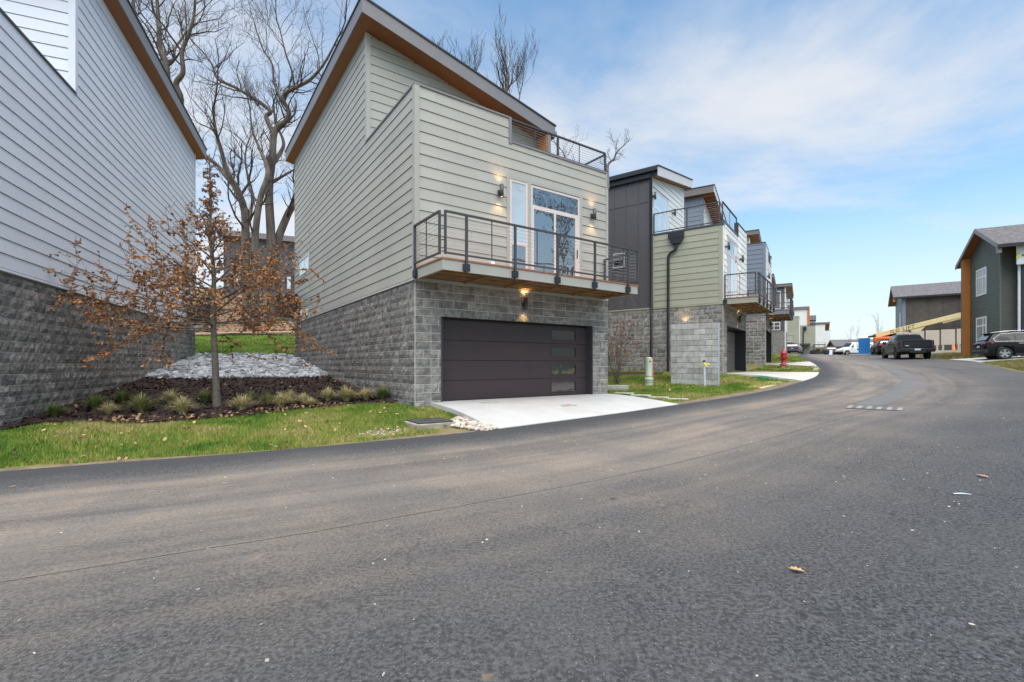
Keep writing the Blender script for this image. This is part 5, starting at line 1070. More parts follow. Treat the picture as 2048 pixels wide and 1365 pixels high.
for (x, y, r_, lb) in ((-.55, 11.45, 35, 'nearer the garage door'), (1.35, 11.62, 35, 'nearer the road')):
    z = float(D1Z(np.array([(x, y)]))[0]); b = MB(); b.box(-.22, .22, -.13, .13, -.01, .006); o = b.obj('cleanout_cover', 'concrete_old', None, (x, y, z), R(r_)); tag(o, 'small rectangular cover set in the white driveway, ' + lb, 'cover')
    q = MB(); q.box(-.10, .10, -.05, .05, .006, .010); q.obj('lid', 'orange_mark' if r_ == 35 and x > 0 else 'concrete_old', o)

# ------------------------------------------------------------------ vehicles
class Car:
    """lofted body along x (forward). stations: (x, ztop, half width at roof line, belt z, half width)"""
    def __init__(s, st, zs, arches, rw=.36): s.st = st; s.zs = zs; s.ar = arches; s.rw = rw
    def at(s, x):
        st = s.st
        for a, b in zip(st[:-1], st[1:]):
            if a[0] <= x <= b[0]: f = (x - a[0]) / (b[0] - a[0] + 1e-9); return [a[i] + (b[i] - a[i]) * f for i in range(5)]
        return list(st[0] if x < st[0][0] else st[-1])
    def zlow(s, x):
        z = s.zs
        for ax, r in s.ar:
            d = abs(x - ax)
            if d < r: z = max(z, s.rw + math.sqrt(r * r - d * d) * 1.0)
        return z
    def body(s, m, parent, name='body'):
        xs = sorted({round(a[0], 4) for a in s.st} | {round(ax + r * k / 7.0, 4) for ax, r in s.ar for k in range(-7, 8)} | {round(ax + sg * (r + .004), 4) for ax, r in s.ar for sg in (-1, 1)})
        xs = [x for x in xs if s.st[0][0] <= x <= s.st[-1][0]]; b = MB(); rings = []
        for x in xs:
            _, zt, wr, zb, w = s.at(x); zl = s.zlow(x); zm = (zb + s.zs) / 2; zm = max(zm, zl + .02); zb = max(zb, zm + .03); zt = max(zt, zb + .01)
            h = [(0, zt), (wr * .72, zt - .012), (wr * .93, zt - .04), (wr, zt - .085 if zt - zb > .2 else zt - .03), (w * .985, zb), (w, (zm + zb) / 2), (w * .995, zm), (w * .97, zl), (w * .80, zl), (0, zl)]
            h = [(p[0], max(p[1], zl) if i < 7 else p[1]) for i, p in enumerate(h)]
            rings.append([(x, p[0], p[1]) for p in h] + [(x, -p[0], p[1]) for p in h[-2:0:-1]])
        n = len(rings[0]); vs = [p for r in rings for p in r]; fs = [(i * n + k, i * n + (k + 1) % n, (i + 1) * n + (k + 1) % n, (i + 1) * n + k) for i in range(len(rings) - 1) for k in range(n)]
        b.add(vs, fs, True); b.add(rings[0], [tuple(range(n))]); b.add(rings[-1], [tuple(range(n))][::-1]); o = b.obj(name, m, parent)
        e = o.modifiers.new('edges', 'EDGE_SPLIT'); e.split_angle = R(38); return o
    def side_y(s, x, z):
        _, zt, wr, zb, w = s.at(x); zr = zt - .085 if zt - zb > .2 else zt - .03
        if z <= zb: return w * .987
        return w * .985 + (wr - w * .985) * min(1, (z - zb) / max(.05, zr - zb))
    def side_glass(s, poly, parent, m='car_glass', off=.006, name='side_window', sides=(1, -1)):
        for sg in sides:
            b = MB(); n = len(poly); A = [(x, sg * (s.side_y(x, z) + off), z) for x, z in poly]; B = [(x, sg * (s.side_y(x, z) - .02), z) for x, z in poly]; b.add(A + B, [tuple(range(n)), tuple(range(2 * n - 1, n - 1, -1))] + [(i, i + n, (i + 1) % n + n, (i + 1) % n) for i in range(n)]); b.obj(name, m, parent)
def wheel(parent, x, y, r, w=.22, rim='rim', spokes=5):
    sg = 1 if y > 0 else -1; b = MB(); prof = [(r * .66, -w / 2), (r * .93, -w / 2), (r, -w / 2 + .03), (r, w / 2 - .03), (r * .93, w / 2), (r * .66, w / 2)]
    vs = []; fs = []; n = 28
    for rr, yy in prof:
        for k in range(n): a = 2 * math.pi * k / n; vs.append((x + rr * math.cos(a), y + yy, r + rr * math.sin(a)))
    for i in range(len(prof) - 1):
        for k in range(n): fs.append((i * n + k, i * n + (k + 1) % n, (i + 1) * n + (k + 1) % n, (i + 1) * n + k))
    b.add(vs, fs, True); t = b.obj('wheel', 'tyre', parent); b = MB()
    b.add([(x + r * .66 * math.cos(2 * math.pi * k / n), y + sg * (w / 2 - .09), r + r * .66 * math.sin(2 * math.pi * k / n)) for k in range(n)], [tuple(range(n))]); b.obj('hub_back', 'rim_dark', t)
    b = MB(); yo = y + sg * (w / 2 - .025)
    for k in range(spokes):
        a = 2 * math.pi * k / spokes + .3
        for da in (-.17, .17): b.beam((x, yo - sg * .01, r), (x + r * .64 * math.cos(a + da), yo, r + r * .64 * math.sin(a + da)), .05, .03, up=(0, 1, 0))
    for k in range(n): a0, a1 = 2 * math.pi * k / n, 2 * math.pi * (k + 1) / n; q = []; [q.append((x + rr * math.cos(a), yo + dy, r + rr * math.sin(a))) for (rr, dy, a) in ((r * .60, 0, a0), (r * .68, 0, a0), (r * .68, 0, a1), (r * .60, 0, a1))]; b.add(q, [(0, 1, 2, 3)])
    b.obj('rim', rim, t); return t
def quad(parent, pts, m, name, back=.012):
    P = [Vector(p) for p in pts]; nrm = (P[1] - P[0]).cross(P[2] - P[0]).normalized() * back; n = len(P); b = MB(); b.add([tuple(p) for p in P] + [tuple(p - nrm) for p in P], [tuple(range(n)), tuple(range(2 * n - 1, n - 1, -1))] + [(i, i + n, (i + 1) % n + n, (i + 1) % n) for i in range(n)]); return b.obj(name, m, parent)

def pickup():
    ax, ay = math.sin(R(27)), math.cos(R(27)); rl = Vector((28.96, 35.5)); rear = rl + Vector((ay, -ax)) * .86      # centre of rear axle
    t = thing('pickup_truck', 'charcoal black crew-cab pickup truck seen from behind, parked on the road', 'pickup truck', (rear.x, rear.y, G(rear.x, rear.y) + .005), math.atan2(ay, ax))
    c = Car([(-1.12, 1.34, .93, 1.22, .95), (-1.05, 1.38, .96, 1.25, 1.0), (.70, 1.37, .96, 1.25, 1.02), (.72, 1.40, .96, 1.25, 1.02), (.75, 1.80, .70, 1.22, 1.01), (.95, 1.90, .70, 1.22, 1.01), (1.6, 1.94, .71, 1.20, 1.0), (2.4, 1.90, .70, 1.19, 1.0), (2.75, 1.78, .70, 1.19, 1.0), (3.25, 1.32, .80, 1.18, 1.0), (3.4, 1.24, .86, 1.14, 1.0), (4.3, 1.16, .86, 1.05, .99), (4.62, 1.02, .80, .90, .92), (4.70, .85, .72, .75, .82)], .50, [(0, .50), (3.67, .50)], .40)
    bo = c.body('paint_char', t); R_ = .40
    for x in (0, 3.67):
        for y in (-.87, .87): wheel(t, x, y, R_, .28, 'rim_dark', 6)
    b = MB(); b.box(-1.0, 4.3, -.80, .80, .42, .80); b.obj('underbody', 'plastic_black', t)
    # tailgate with its recess, bumper, lamps
    b = MB(); b.box(-1.175, -1.12, -.78, .78, .80, 1.36); tg = bevel(b.obj('tailgate', 'paint_char', t), .02); b = MB(); b.box(-1.195, -1.176, -.74, .74, 1.26, 1.37); bevel(b.obj('tailgate_lip', 'paint_char', tg), .015); b = MB(); b.box(-1.19, -1.176, -.13, .13, 1.08, 1.16); b.obj('handle', 'plastic_black', tg); b = MB(); b.box(-1.19, -1.176, .46, .66, .93, .975); b.obj('badge', 'chrome', tg)
    b = MB(); b.box(-1.34, -1.10, -1.0, 1.0, .50, .76); bp = bevel(b.obj('rear_bumper', 'paint_char', t), .05, 3); b = MB(); b.box(-1.37, -1.341, -.45, .45, .44, .60); b.obj('step', 'plastic_black', bp); b = MB(); b.box(-1.355, -1.341, -.17, .17, .60, .74); b.obj('licence_plate', 'plate', bp); b = MB(); b.box(-1.352, -1.341, -.98, -.4, .71, .745); b.box(-1.352, -1.341, .4, .98, .71, .745); b.obj('bumper_trim', 'dark_metal', bp)
    for sg in (1, -1):
        b = MB(); b.hexa([(-1.17, sg * .80, .82), (-1.17, sg * .975, .82), (-.92, sg * 1.012, .86), (-.92, sg * .98, .86), (-1.15, sg * .80, 1.30), (-1.15, sg * .96, 1.30), (-.92, sg * .995, 1.26), (-.92, sg * .97, 1.26)]); tl = b.obj('tail_light', 'plastic_black', t); b = MB()
        for z in (.86, 1.12): b.hexa([(-1.182, sg * .82, z), (-1.182, sg * .965, z), (-1.16, sg * .965, z), (-1.16, sg * .82, z), (-1.178, sg * .82, z + .11), (-1.178, sg * .955, z + .11), (-1.15, sg * .955, z + .11), (-1.15, sg * .82, z + .11)])
        b.obj('lens', 'red_lens_dark', tl)
        b = MB(); b.box(2.45, 2.62, sg * 1.02, sg * 1.26, 1.18, 1.40); bevel(b.obj('mirror', 'plastic_black', t), .03)
        b = MB(); b.box(.55, 3.1, sg * .98, sg * 1.06, .40, .47); b.obj('side_step', 'dark_metal', t)
        for (x0, nm) in ((.98, 'rear'), (1.95, 'front')):
            b = MB(); b.box(x0 + .05, x0 + .25, sg * 1.0, sg * 1.035, 1.08, 1.12); b.obj('door_handle', 'paint_char', t)
    c.side_glass([(.98, 1.24), (1.78, 1.235), (1.74, 1.78), (1.05, 1.76)], t); c.side_glass([(1.88, 1.235), (2.95, 1.23), (2.62, 1.74), (1.86, 1.80)], t)
    quad(t, [(.725, -.80, 1.41), (.725, .80, 1.41), (.752, .63, 1.79), (.752, -.63, 1.79)], 'car_glass', 'rear_window'); b = MB(); b.box(.74, .80, -.2, .2, 1.83, 1.885); b.obj('brake_light', 'red_lens', t)
    for y in (-.25, .25): b = MB(); b.box(.716, .728, y - .012, y + .012, 1.42, 1.78); b.obj('window_bar', 'plastic_black', t)
    b = MB(); b.tube([(2.4, .0, 1.9), (2.1, 0, 2.0), (1.9, 0, 2.05)], .02, 6); b.obj('antenna', 'chrome', t)
pickup()

def suv(name, label, loc, rz, paint, L_=4.5, detail=True, glass='car_glass', rim='rim', h_=1.62):
    t = thing(name, label, 'car', loc, rz); k = L_ / 4.5; hs = h_ / 1.62
    c = Car([(-.86 * k, .95, .62, .85, .80), (-.80 * k, 1.04 * hs, .70, .92, .87), (-.70 * k, 1.12 * hs, .72, .98, .90), (-.42 * k, 1.50 * hs, .62, 1.02, .915), (-.15 * k, 1.575 * hs, .62, 1.02, .92), (.6 * k, 1.62 * hs, .63, 1.0, .925), (1.4 * k, 1.59 * hs, .62, .98, .92), (1.75 * k, 1.50 * hs, .62, .97, .92), (2.35 * k, 1.06 * hs, .72, .96, .915), (2.6 * k, 1.0 * hs, .76, .93, .91), (3.3 * k, .90 * hs, .74, .82, .88), (3.52 * k, .76, .66, .68, .78), (3.6 * k, .62, .5, .56, .66)], .30, [(0, .40), (2.68 * k, .40)], .345)
    c.body(paint, t)
    for x in (0, 2.68 * k):
        for y in (-.79, .79): wheel(t, x, y, .345, .22, rim, 5)
    b = MB(); b.box(-.6 * k, 3.2 * k, -.74, .74, .24, .5); b.obj('underbody', 'plastic_black', t)
    b = MB(); b.hexa([(-.93 * k, -.80, .34), (-.70 * k, -.90, .34), (-.70 * k, .90, .34), (-.93 * k, .80, .34), (-.93 * k, -.82, .58), (-.70 * k, -.915, .58), (-.70 * k, .915, .58), (-.93 * k, .82, .58)]); bp = bevel(b.obj('rear_bumper', 'plastic_black' if detail else paint, t), .03); b = MB(); b.box(-.95 * k, -.931 * k, -.62, .62, .48, .53); b.obj('bumper_strip', 'chrome' if detail else 'dark_metal', bp)
    b = MB(); b.box(-.885 * k, -.86 * k, -.16, .16, .70, .81); b.obj('licence_plate', 'plate', t)
    quad(t, [(-.725 * k, -.66, 1.12 * hs), (-.725 * k, .66, 1.12 * hs), (-.455 * k, .54, 1.48 * hs), (-.455 * k, -.54, 1.48 * hs)], glass if detail else 'car_glass_light', 'rear_window', .03)
    b = MB(); b.box(-.60 * k, -.30 * k, -.56, .56, 1.50 * hs, 1.545 * hs); bevel(b.obj('spoiler', paint, t), .015)
    for sg in (1, -1):
        b = MB(); b.hexa([(-.875 * k, sg * .42, .84), (-.845 * k, sg * .80, .86), (-.50 * k, sg * .925, .92), (-.50 * k, sg * .85, .92), (-.845 * k, sg * .42, .97), (-.825 * k, sg * .80, 1.0), (-.48 * k, sg * .925, 1.03), (-.48 * k, sg * .85, 1.03)]); b.obj('tail_light', 'red_lens', t)
        b = MB(); b.box(2.05 * k, 2.22 * k, sg * .93, sg * 1.08, 1.0 * hs, 1.13 * hs); bevel(b.obj('mirror', paint, t), .03)
        if detail:
            for x in (.55, 1.55): b = MB(); b.box(x, x + .2, sg * .915, sg * .95, .90, .93); b.obj('door_handle', 'chrome', t)
            b = MB(); b.tube([(-.35 * k, sg * .56, 1.56 * hs), (.1, sg * .58, 1.635 * hs), (1.3 * k, sg * .58, 1.635 * hs), (1.6 * k, sg * .56, 1.57 * hs)], .016, 6); b.obj('roof_rail', 'chrome', t)
            b = MB(); b.box(.42, 2.25, sg * .90, sg * .94, .26, .36); b.obj('sill', 'plastic_black', t)
    g = [(-.36 * k, 1.06 * hs), (.42 * k, 1.05 * hs), (.42 * k, 1.48 * hs), (-.10 * k, 1.44 * hs), (-.40 * k, 1.20 * hs)]; c.side_glass(g, t, glass); c.side_glass([(.48 * k, 1.05 * hs), (1.32 * k, 1.04 * hs), (1.30 * k, 1.48 * hs), (.48 * k, 1.49 * hs)], t, glass); c.side_glass([(1.38 * k, 1.04 * hs), (2.12 * k, 1.03 * hs), (1.68 * k, 1.40 * hs), (1.36 * k, 1.47 * hs)], t, glass)
    if detail:
        for sg in (1, -1):
            pts = [(-.40, 1.03), (-.46, 1.18), (-.14, 1.455), (.42, 1.505), (1.30, 1.50), (1.72, 1.42), (2.2, 1.02), (1.3, 1.02), (.4, 1.03), (-.40, 1.03)]; b = MB(); b.tube([(x * k, sg * (c.side_y(x * k, z * hs) + .006), z * hs) for x, z in pts], .011, 5); b.obj('window_trim', 'chrome', t)
    return t
suv('parked_suv', 'glossy black SUV parked in the driveway of the green house', (28.38, 27.58, 1.80), math.atan2(-.472, .882), 'paint_black')
suv('parked_suv', 'dark SUV parked just beyond the pickup truck', (40.1, 50.6, G(40.1, 50.6) + .12), R(62), 'paint_navy', detail=False)
suv('parked_suv', 'silver grey car parked by the far olive house, seen from behind', (41.3, 69.5, G(41.3, 69.5)), R(52), 'paint_silver', 4.4, detail=False, h_=1.55)
suv('parked_suv', 'grey car farthest down the road, left of the white van', (60.8, 90.0, G(60.8, 90.0) + .3), R(60), 'paint_silver', 4.4, detail=False, h_=1.5)

def van():
    t = thing('cargo_van', 'white cargo van parked behind the blue toilet', 'van', (54.9, 73.5, G(54.9, 73.5) + .02), R(178))
    c = Car([(-1.3, 1.9, .8, 1.2, .95), (-1.2, 2.0, .82, 1.25, 1.0), (2.0, 2.02, .82, 1.2, 1.0), (2.35, 1.95, .80, 1.18, 1.0), (2.95, 1.28, .84, 1.10, 1.0), (3.1, 1.18, .86, 1.05, .99), (3.75, 1.02, .84, .92, .96), (3.95, .85, .75, .75, .9)], .42, [(0, .43), (3.3, .43)], .37)
    c.body('paint_white', t)
    for x in (0, 3.3):
        for y in (-.86, .86): wheel(t, x, y, .37, .24, 'rim', 5)
    c.side_glass([(1.75, 1.22), (2.72, 1.20), (2.28, 1.84), (1.75, 1.88)], t, 'car_glass_light'); quad(t, [(2.90, .80, 1.34), (2.90, -.80, 1.34), (2.42, -.7, 1.93), (2.42, .7, 1.93)], 'car_glass', 'windscreen', .02)
    for sg in (1, -1):
        b = MB(); b.box(1.15, 1.85, sg * 1.003, sg * 1.012, .82, 1.08); b.obj('door_lettering', 'red_lens_dark', t); b = MB(); b.box(3.72, 3.93, sg * .62, sg * .93, .78, .98); b.obj('headlight', 'glass_white', t); b = MB(); b.box(2.5, 2.65, sg * 1.0, sg * 1.2, 1.25, 1.5); b.obj('mirror', 'plastic_black', t)
    b = MB(); b.box(3.85, 4.06, -.95, .95, .42, .62); bevel(b.obj('front_bumper', 'plastic_black', t), .04); b = MB(); b.box(-1.1, 3.6, -.8, .8, .36, .6); b.obj('underbody', 'plastic_black', t)
van()
def cart():
    x, y = 51.8, 79.5; t = thing('utility_cart', 'dark roofed utility cart standing before the far olive houses', 'utility cart', (x, y, G(x, y) + .02), R(150))
    b = MB(); b.prism([(-1.3, .45), (-1.3, .95), (-.3, .95), (-.2, .6), (.5, .6), (.7, 1.05), (1.4, .9), (1.5, .45)], -.75, .75); bevel(b.obj('body', 'plastic_black', t), .04); b = MB(); b.box(-.8, 1.0, -.8, .8, 1.85, 1.95); bevel(b.obj('roof', 'plastic_black', t), .03); b = MB(); b.box(-.35, .0, -.65, .65, .6, 1.35); bevel(b.obj('seat', 'paint_silver', t), .05)
    for (px, py) in ((-.75, -.7), (-.75, .7), (.9, -.7), (.9, .7)): b = MB(); b.tube([(px, py, .9), (px * .9, py, 1.86)], .03, 6); b.obj('roof_post', 'black_metal', t)
    for px in (-.9, .95):
        for py in (-.75, .75): wheel(t, px, py, .32, .24, 'rim_dark', 5)
    b = MB(); b.box(-.45, .45, -.4, .4, 0, 1.0); o = bevel(b.obj('water_tank', 'translucent_white', None, (53.9, 80.5, G(53.9, 80.5)), R(20)), .06); tag(o, 'white plastic tank beside the dark utility cart', 'tank')
cart()
def lift():
    t = thing('boom_lift', 'boom lift with cream boom lettered in black and orange basket', 'boom lift', (41.6, 51.8, G(41.6, 51.8)), 0); z0 = t.location.z
    d = Vector((4.1, -3.4, 0)).normalized(); sid = Vector((d.y, -d.x, 0)); P = lambda f, z, o=0: Vector((0, 0, z - z0)) + d * f + sid * o      # f metres along the boom's heading
    b = MB(); b.beam(P(-1.4, 3.25), P(1.3, 3.25), 2.0, .5); bevel(b.obj('chassis', 'boom', t), .04)
    for f in (-1.1, 1.05):
        for o in (-.95, .95):
            b = MB(); q = P(f, z0 + .5, o); b.tube([q - sid * .17, q + sid * .17], .48, 18); b.obj('wheel', 'tyre', t)
    b = MB(); b.beam(P(-1.5, 4.25), P(.7, 4.25), 1.5, .65); bevel(b.obj('turret', 'boom_orange', t), .12, 3); b = MB(); b.beam(P(-.6, 3.5), P(-.6, 3.95), .9, .9, up=(1, 0, 0)); b.obj('turntable', 'plastic_black', t)
    a, e = P(-1.35, 4.75), P(5.65, 6.62); ax = (e - a).normalized(); up = ax.cross(sid).normalized() * -1; up = up if up.z > 0 else -up
    b = MB(); b.beam(a, e, .32, .50, up=up); bo = bevel(b.obj('boom', 'boom', t), .03); b = MB(); b.prism([(0, 0)], 0, 0) if False else None
    m0 = a + ax * 2.9 - up * .29; tri = [m0, m0 + ax * 1.3, m0 + ax * .75 - up * .42, m0 + ax * .45 - up * .42]; b.add([p + sid * .12 for p in tri] + [p - sid * .12 for p in tri], [(0, 1, 2, 3), (7, 6, 5, 4), (0, 4, 5, 1), (1, 5, 6, 2), (2, 6, 7, 3), (3, 7, 4, 0)]); b.obj('cylinder_lug', 'boom', bo)
    b = MB(); b.tube([P(.3, 4.4), tri[3].lerp(tri[2], .5)], .09, 10); b.obj('hydraulic_cylinder', 'chrome', t); b = MB(); b.beam(a + ax * 5.6 - up * .36, a + ax * 7.4 - up * .30, .2, .12, up=up); b.obj('jib_tray', 'boom', bo)
    b = MB(); b.beam(e - ax * .1, e + ax * .55, .45, .6, up=up); bevel(b.obj('jib_head', 'boom_orange', t), .08); c0 = e + ax * .55 + Vector((0, 0, .45)); b = MB()
    for i in (-1, 1):
        for j in (-1, 1): b.tube([c0 + d * .4 * i + sid * .8 * j - Vector((0, 0, .1)), c0 + d * .4 * i + sid * .8 * j + Vector((0, 0, 1.05))], .035, 6)
    for z in (-.1, .45, 1.05):
        q = [c0 + d * .4 * i + sid * .8 * j + Vector((0, 0, z)) for i, j in ((-1, -1), (1, -1), (1, 1), (-1, 1), (-1, -1))]
        for k in range(4): b.tube([q[k], q[k + 1]], .035, 6)
    b.obj('basket', 'boom_orange', t)
    cu = bpy.data.curves.new('boom_lettering', 'FONT'); cu.body = 'JLG LIFT'; cu.size = .52; cu.extrude = .004; cu.shear = .25; cu.space_character = 1.15; tmp = bpy.data.objects.new('tmp', cu); me = bpy.data.meshes.new_from_object(tmp); bpy.data.objects.remove(tmp); me.name = 'boom_lettering'; me.materials.append(M['letter'])
    nrm = ax.cross(up).normalized(); nrm = nrm if nrm.dot(Vector((-40, -50, 0))) > 0 else -nrm; xax = ax; zax = nrm; yax = zax.cross(xax); xax = xax if yax.z > 0 else xax
    o = put(me, 'boom_lettering', bo); mtx = Matrix((xax, yax, zax)).transposed().to_4x4(); mtx.translation = a + ax * 1.25 - yax * .17 + nrm * .168; o.matrix_local = mtx
lift()
def toilet():
    x, y = 46.2, 62.0; t = thing('portable_toilet', 'bright blue portable toilet with white roof beyond the road crest', 'toilet', (x, y, G(x, y) + .12), R(-35)); b = MB(); b.box(-.6, .6, -.6, .6, .0, 2.05); bevel(b.obj('cabin', 'blue_box', t), .04); b = MB(); b.hexa([(-.66, -.66, 2.05), (.66, -.66, 2.05), (.66, .66, 2.05), (-.66, .66, 2.05), (-.4, -.4, 2.35), (.4, -.4, 2.35), (.4, .4, 2.35), (-.4, .4, 2.35)]); b.obj('roof', 'translucent_white', t)
    b = MB(); b.box(-.5, .5, -.625, -.601, .05, 1.0); b.box(-.5, .5, -.625, -.601, 1.06, 1.98); b.obj('door', 'blue_box', t); b = MB(); b.tube([(.4, .3, 2.2), (.4, .3, 2.6)], .05, 8); b.obj('vent_pipe', 'translucent_white', t)
    s = MB(); s.box(-1.6, 1.6, -.9, .9, -.3, .12); so = s.obj('slab', 'concrete_tan', None, (x, y, G(x, y)), R(-35)); tag(so, 'pale concrete slab under the blue portable toilet', 'slab')
toilet()
def panels():
    d = Vector((.8166, -.577, 0)); p = Vector((39.2, 47.4, 0))
    for k in range(5):
        c = p + d * (k * 1.12); z = G(c.x, c.y); t = thing('site_panel', 'large beige panel on short posts, %s of the row right of the pickup' % ('first, mostly hidden,', 'second', 'third', 'fourth', 'last')[k], 'panel', (c.x, c.y, z), math.atan2(d.y, d.x), 'beige panels behind the pickup')
        b = MB(); b.box(-.5, .5, -.06, .06, .85, 2.32); bevel(b.obj('board', 'beige_panel', t), .015); b = MB(); b.box(-.42, -.28, -.05, .05, -.2, .85); b.obj('post', 'beige_panel', t); b = MB(); b.box(.28, .42, -.05, .05, -.2, .85); b.obj('post', 'beige_panel', t)
    x, y = 41.7, 44.6; b = MB(); b.lathe([(.17, 0), (.17, .03), (.12, .04), (.03, .62), (.001, .64)], 14); o = b.obj('traffic_cone', 'boom_orange', None, (x, y, G(x, y) + .35)); tag(o, 'orange traffic cone on the low wall before the beige panels', 'cone')
    b = MB(); b.lathe([(.14, 0), (.16, .4), (.165, .4), (.165, .43), (.001, .43)], 14); o = b.obj('bucket', 'translucent_white', None, (x + .55, y - .2, G(x, y) + .35)); tag(o, 'white bucket beside the orange traffic cone', 'bucket')
    b = MB(); b.box(-1.6, 4.5, -.2, .2, -.4, .35); o = b.obj('low_wall', 'concrete_old', None, (40.4, 45.2, G(40.4, 45.2)), math.atan2(d.y, d.x)); tag(o, 'low grey concrete wall below the beige panels', 'wall')
panels()
def rail_fence():
    t = thing('rail_fence', 'pale rail fence between the blue toilet and the dark SUV', 'fence', (47.2, 60.3, G(47.2, 60.3)), R(-35))
    for x in (0, 1.1, 2.2): b = MB(); b.box(x - .06, x + .06, -.06, .06, -.3, 1.9); b.obj('post', 'fascia_light', t)
    for z in (.5, 1.0, 1.6): b = MB(); b.box(-.2, 2.5, -.10, -.061, z, z + .13); b.obj('rail', 'fascia_light', t)
rail_fence()
x, y = 28.55, 25.75; b = MB(); b.lathe([(.12, 0), (.13, .1), (.05, .14), (.05, .22), (.09, .24), (.001, .28)], 12); o = b.obj('valve_marker', 'ribbon', None, (x, y, 1.80)); tag(o, 'small yellow valve marker on the ground by the black SUV wheel', 'marker')

# ------------------------------------------------------------------ planted ground
def near_idx(x, y): return min(range(len(LEDGE)), key=lambda i: (LEDGE[i][0] - x) ** 2 + (LEDGE[i][1] - y) ** 2)
def edge_part(a, b): i, j = near_idx(*a), near_idx(*b); return LEDGE[i:j + 1]
ME = [(-8.75, 8.05), (-8.66, 8.76), (-8.02, 8.98), (-6.9, 9.0), (-6.12, 9.58), (-5.52, 9.96), (-4.82, 10.74), (-3.99, 11.3), (-3.25, 11.62), (-2.72, 11.5)]
RE = [(-12.1, 15.1), (-11.0, 15.2), (-10.22, 15.48), (-9.01, 16.24), (-7.8, 16.75), (-6.5, 17.4)]
def jag(pl, a, seed): r = random.Random(seed); return [pl[0]] + [(p[0] + r.uniform(-a, a), p[1] + r.uniform(-a, a)) for p in densify(pl, .25)[1:-1]] + [pl[-1]]
mulch_poly = jag(ME, .05, 1) + [(-6.5, 17.0)] + jag(RE[::-1], .06, 2) + [(-9.3, 8.2)]
rock_poly = jag(RE, .06, 2) + [(-10.2, 22.7), (-12.0, 22.6), (-13.2, 22.0), (-14.5, 21.6)]
def nz2(x, y, s=1.0): return math.sin(x * 1.7 * s + 1.3) * math.cos(y * 1.3 * s + .4) + .5 * math.sin(x * 4.1 * s + y * 3.3 * s)
sheet('mulch_bed', mulch_poly, 'mulch', .0, .22, zfun=lambda xy: GG(xy) + .03 + .02 * np.sin(xy[:, 0] * 5.3) * np.cos(xy[:, 1] * 4.7))
sheet('rock_bed', rock_poly, 'concrete_old', .01, .4)
sheet('mulch_strip', jag([(3.6, 22.9), (6.8, 21.0), (6.4, 20.4), (5.2, 20.9), (3.6, 21.3), (3.6, 22.9)], .05, 5)[:-1], 'mulch', .012, .3)
hill_poly = densify([(-60, 31.5), (-21, 30.95), (-14, 30.8), (-8, 30.75), (4, 31), (10, 34), (13, 45), (18, 60), (8, 100), (-70, 100), (-60, 31.5)], 2.5)[:-1]
sheet('hillside', hill_poly, 'hill_leaf', .03, 1.0)
EP = edge_part((4.7, 12.8), (11.1, 18.2)); sheet('dirt_shoulder', ribbon(jag(EP, .03, 6), .0, .42)[:len(densify(EP, .25))] + [(p[0] + random.uniform(-.08, .08), p[1] + random.uniform(-.08, .08)) for p in ribbon(EP, .0, .40)[len(EP):]] if False else ribbon(EP, 0.0, .38), 'dirt', .0, .3)
EP2 = densify(edge_part((-9, 5.5), (-.6, 8.75)), .2); sheet('dirt_shoulder', EP2 + [(p[0] - .3 * w, p[1] + .9 * w) for p, w in zip(EP2[::-1], [max(.015, .07 + .09 * math.sin(k * .31) + random.uniform(-.04, .05)) for k in range(len(EP2))])], 'dirt', -.004, .3)
EP3 = edge_part((9.0, 16.1), (11.2, 18.3)); sheet('straw_patch', ribbon(EP3, .35, .9), 'straw', -.006, .3)
drive_poly = densify([(28.75, 31.1), (26.85, 27.25), (29.3, 25.9), (34, 23.6), (36.0, 27.2), (31.5, 29.8), (28.75, 31.1)], .6)[:-1]
sheet('driveway', drive_poly, 'concrete', 0.0, .5, zfun=lambda xy: np.maximum(GG(xy) + .02, 1.62 + np.clip((xy[:, 0] - 27.0) * .17, 0, .175)), skirt=.15)

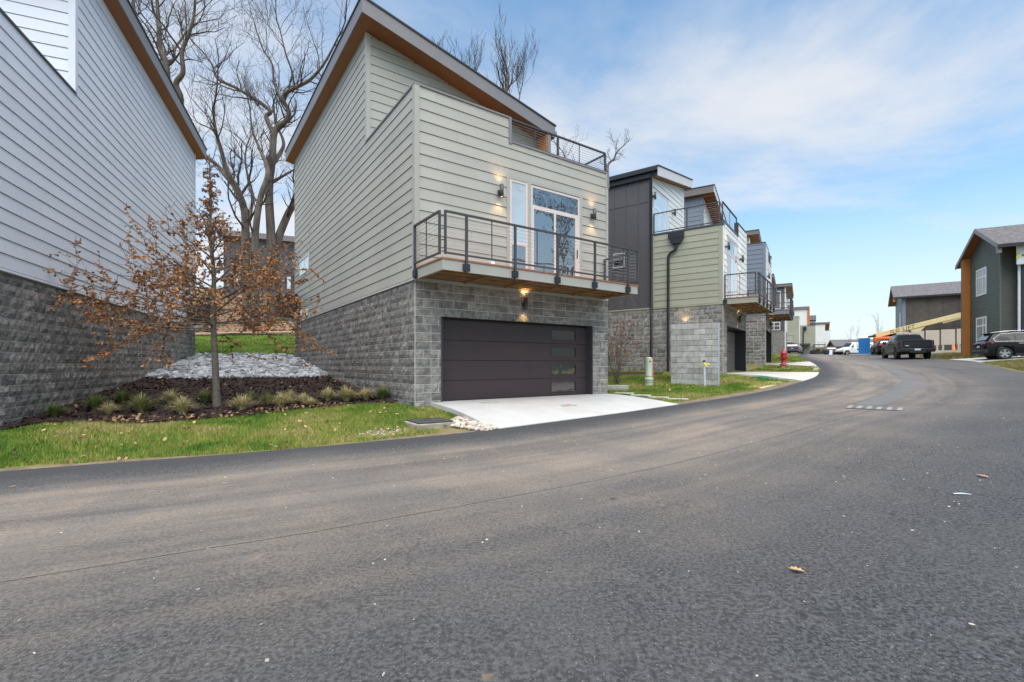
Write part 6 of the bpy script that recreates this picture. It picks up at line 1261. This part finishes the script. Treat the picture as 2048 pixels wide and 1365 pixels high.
def scatter(poly, n, rng, w=None):
    P = np.array(poly); lo, hi = P.min(0), P.max(0); out = np.zeros((0, 2))
    while len(out) < n:
        q = rng.uniform(lo, hi, (n * 2, 2)); q = q[in_poly(q, poly)]
        if w is not None: q = q[rng.uniform(0, 1, len(q)) < w(q)]
        out = np.concatenate([out, q])
    return out[:n]
def poly_area(p): p = np.array(p); return abs(np.sum(p[:, 0] * np.roll(p[:, 1], -1) - p[:, 1] * np.roll(p[:, 0], -1))) / 2
def blades(name, poly, dens, hmin, hmax, wid, m, seed, avoid=None, w=None, label='short green lawn grass', zf=None):
    rng = np.random.default_rng(seed); n = int(poly_area(poly) * dens); q = scatter(poly, n, rng, w)
    if avoid is not None: q = q[~avoid(q)]
    n = len(q); z = (zf(q) if zf else GG(q)) - .03; a = rng.uniform(0, 2 * np.pi, n); pn = .55 + .45 * np.sin(q[:, 0] * 2.1 + np.sin(q[:, 1] * 1.7)) * np.cos(q[:, 1] * 1.9 + .6); hh = rng.uniform(hmin, hmax, n) * (.65 + .6 * pn); ln = rng.normal(0, .45, (n, 2)) * hh[:, None]
    dx, dy = np.cos(a) * wid / 2, np.sin(a) * wid / 2; V = np.empty((n, 3, 3)); V[:, 0] = np.c_[q[:, 0] - dx, q[:, 1] - dy, z]; V[:, 1] = np.c_[q[:, 0] + dx, q[:, 1] + dy, z]; V[:, 2] = np.c_[q + ln, z + hh + .02]
    me = bpy.data.meshes.new(name); me.vertices.add(3 * n); me.vertices.foreach_set('co', V.ravel()); me.loops.add(3 * n); me.loops.foreach_set('vertex_index', np.arange(3 * n, dtype=np.int32)); me.polygons.add(n); me.polygons.foreach_set('loop_start', np.arange(0, 3 * n, 3, dtype=np.int32)); me.update(calc_edges=True); me.validate()
    me.materials.append(M[m]); o = put(me, name, kind='stuff'); tag(o, label, 'grass'); return o
lawnA = edge_part((-13.5, 3.8), (-.45, 8.9)) + [(-1.93, 11.1), (-2.2, 11.0), (-2.35, 11.2), (-2.72, 11.5)] + ME[::-1][1:] + [(-8.6, 7.55), (-13.5, 5.6)]
def bald(q):      # worn, thin places by the kerb and the meter box
    d, _ = seg_dist(q, LEDGE); n = np.sin(q[:, 0] * 3.1) * np.sin(q[:, 1] * 2.7 + q[:, 0]); m = (np.abs(q[:, 0] + 1.62) < .42) & (np.abs(q[:, 1] - 9.3) < .42)
    g = (q[:, 0] > -1.35) & (q[:, 0] < -.3) & (d < .75)
    return ((d < .16 + .12 * n) | m | g | ((np.hypot(q[:, 0] + 2.4, q[:, 1] - 8.55) < .32)))
blades('lawn_grass', lawnA, 3400, .025, .075, .011, 'lawn', 1, bald, label='green lawn grass in front of the mulch bed')
lawnB = edge_part((4.6, 12.8), (11.2, 18.3)) + [(9.2, 20.1), (8.8, 20.0), (4.2, 23.3), (2.2, 21.5), (3.05, 14.85)]
stones = [(3.55, 14.98), (3.95, 14.5), (4.36, 14.08), (4.80, 13.72)]
def baldB(q):
    d, _ = seg_dist(q, LEDGE); m = np.zeros(len(q), bool)
    for x, y in stones: m |= (np.abs(q[:, 0] - x) < .3) & (np.abs(q[:, 1] - y) < .2)
    m |= in_poly(q, [(3.6, 22.9), (6.8, 21.0), (6.4, 20.4), (5.2, 20.9), (3.6, 21.3)])
    return (d < .38 + .15 * np.sin(q[:, 0] * 2.3)) | m
blades('lawn_grass', lawnB, 1700, .03, .085, .014, 'lawn', 2, baldB, label='green lawn grass around the pedestal and screen wall')
lawnC = edge_part((14.75, 22.7), (17.25, 26.6)) + [(15.2, 27.9), (12.2, 24.3)]
blades('lawn_grass', lawnC, 900, .03, .09, .018, 'lawn', 3, label='lawn grass around the fire hydrant')
lawnD = edge_part((19.9, 31.7), (26.0, 43.0)) + [(22.5, 44.5), (18.0, 32.8)]
blades('lawn_grass', lawnD, 300, .03, .10, .03, 'lawn', 4, label='far lawn strip past the third driveway')
lawnE = [(-14.5, 22.0), (-12.0, 23.0), (-10.3, 23.2), (-8.5, 30.6), (-14, 30.65), (-21, 30.8), (-18, 25)]
blades('lawn_grass', lawnE, 420, .03, .09, .03, 'lawn_bright', 5, label='bright green lawn on the slope between the two near houses')
sheet('back_lawn', densify(lawnE + [lawnE[0]], .8)[:-1], 'lawn_bright', -.012, .6)
vergeR = [(21.9, 20.0), (24.5, 23.7), (26.8, 26.9), (29.2, 25.6), (33, 23.5), (30, 18)]
blades('verge_grass', vergeR, 420, .03, .09, .022, 'verge', 6, label='dry patchy grass beside the black SUV')
vergeR2 = [(28.95, 31.3), (31.3, 34.9), (34.6, 40), (38, 45.6), (41.5, 43.2), (36, 34), (31.5, 30.2)]
blades('verge_grass', vergeR2, 160, .05, .22, .04, 'verge', 7, label='dry weedy verge right of the pickup truck')

def rock_mesh(rng, n, sizes, poly, m, name, label, flat=.55, layers=1, dz=.0):
    b = MB(); ico = bmesh.new(); bmesh.ops.create_icosphere(ico, subdivisions=1, radius=1); iv = [v.co.copy() for v in ico.verts]; jf = [tuple(v.index for v in f.verts) for f in ico.faces]; ico.free()
    q = scatter(poly, n, rng); z = GG(q)
    for i in range(n):
        s = rng.uniform(*sizes); ax = Vector((s * rng.uniform(.8, 1.4), s * rng.uniform(.6, 1.0), s * rng.uniform(flat * .6, flat))); rot = Matrix.Rotation(rng.uniform(0, 6.28), 3, 'Z') @ Matrix.Rotation(rng.normal(0, .35), 3, 'X')
        vs = [rot @ Vector((v.x * ax.x, v.y * ax.y, v.z * ax.z)) * rng.uniform(.78, 1.15) + Vector((q[i, 0], q[i, 1], z[i] + dz + ax.z * .5 + (rng.uniform(0, .06) if layers > 1 else 0))) for v in iv]; b.add(vs, jf)
    me = bpy.data.meshes.new(name); me.from_pydata(b.v, [], b.f); me.materials.append(M[m]); o = put(me, name, kind='stuff'); tag(o, label, 'stones'); return o
RG = np.random.default_rng(11)
rock_mesh(RG, 1900, (.07, .19), rock_poly, 'rock', 'river_rock', 'pale grey river rock filling the swale between the houses', layers=2)
rock_mesh(RG, 150, (.03, .09), [(-1.2, 9.2), (-.55, 8.75), (-.30, 8.98), (-.7, 9.6), (-1.0, 10.0), (-1.25, 9.7)], 'soil_rock', 'rubble', 'pinkish rubble piled at the driveway corner by the meter box')
rock_mesh(RG, 60, (.012, .035), [(-2.8, 8.3), (-2.0, 8.35), (-1.9, 9.0), (-2.6, 9.0)], 'soil_rock', 'rubble', 'small stones in the worn grass left of the meter box')
rock_mesh(RG, 140, (.02, .06), ribbon(edge_part((15.3, 23.6), (17.2, 26.5)), .02, .3), 'soil_rock', 'rubble', 'crumbled soil and stones along the hydrant strip edge')
rock_mesh(RG, 260, (.005, .014), [(-4, 1.9), (4, 1.9), (10, 7), (12, 13), (5, 11), (-4, 6.5)], 'soil_rock', 'road_grit', 'loose grit scattered on the road', flat=.5)

LEAFP = [(0, -.5), (.10, -.32), (.30, -.28), (.16, -.12), (.36, 0), (.18, .1), (.30, .26), (.12, .28), (0, .5), (-.12, .28), (-.30, .26), (-.18, .1), (-.36, 0), (-.16, -.12), (-.30, -.28), (-.10, -.32)]
def leaf_scatter(name, poly, n, size, m, seed, label, dz=.02, tilt=.5, zf=None, w=None):
    rng = np.random.default_rng(seed); q = scatter(poly, n, rng, w); z = (zf(q) if zf else GG(q)); b = MB(); sh = [(0, -.5), (.32, -.2), (.2, 0), (.34, .22), (0, .5), (-.34, .22), (-.2, 0), (-.32, -.2)]
    for i in range(n):
        s = rng.uniform(.6, 1.3) * size; rot = Matrix.Rotation(rng.uniform(0, 6.28), 3, 'Z') @ Matrix.Rotation(rng.normal(0, tilt), 3, 'X') @ Matrix.Rotation(rng.normal(0, tilt), 3, 'Y'); cu = rng.uniform(-.5, .9)
        b.add([rot @ Vector((x * s, y * s, cu * s * (x * x))) + Vector((q[i, 0], q[i, 1], z[i] + dz)) for x, y in sh], [tuple(range(8))])
    me = bpy.data.meshes.new(name); me.from_pydata(b.v, [], b.f); me.materials.append(M[m]); o = put(me, name, kind='stuff'); tag(o, label, 'leaves'); return o
leaf_scatter('fallen_leaves', lawnA, 170, .07, 'leaf_tan', 21, 'tan fallen oak leaves on the front lawn', .05)
leaf_scatter('fallen_leaves', ribbon(ME[2:8], -.12, .5), 230, .085, 'leaf_dry', 22, 'brown fallen leaves along the mulch bed edge', .05)
leaf_scatter('fallen_leaves', mulch_poly, 130, .08, 'leaf_dry', 23, 'scattered dry leaves on the dark mulch', .06)
leaf_scatter('fallen_leaves', lawnB, 60, .08, 'leaf_tan', 24, 'pale fallen leaves on the lawn by the screen wall', .05)
leaf_scatter('fallen_leaves', lawnC, 90, .09, 'leaf_dry', 25, 'brown fallen leaves on the hydrant strip', .06)
leaf_scatter('leaf_litter', [(-22, 31), (-6, 30.8), (-6, 44), (-30, 44)], 7000, .20, 'leaf_dry', 26, 'brown leaf litter covering the wooded slope', .05)
leaf_scatter('mulch_chips', mulch_poly, 5200, .085, 'mulch_chip', 27, 'shredded dark wood mulch', .045, .5)
for k, (x, y, s, rz, lb) in enumerate([(1.89, 3.14, .085, 1.2, 'curled tan oak leaf on the bare asphalt, nearest the viewer'), (5.14, 5.16, .10, .3, 'tan oak leaf on the asphalt near the right edge'), (1.01, 4.74, .06, 2.0, 'small dark leaf alone on the tan dusty lane')]):
    b = MB(); cu = [.9, .6, .5][k]; b.add([(px * s, py * s * 1.2, cu * s * (px * px) + .1 * s * py) for px, py in LEAFP] + [(px * s, py * s * 1.2, cu * s * (px * px) + .1 * s * py - .003) for px, py in LEAFP], [tuple(range(16)), tuple(range(31, 15, -1))] + [(i, i + 16, (i + 1) % 16 + 16, (i + 1) % 16) for i in range(16)]); o = b.obj('fallen_leaf', 'leaf_tan' if k < 2 else 'bark', None, (x, y, G(x, y) + .02), rz); tag(o, lb, 'leaf')
b = MB(); b.tube([(-.075, 0, 0), (0, .006, .003), (.075, -.006, 0)], [.005, .008, .004], 6); o = b.obj('stick', 'pvc', None, (4.4, 4.62, G(4.4, 4.62) + .012), -.15); tag(o, 'short pale stick lying on the asphalt at right', 'stick')
b = MB(); b.tube([(-21, 30.95, G(-21, 30.95) + .08), (-17, 30.85, G(-17, 30.85) + .09), (-13, 30.75, G(-13, 30.75) + .09), (-8.5, 30.7, G(-8.5, 30.7) + .08)], .11, 8); o = b.obj('edging_log', 'timber', None); tag(o, 'long timber log edging the top of the bright back lawn', 'log')

# ------------------------------------------------------------------ ornamental grass tufts
def tuft_mesh(seed, m, n=430, h=.40, spread=.36):
    rr = random.Random(seed); b = MB()
    for k in range(n):
        a = rr.uniform(0, 6.283); r0 = rr.uniform(0, .06); out = rr.uniform(.15, 1.0) * spread; hh = h * rr.uniform(.6, 1.1) * (1.1 - .45 * out / spread); w = rr.uniform(.004, .008); ca, sa = math.cos(a), math.sin(a); pts = []
        for i in range(4):
            f = i / 3; rad = r0 + out * f ** 1.4; z = hh * (1.5 * f - .62 * f * f * (1 + out / spread * .5)); pts.append((rad, max(z, -.02 + .03 * f), w * (1 - f * .85)))
        vs = []
        for (rad, z, ww) in pts: vs += [(ca * rad - sa * ww, sa * rad + ca * ww, z), (ca * rad + sa * ww, sa * rad - ca * ww, z)]
        b.add(vs, [(0, 1, 3, 2), (2, 3, 5, 4), (4, 5, 7, 6)], True)
    me = bpy.data.meshes.new('blades'); me.from_pydata(b.v, [], b.f); me.materials.append(M[m]); return me
TM = {('p', i): tuft_mesh(40 + i, 'tuft_pale') for i in range(3)}; TM.update({('g', i): tuft_mesh(50 + i, 'tuft_green', h=.42) for i in range(3)})
TUFTS = [(-9.0, 9.3, 'g', .85), (-8.93, 10.12, 'g', 1.0), (-8.22, 9.64, 'p', .8), (-9.03, 10.96, 'g', .9), (-7.78, 9.92, 'g', 1.2), (-7.88, 10.92, 'p', 1.1), (-6.83, 9.8, 'p', 1.15), (-7.32, 11.3, 'g', 1.0), (-5.93, 10.38, 'p', 1.15), (-6.4, 11.6, 'g', .8), (-5.75, 11.1, 'g', .9), (-5.29, 10.84, 'p', 1.1), (-5.5, 11.7, 'p', .9), (-5.0, 11.35, 'p', .85), (-4.72, 11.08, 'p', .65), (-4.65, 11.95, 'p', 1.05), (-4.15, 11.85, 'p', 1.2), (-3.75, 12.1, 'p', 1.0), (-3.35, 12.25, 'g', 1.1)]
ORD = 'first second third fourth fifth sixth seventh eighth ninth tenth eleventh twelfth thirteenth fourteenth fifteenth sixteenth seventeenth eighteenth nineteenth'.split()
order = sorted(range(len(TUFTS)), key=lambda i: TUFTS[i][0] / TUFTS[i][1])
for rank, i in enumerate(order):
    x, y, k, s = TUFTS[i]; o = put(TM[(k, i % 3)], 'grass_tuft', None, (x, y, G(x, y) + .03), i * 1.3); o.scale = (s, s, s); tag(o, '%s ornamental grass tuft in the mulch bed, %s from the left' % ({'p': 'straw-coloured', 'g': 'dark green'}[k], ORD[rank]), 'grass tuft', 'ornamental grasses in the mulch bed')
for (x, y, lb) in ((4.5, 21.6, 'left'), (3.7, 21.4, 'nearest the sage house')):
    pass

# ------------------------------------------------------------------ trees
def limb(b, p, d, L_, r, lev, rng, up=.25, wob=.35, kids=(6, 5, 4), tips=None, r_end=.35, minr=.008, sides=(7, 5, 4, 3), start=.25):
    n = max(3, int(4 + L_ * .8)) if lev < 2 else 3; pts = [Vector(p)]; rad = [r]; d = Vector(d).normalized(); 
    for i in range(n):
        d = (d + Vector((rng.gauss(0, wob), rng.gauss(0, wob), rng.gauss(0, wob) + up)) * (.5 if lev else .35)).normalized(); pts.append(pts[-1] + d * (L_ / n)); rad.append(max(minr, r * (1 - (1 - r_end) * (i + 1) / n)))
    b.tube(pts, rad, sides[min(lev, 3)], False); grow(b, pts, rad, lev, rng, up, wob, kids, tips, minr, sides, L_, start)
def grow(b, pts, rad, lev, rng, up, wob, kids, tips, minr, sides, L_, start):
    if tips is not None: tips.append((lev, pts, rad))
    if lev >= len(kids): return
    for k in range(kids[lev]):
        f = start + (1 - start) * (k + rng.random()) / kids[lev]; f = min(f, .999) * (len(pts) - 1); i = int(f); q = pts[i].lerp(pts[i + 1], f - i); dd = (pts[i + 1] - pts[i]).normalized(); side = Vector((rng.gauss(0, 1), rng.gauss(0, 1), rng.gauss(0, 1))); side -= dd * side.dot(dd); side.normalize(); rr = rad[i] * rng.uniform(.4, .62)
        if rr < minr * .8: rr = minr * .8
        limb(b, q, dd * .65 + side * .8 + Vector((0, 0, up * .6)), L_ * rng.uniform(.32, .58), rr, lev + 1, rng, up, wob, kids, tips, minr=minr, sides=sides, start=.15)
def px(x, y, Y): return Vector(((x - 1024) / 945 * Y, Y, 1.5 + (730 - y) / 945 * Y))
def big_tree(label, paths, seed, Y, kids=(7, 5, 5), base=None, group='bare trees on the slope', sub=3.6, up=.3):
    """paths: list of [(lateral m, depth m, height m, radius)] polylines in world metres"""
    rng = random.Random(seed); o0 = paths[0][0]; t = thing('bare_tree', label, 'tree', (o0[0], o0[1], o0[2]), 0, group); off = Vector(o0[:3]); tb = MB(); bb = MB()
    for pth in paths:
        P = [Vector(p[:3]) - off for p in pth]; rad = [p[3] * .8 for p in pth]; pts = []; rr = []
        for i in range(len(P) - 1):
            p0, p1, p2, p3 = P[max(i - 1, 0)], P[i], P[i + 1], P[min(i + 2, len(P) - 1)]
            for k in range(4): f = k / 4; pts.append(.5 * ((2 * p1) + (p2 - p0) * f + (2 * p0 - 5 * p1 + 4 * p2 - p3) * f * f + (3 * p1 - p0 - 3 * p2 + p3) * f ** 3)); rr.append(rad[i] + (rad[i + 1] - rad[i]) * f)
        pts.append(P[-1]); rr.append(rad[-1]); tb.tube(pts, rr, 10, False); L_ = sum((pts[i + 1] - pts[i]).length for i in range(len(pts) - 1)); h0 = max(.25, min(.6, 4.0 / L_))
        n = kids[0] + int(L_ / 2.2)
        for k in range(n):
            f = h0 + (1 - h0) * (k + rng.random()) / n; f = min(f, .999) * (len(pts) - 1); i = int(f); q = pts[i].lerp(pts[i + 1], f - i); dd = (pts[i + 1] - pts[i]).normalized(); s = Vector((rng.gauss(0, 1), rng.gauss(0, 1), rng.gauss(0, 1))); s -= dd * s.dot(dd); s.normalize()
            limb(bb, q, dd * .5 + s * .85 + Vector((0, 0, .25)), sub * rng.uniform(.6, 1.25), min(rr[i] * rng.uniform(.3, .5), .11), 1, rng, up, .38, (0, kids[1], kids[2]), None, minr=.007, sides=(7, 6, 4, 3), start=.15)
        limb(bb, pts[-1], pts[-1] - pts[-2], sub, rr[-1], 1, rng, up, .35, (0, kids[1] + 2, kids[2]), None, minr=.007, sides=(7, 6, 4, 3), start=.1)
    tb.obj('trunk', 'bark', t); me = bpy.data.meshes.new('branches'); me.from_pydata(bb.v, [], bb.f); me.polygons.foreach_set('use_smooth', [True] * len(bb.f)); me.materials.append(M['twig']); put(me, 'branches', t, kind='stuff'); return t
def path(Y0, pts):      # (lateral ratio pixels -> metres worked out at authoring distance; depth offset, radius)
    out = []
    for (x, y, dy, r) in pts: v = px(x, y, Y0 + dy); out.append((v.x, v.y, v.z, r))
    return out
Y0 = 35.0
big_tree('big bare tree with a left-leaning fork, left of the straight trunks', [
    path(Y0, [(500, 655, 0, .46), (492, 560, 0, .40), (491, 480, 0, .36), (489, 421, .2, .33), (470, 374, .5, .27), (448, 348, .9, .21), (435, 331, 1.2, .16), (405, 306, 1.8, .11), (385, 298, 2.4, .08)]),
    path(Y0, [(489, 425, .2, .26), (476, 380, -.3, .24), (455, 345, -.8, .20), (441, 296, -1.2, .17), (433, 268, -1.4, .13), (427, 225, -1.6, .10), (432, 190, -1.9, .07)]),
    path(Y0, [(497, 440, 0, .16), (505, 400, .6, .13), (497, 360, 1, .10), (490, 320, 1.4, .08), (494, 290, 1.8, .06)])], 5, Y0)
big_tree('tall bare tree with crooked twisting limbs, nearest the sage house roof', [
    path(36, [(545, 660, 0, .50), (543, 560, 0, .44), (542, 473, 0, .40), (538, 385, 0, .36), (544, 323, .1, .33), (550, 262, .2, .28), (573, 241, .2, .22), (577, 222, 0, .20), (566, 200, -.2, .19), (570, 188, -.2, .18), (590, 176, -.6, .17), (620, 160, -1.0, .14), (648, 128, -1.4, .11), (668, 92, -1.8, .08)]),
    path(36, [(548, 268, .2, .24), (532, 235, .8, .20), (541, 224, .9, .19), (520, 205, 1.2, .17), (504, 195, 1.4, .16), (470, 175, 1.6, .14), (435, 158, 1.8, .12), (424, 130, 2.0, .09), (406, 105, 2.2, .07), (372, 70, 2.4, .05)]),
    path(36, [(545, 330, .1, .22), (565, 298, 1.0, .17), (566, 280, 1.4, .14), (556, 255, 1.7, .11), (545, 215, 2, .08)]),
    path(36, [(566, 205, -.2, .13), (548, 165, .4, .10), (545, 130, .8, .08), (524, 95, 1.0, .06), (510, 50, 1.2, .045)]),
    path(36, [(590, 178, -.6, .11), (583, 140, -1.2, .09), (572, 110, -1.6, .07), (560, 60, -1.9, .05)]),
    path(36, [(545, 365, 0, .16), (570, 350, .3, .11), (592, 338, .8, .08), (615, 330, 1.2, .06)])], 9, 36)
big_tree('slender bare trunk rising between the two forked trees', [
    path(34, [(512, 650, 0, .36), (510, 540, 0, .32), (511, 467, 0, .29), (521, 395, .2, .25), (536, 344, .6, .21), (520, 300, 1.2, .13), (505, 262, 1.6, .09), (500, 220, 1.8, .06)])], 13, 34, kids=(4, 5, 4), sub=2.6)
big_tree('leaning bare trunk disappearing behind the sage house wall', [
    path(36.5, [(550, 600, 0, .42), (552, 500, 0, .38), (571, 440, 0, .34), (590, 405, 0, .31), (622, 360, 0, .27), (650, 300, .5, .2), (668, 240, 1, .14), (660, 190, 1.2, .1)])], 17, 36.5, kids=(3, 4, 4), sub=3.0)
big_tree('bare tree rising behind the pale grey house roof', [
    path(33, [(372, 600, 0, .42), (360, 420, 0, .38), (345, 260, 0, .33), (335, 170, 0, .29), (331, 125, 0, .26), (320, 98, .1, .22), (318, 58, .1, .19), (315, 15, .2, .15), (311, -60, .3, .10)]),
    path(33, [(350, 250, 0, .26), (362, 200, -.4, .23), (352, 168, -.6, .22), (366, 145, -.8, .19), (364, 105, -1.0, .16), (378, 68, -1.2, .13), (388, 30, -1.4, .10), (392, -20, -1.5, .07)]),
    path(33, [(330, 125, 0, .13), (347, 118, .5, .11), (350, 98, .8, .10), (362, 80, 1, .08), (372, 66, 1.2, .07), (398, 45, 1.5, .05)]),
    path(33, [(300, 300, .5, .25), (280, 100, .6, .18), (268, 20, .8, .12), (262, -60, .8, .08)])], 21, 33)
big_tree('bare broom-like treetop showing above the sage house roof', [
    path(31, [(985, 620, 0, .30), (985, 380, 0, .25), (990, 270, 0, .20), (1008, 200, -.3, .15), (1015, 170, -.4, .12), (1017, 150, -.4, .10), (1011, 128, -.4, .05)]),
    path(31, [(985, 380, 0, .15), (940, 290, .4, .10), (905, 200, .8, .06), (880, 140, 1, .03)]),
    path(31, [(985, 390, 0, .12), (945, 285, -.6, .09), (940, 200, -.8, .05), (938, 155, -.8, .025)]),
    path(31, [(990, 300, 0, .10), (1030, 230, .6, .07), (1040, 190, .8, .04), (1046, 160, .9, .025)])], 25, 31, kids=(9, 5, 4), sub=2.1, up=.85)
big_tree('bare crooked limb showing between the sage house and the charcoal roof', [
    path(33, [(1205, 600, 0, .3), (1208, 420, 0, .22), (1214, 350, 0, .14), (1215, 340, 0, .12), (1217, 328, .1, .10), (1228, 318, .1, .09), (1232, 308, .2, .07), (1240, 298, .2, .05)]),
    path(33, [(1206, 560, 0, .16), (1165, 420, .4, .12), (1140, 350, .5, .08), (1128, 310, .6, .05)])], 29, 33, kids=(3, 4, 3), sub=1.5)

def small_bare(label, x, y, h, seed, group=None, m='twig', trunk='timber'):
    rng = random.Random(seed); t = thing('young_tree', label, 'tree', (x, y, G(x, y))); b = MB(); pts = [Vector((rng.gauss(0, .03), rng.gauss(0, .03), h * i / 6)) for i in range(7)]; rad = [.045 * (1 - i / 7.5) for i in range(7)]; b.tube(pts, rad, 6); b.obj('trunk', trunk, t); bb = MB(); grow(bb, pts, rad, 0, rng, .5, .3, (11, 3, 1), None, .006, (5, 4, 3, 3), h * .8, .3); me = bpy.data.meshes.new('branches'); me.from_pydata(bb.v, [], bb.f); me.materials.append(M[m]); put(me, 'branches', t, kind='stuff')
small_bare('thin bare young tree beside the orange lift turret', 42.3, 54.6, 3.6, 3)
small_bare('faint bare sapling far off above the white van roof', 73.0, 100.0, 5.5, 4)
small_bare('second faint far sapling, left of the blue toilet', 76.0, 106.0, 5.5, 6)

def oak():
    rng = random.Random(12); x0, y0 = -6.72, 10.74; t = thing('young_oak', 'young oak with rusty brown leaves standing in the mulch bed', 'tree', (x0, y0, G(x0, y0) + .02)); H_ = 5.75; tb = MB()
    pts = [Vector((.02 * math.sin(i * 1.1) - .012 * i, .02 * math.cos(i * 1.7), H_ * i / 14)) for i in range(15)]; rad = [.074 * (1 - i / 15.5) + .006 for i in range(15)]; rad[0] = .092; tb.tube(pts, rad, 12, False); tb.obj('trunk', 'young_bark', t); bb = MB(); tips = []
    n = 48
    for k in range(n):
        f = .285 + .70 * (k / n) ** .95; zz = f * H_; i = min(13, int(f * 14)); q = pts[i].lerp(pts[i + 1], f * 14 - i); a = k * 2.399 + rng.uniform(-.35, .35); prof = 1 - (f - .285) / .74
        pf = max(0, (.68 - f) / .395); L_ = (.5 * min(1, (1.02 - f) / .35) + 1.5 * pf ** .85) * rng.uniform(.7, 1.15); el = .05 + .85 * min(1, (f - .28) / .4) + rng.uniform(-.12, .15)
        if math.cos(a) < -.2 and pf > .6: L_ *= 1.1
        limb(bb, q, (math.cos(a) * math.cos(el), math.sin(a) * math.cos(el), math.sin(el)), L_, .019 * (.4 + prof), 0, rng, .0, .17, (7, 3), tips, minr=.0035, sides=(6, 4, 3), start=.22)
    for (f, a, L_, el) in ((.30, 3.3, 2.6, .02), (.34, 2.75, 2.9, .06), (.38, 3.6, 2.7, .10), (.42, 2.5, 2.5, .14), (.31, 4.1, 2.0, -.02), (.36, .2, 1.9, .22), (.41, -.4, 1.8, .3), (.46, 3.2, 2.3, .2), (.33, .6, 1.9, .12), (.50, .1, 1.7, .4)):
        i = int(f * 14); limb(bb, pts[i].lerp(pts[i + 1], f * 14 - i), (math.cos(a) * math.cos(el), math.sin(a) * math.cos(el), math.sin(el)), L_, .022, 0, rng, .0, .15, (8, 3), tips, minr=.0035, sides=(6, 4, 3), start=.25)
    me = bpy.data.meshes.new('branches'); me.from_pydata(bb.v, [], bb.f); me.polygons.foreach_set('use_smooth', [True] * len(bb.f)); me.materials.append(M['young_bark']); put(me, 'branches', t, kind='stuff')
    lb = MB(); sh = [(0, 0), (.16, .18), (.30, .26), (.15, .40), (.33, .60), (.13, .72), (0, 1.0), (-.13, .72), (-.33, .60), (-.15, .40), (-.30, .26), (-.16, .18)]
    for lev, P, rd in tips:
        L_ = sum((P[i + 1] - P[i]).length for i in range(len(P) - 1)); nl = int(L_ * {0: 16, 1: 34, 2: 40}[min(lev, 2)] * rng.uniform(.3, 1.5)); clump = rng.random() < (.78 if P[0].z < 3.4 else .5)
        for k in range(nl if clump else nl // 5):
            f = rng.uniform(.38 if lev == 0 else .15, 1) * (len(P) - 1) * .999; i = int(f); q = P[i].lerp(P[i + 1], f - i); s = rng.uniform(.045, .092); d = ((P[i + 1] - P[i]).normalized() * .5 + Vector((rng.gauss(0, .6), rng.gauss(0, .6), rng.gauss(-.35, .5)))).normalized(); sd = d.cross(Vector((rng.gauss(0, 1), rng.gauss(0, 1), rng.gauss(0, 1)))).normalized(); nn = sd.cross(d); cu = rng.uniform(-.3, 1.1)
            lb.add([q + d * y * s + sd * x * s * .95 + nn * (cu * s * x * x * 2 - .25 * s * y * y * cu) for x, y in sh], [tuple(range(12))])
    me = bpy.data.meshes.new('leaves'); me.from_pydata(lb.v, [], lb.f); me.materials.append(M['oak_leaf']); put(me, 'leaves', t, kind='stuff'); print('oak leaves', len(lb.f))
oak()
def shrub():
    rng = random.Random(8); x, y = 4.05, 18.2; t = thing('bare_shrub', 'nearly bare shrub with a few brown leaves behind the sage house corner', 'shrub', (x, y, G(x, y))); b = MB(); tips = []
    for k in range(16): a = rng.uniform(0, 6.28); limb(b, (rng.gauss(0, .06), rng.gauss(0, .06), 0), (math.cos(a) * .34, math.sin(a) * .34, 1), rng.uniform(1.7, 3.1), .014, 0, rng, .1, .16, (5, 2), tips, minr=.003, sides=(5, 4, 3), start=.3)
    me = bpy.data.meshes.new('branches'); me.from_pydata(b.v, [], b.f); me.materials.append(M['leaf_dry'] if False else M['young_bark']); put(me, 'branches', t, kind='stuff'); lb = MB(); sh = [(0, 0), (.3, .3), (.3, .65), (0, 1), (-.3, .65), (-.3, .3)]
    for lev, P, rd in tips:
        if lev == 0: continue
        for k in range(rng.choice((0, 1, 2, 3))):
            q = P[0].lerp(P[-1], rng.random())
            if q.z > 2.6 or q.z < .8: continue
            s = rng.uniform(.06, .10); d = Vector((rng.gauss(0, .6), rng.gauss(0, .6), rng.gauss(-.4, .5))).normalized(); sd = d.cross(Vector((rng.gauss(0, 1), rng.gauss(0, 1), 1))).normalized(); lb.add([q + d * yy * s + sd * xx * s for xx, yy in sh], [tuple(range(6))])
    me = bpy.data.meshes.new('leaves'); me.from_pydata(lb.v, [], lb.f); me.materials.append(M['oak_leaf']); put(me, 'leaves', t, kind='stuff')
shrub()

def mirror_tree(src, loc, rz, label):
    r = src.copy(); COL.objects.link(r); r.location = loc; r.rotation_euler = (0, 0, rz); r['label'] = label
    for ch in list(src.children):
        c = ch.copy(); COL.objects.link(c); c.parent = r
_bt = [o for o in bpy.data.objects if o.name.startswith('bare_tree')]
_bt.sort(key=lambda o: o.name)
mirror_tree(_bt[1], (41, 3.5, .6), 1.0, 'bare tree across the road, mirrored in the left glass of the balcony door')
mirror_tree(_bt[0], (44, 9.5, .8), 2.4, 'bare tree across the road, mirrored in the right glass of the balcony door')
mirror_tree(_bt[4], (38, -2.5, .5), .3, 'bare tree across the road, mirrored in the narrow side window')
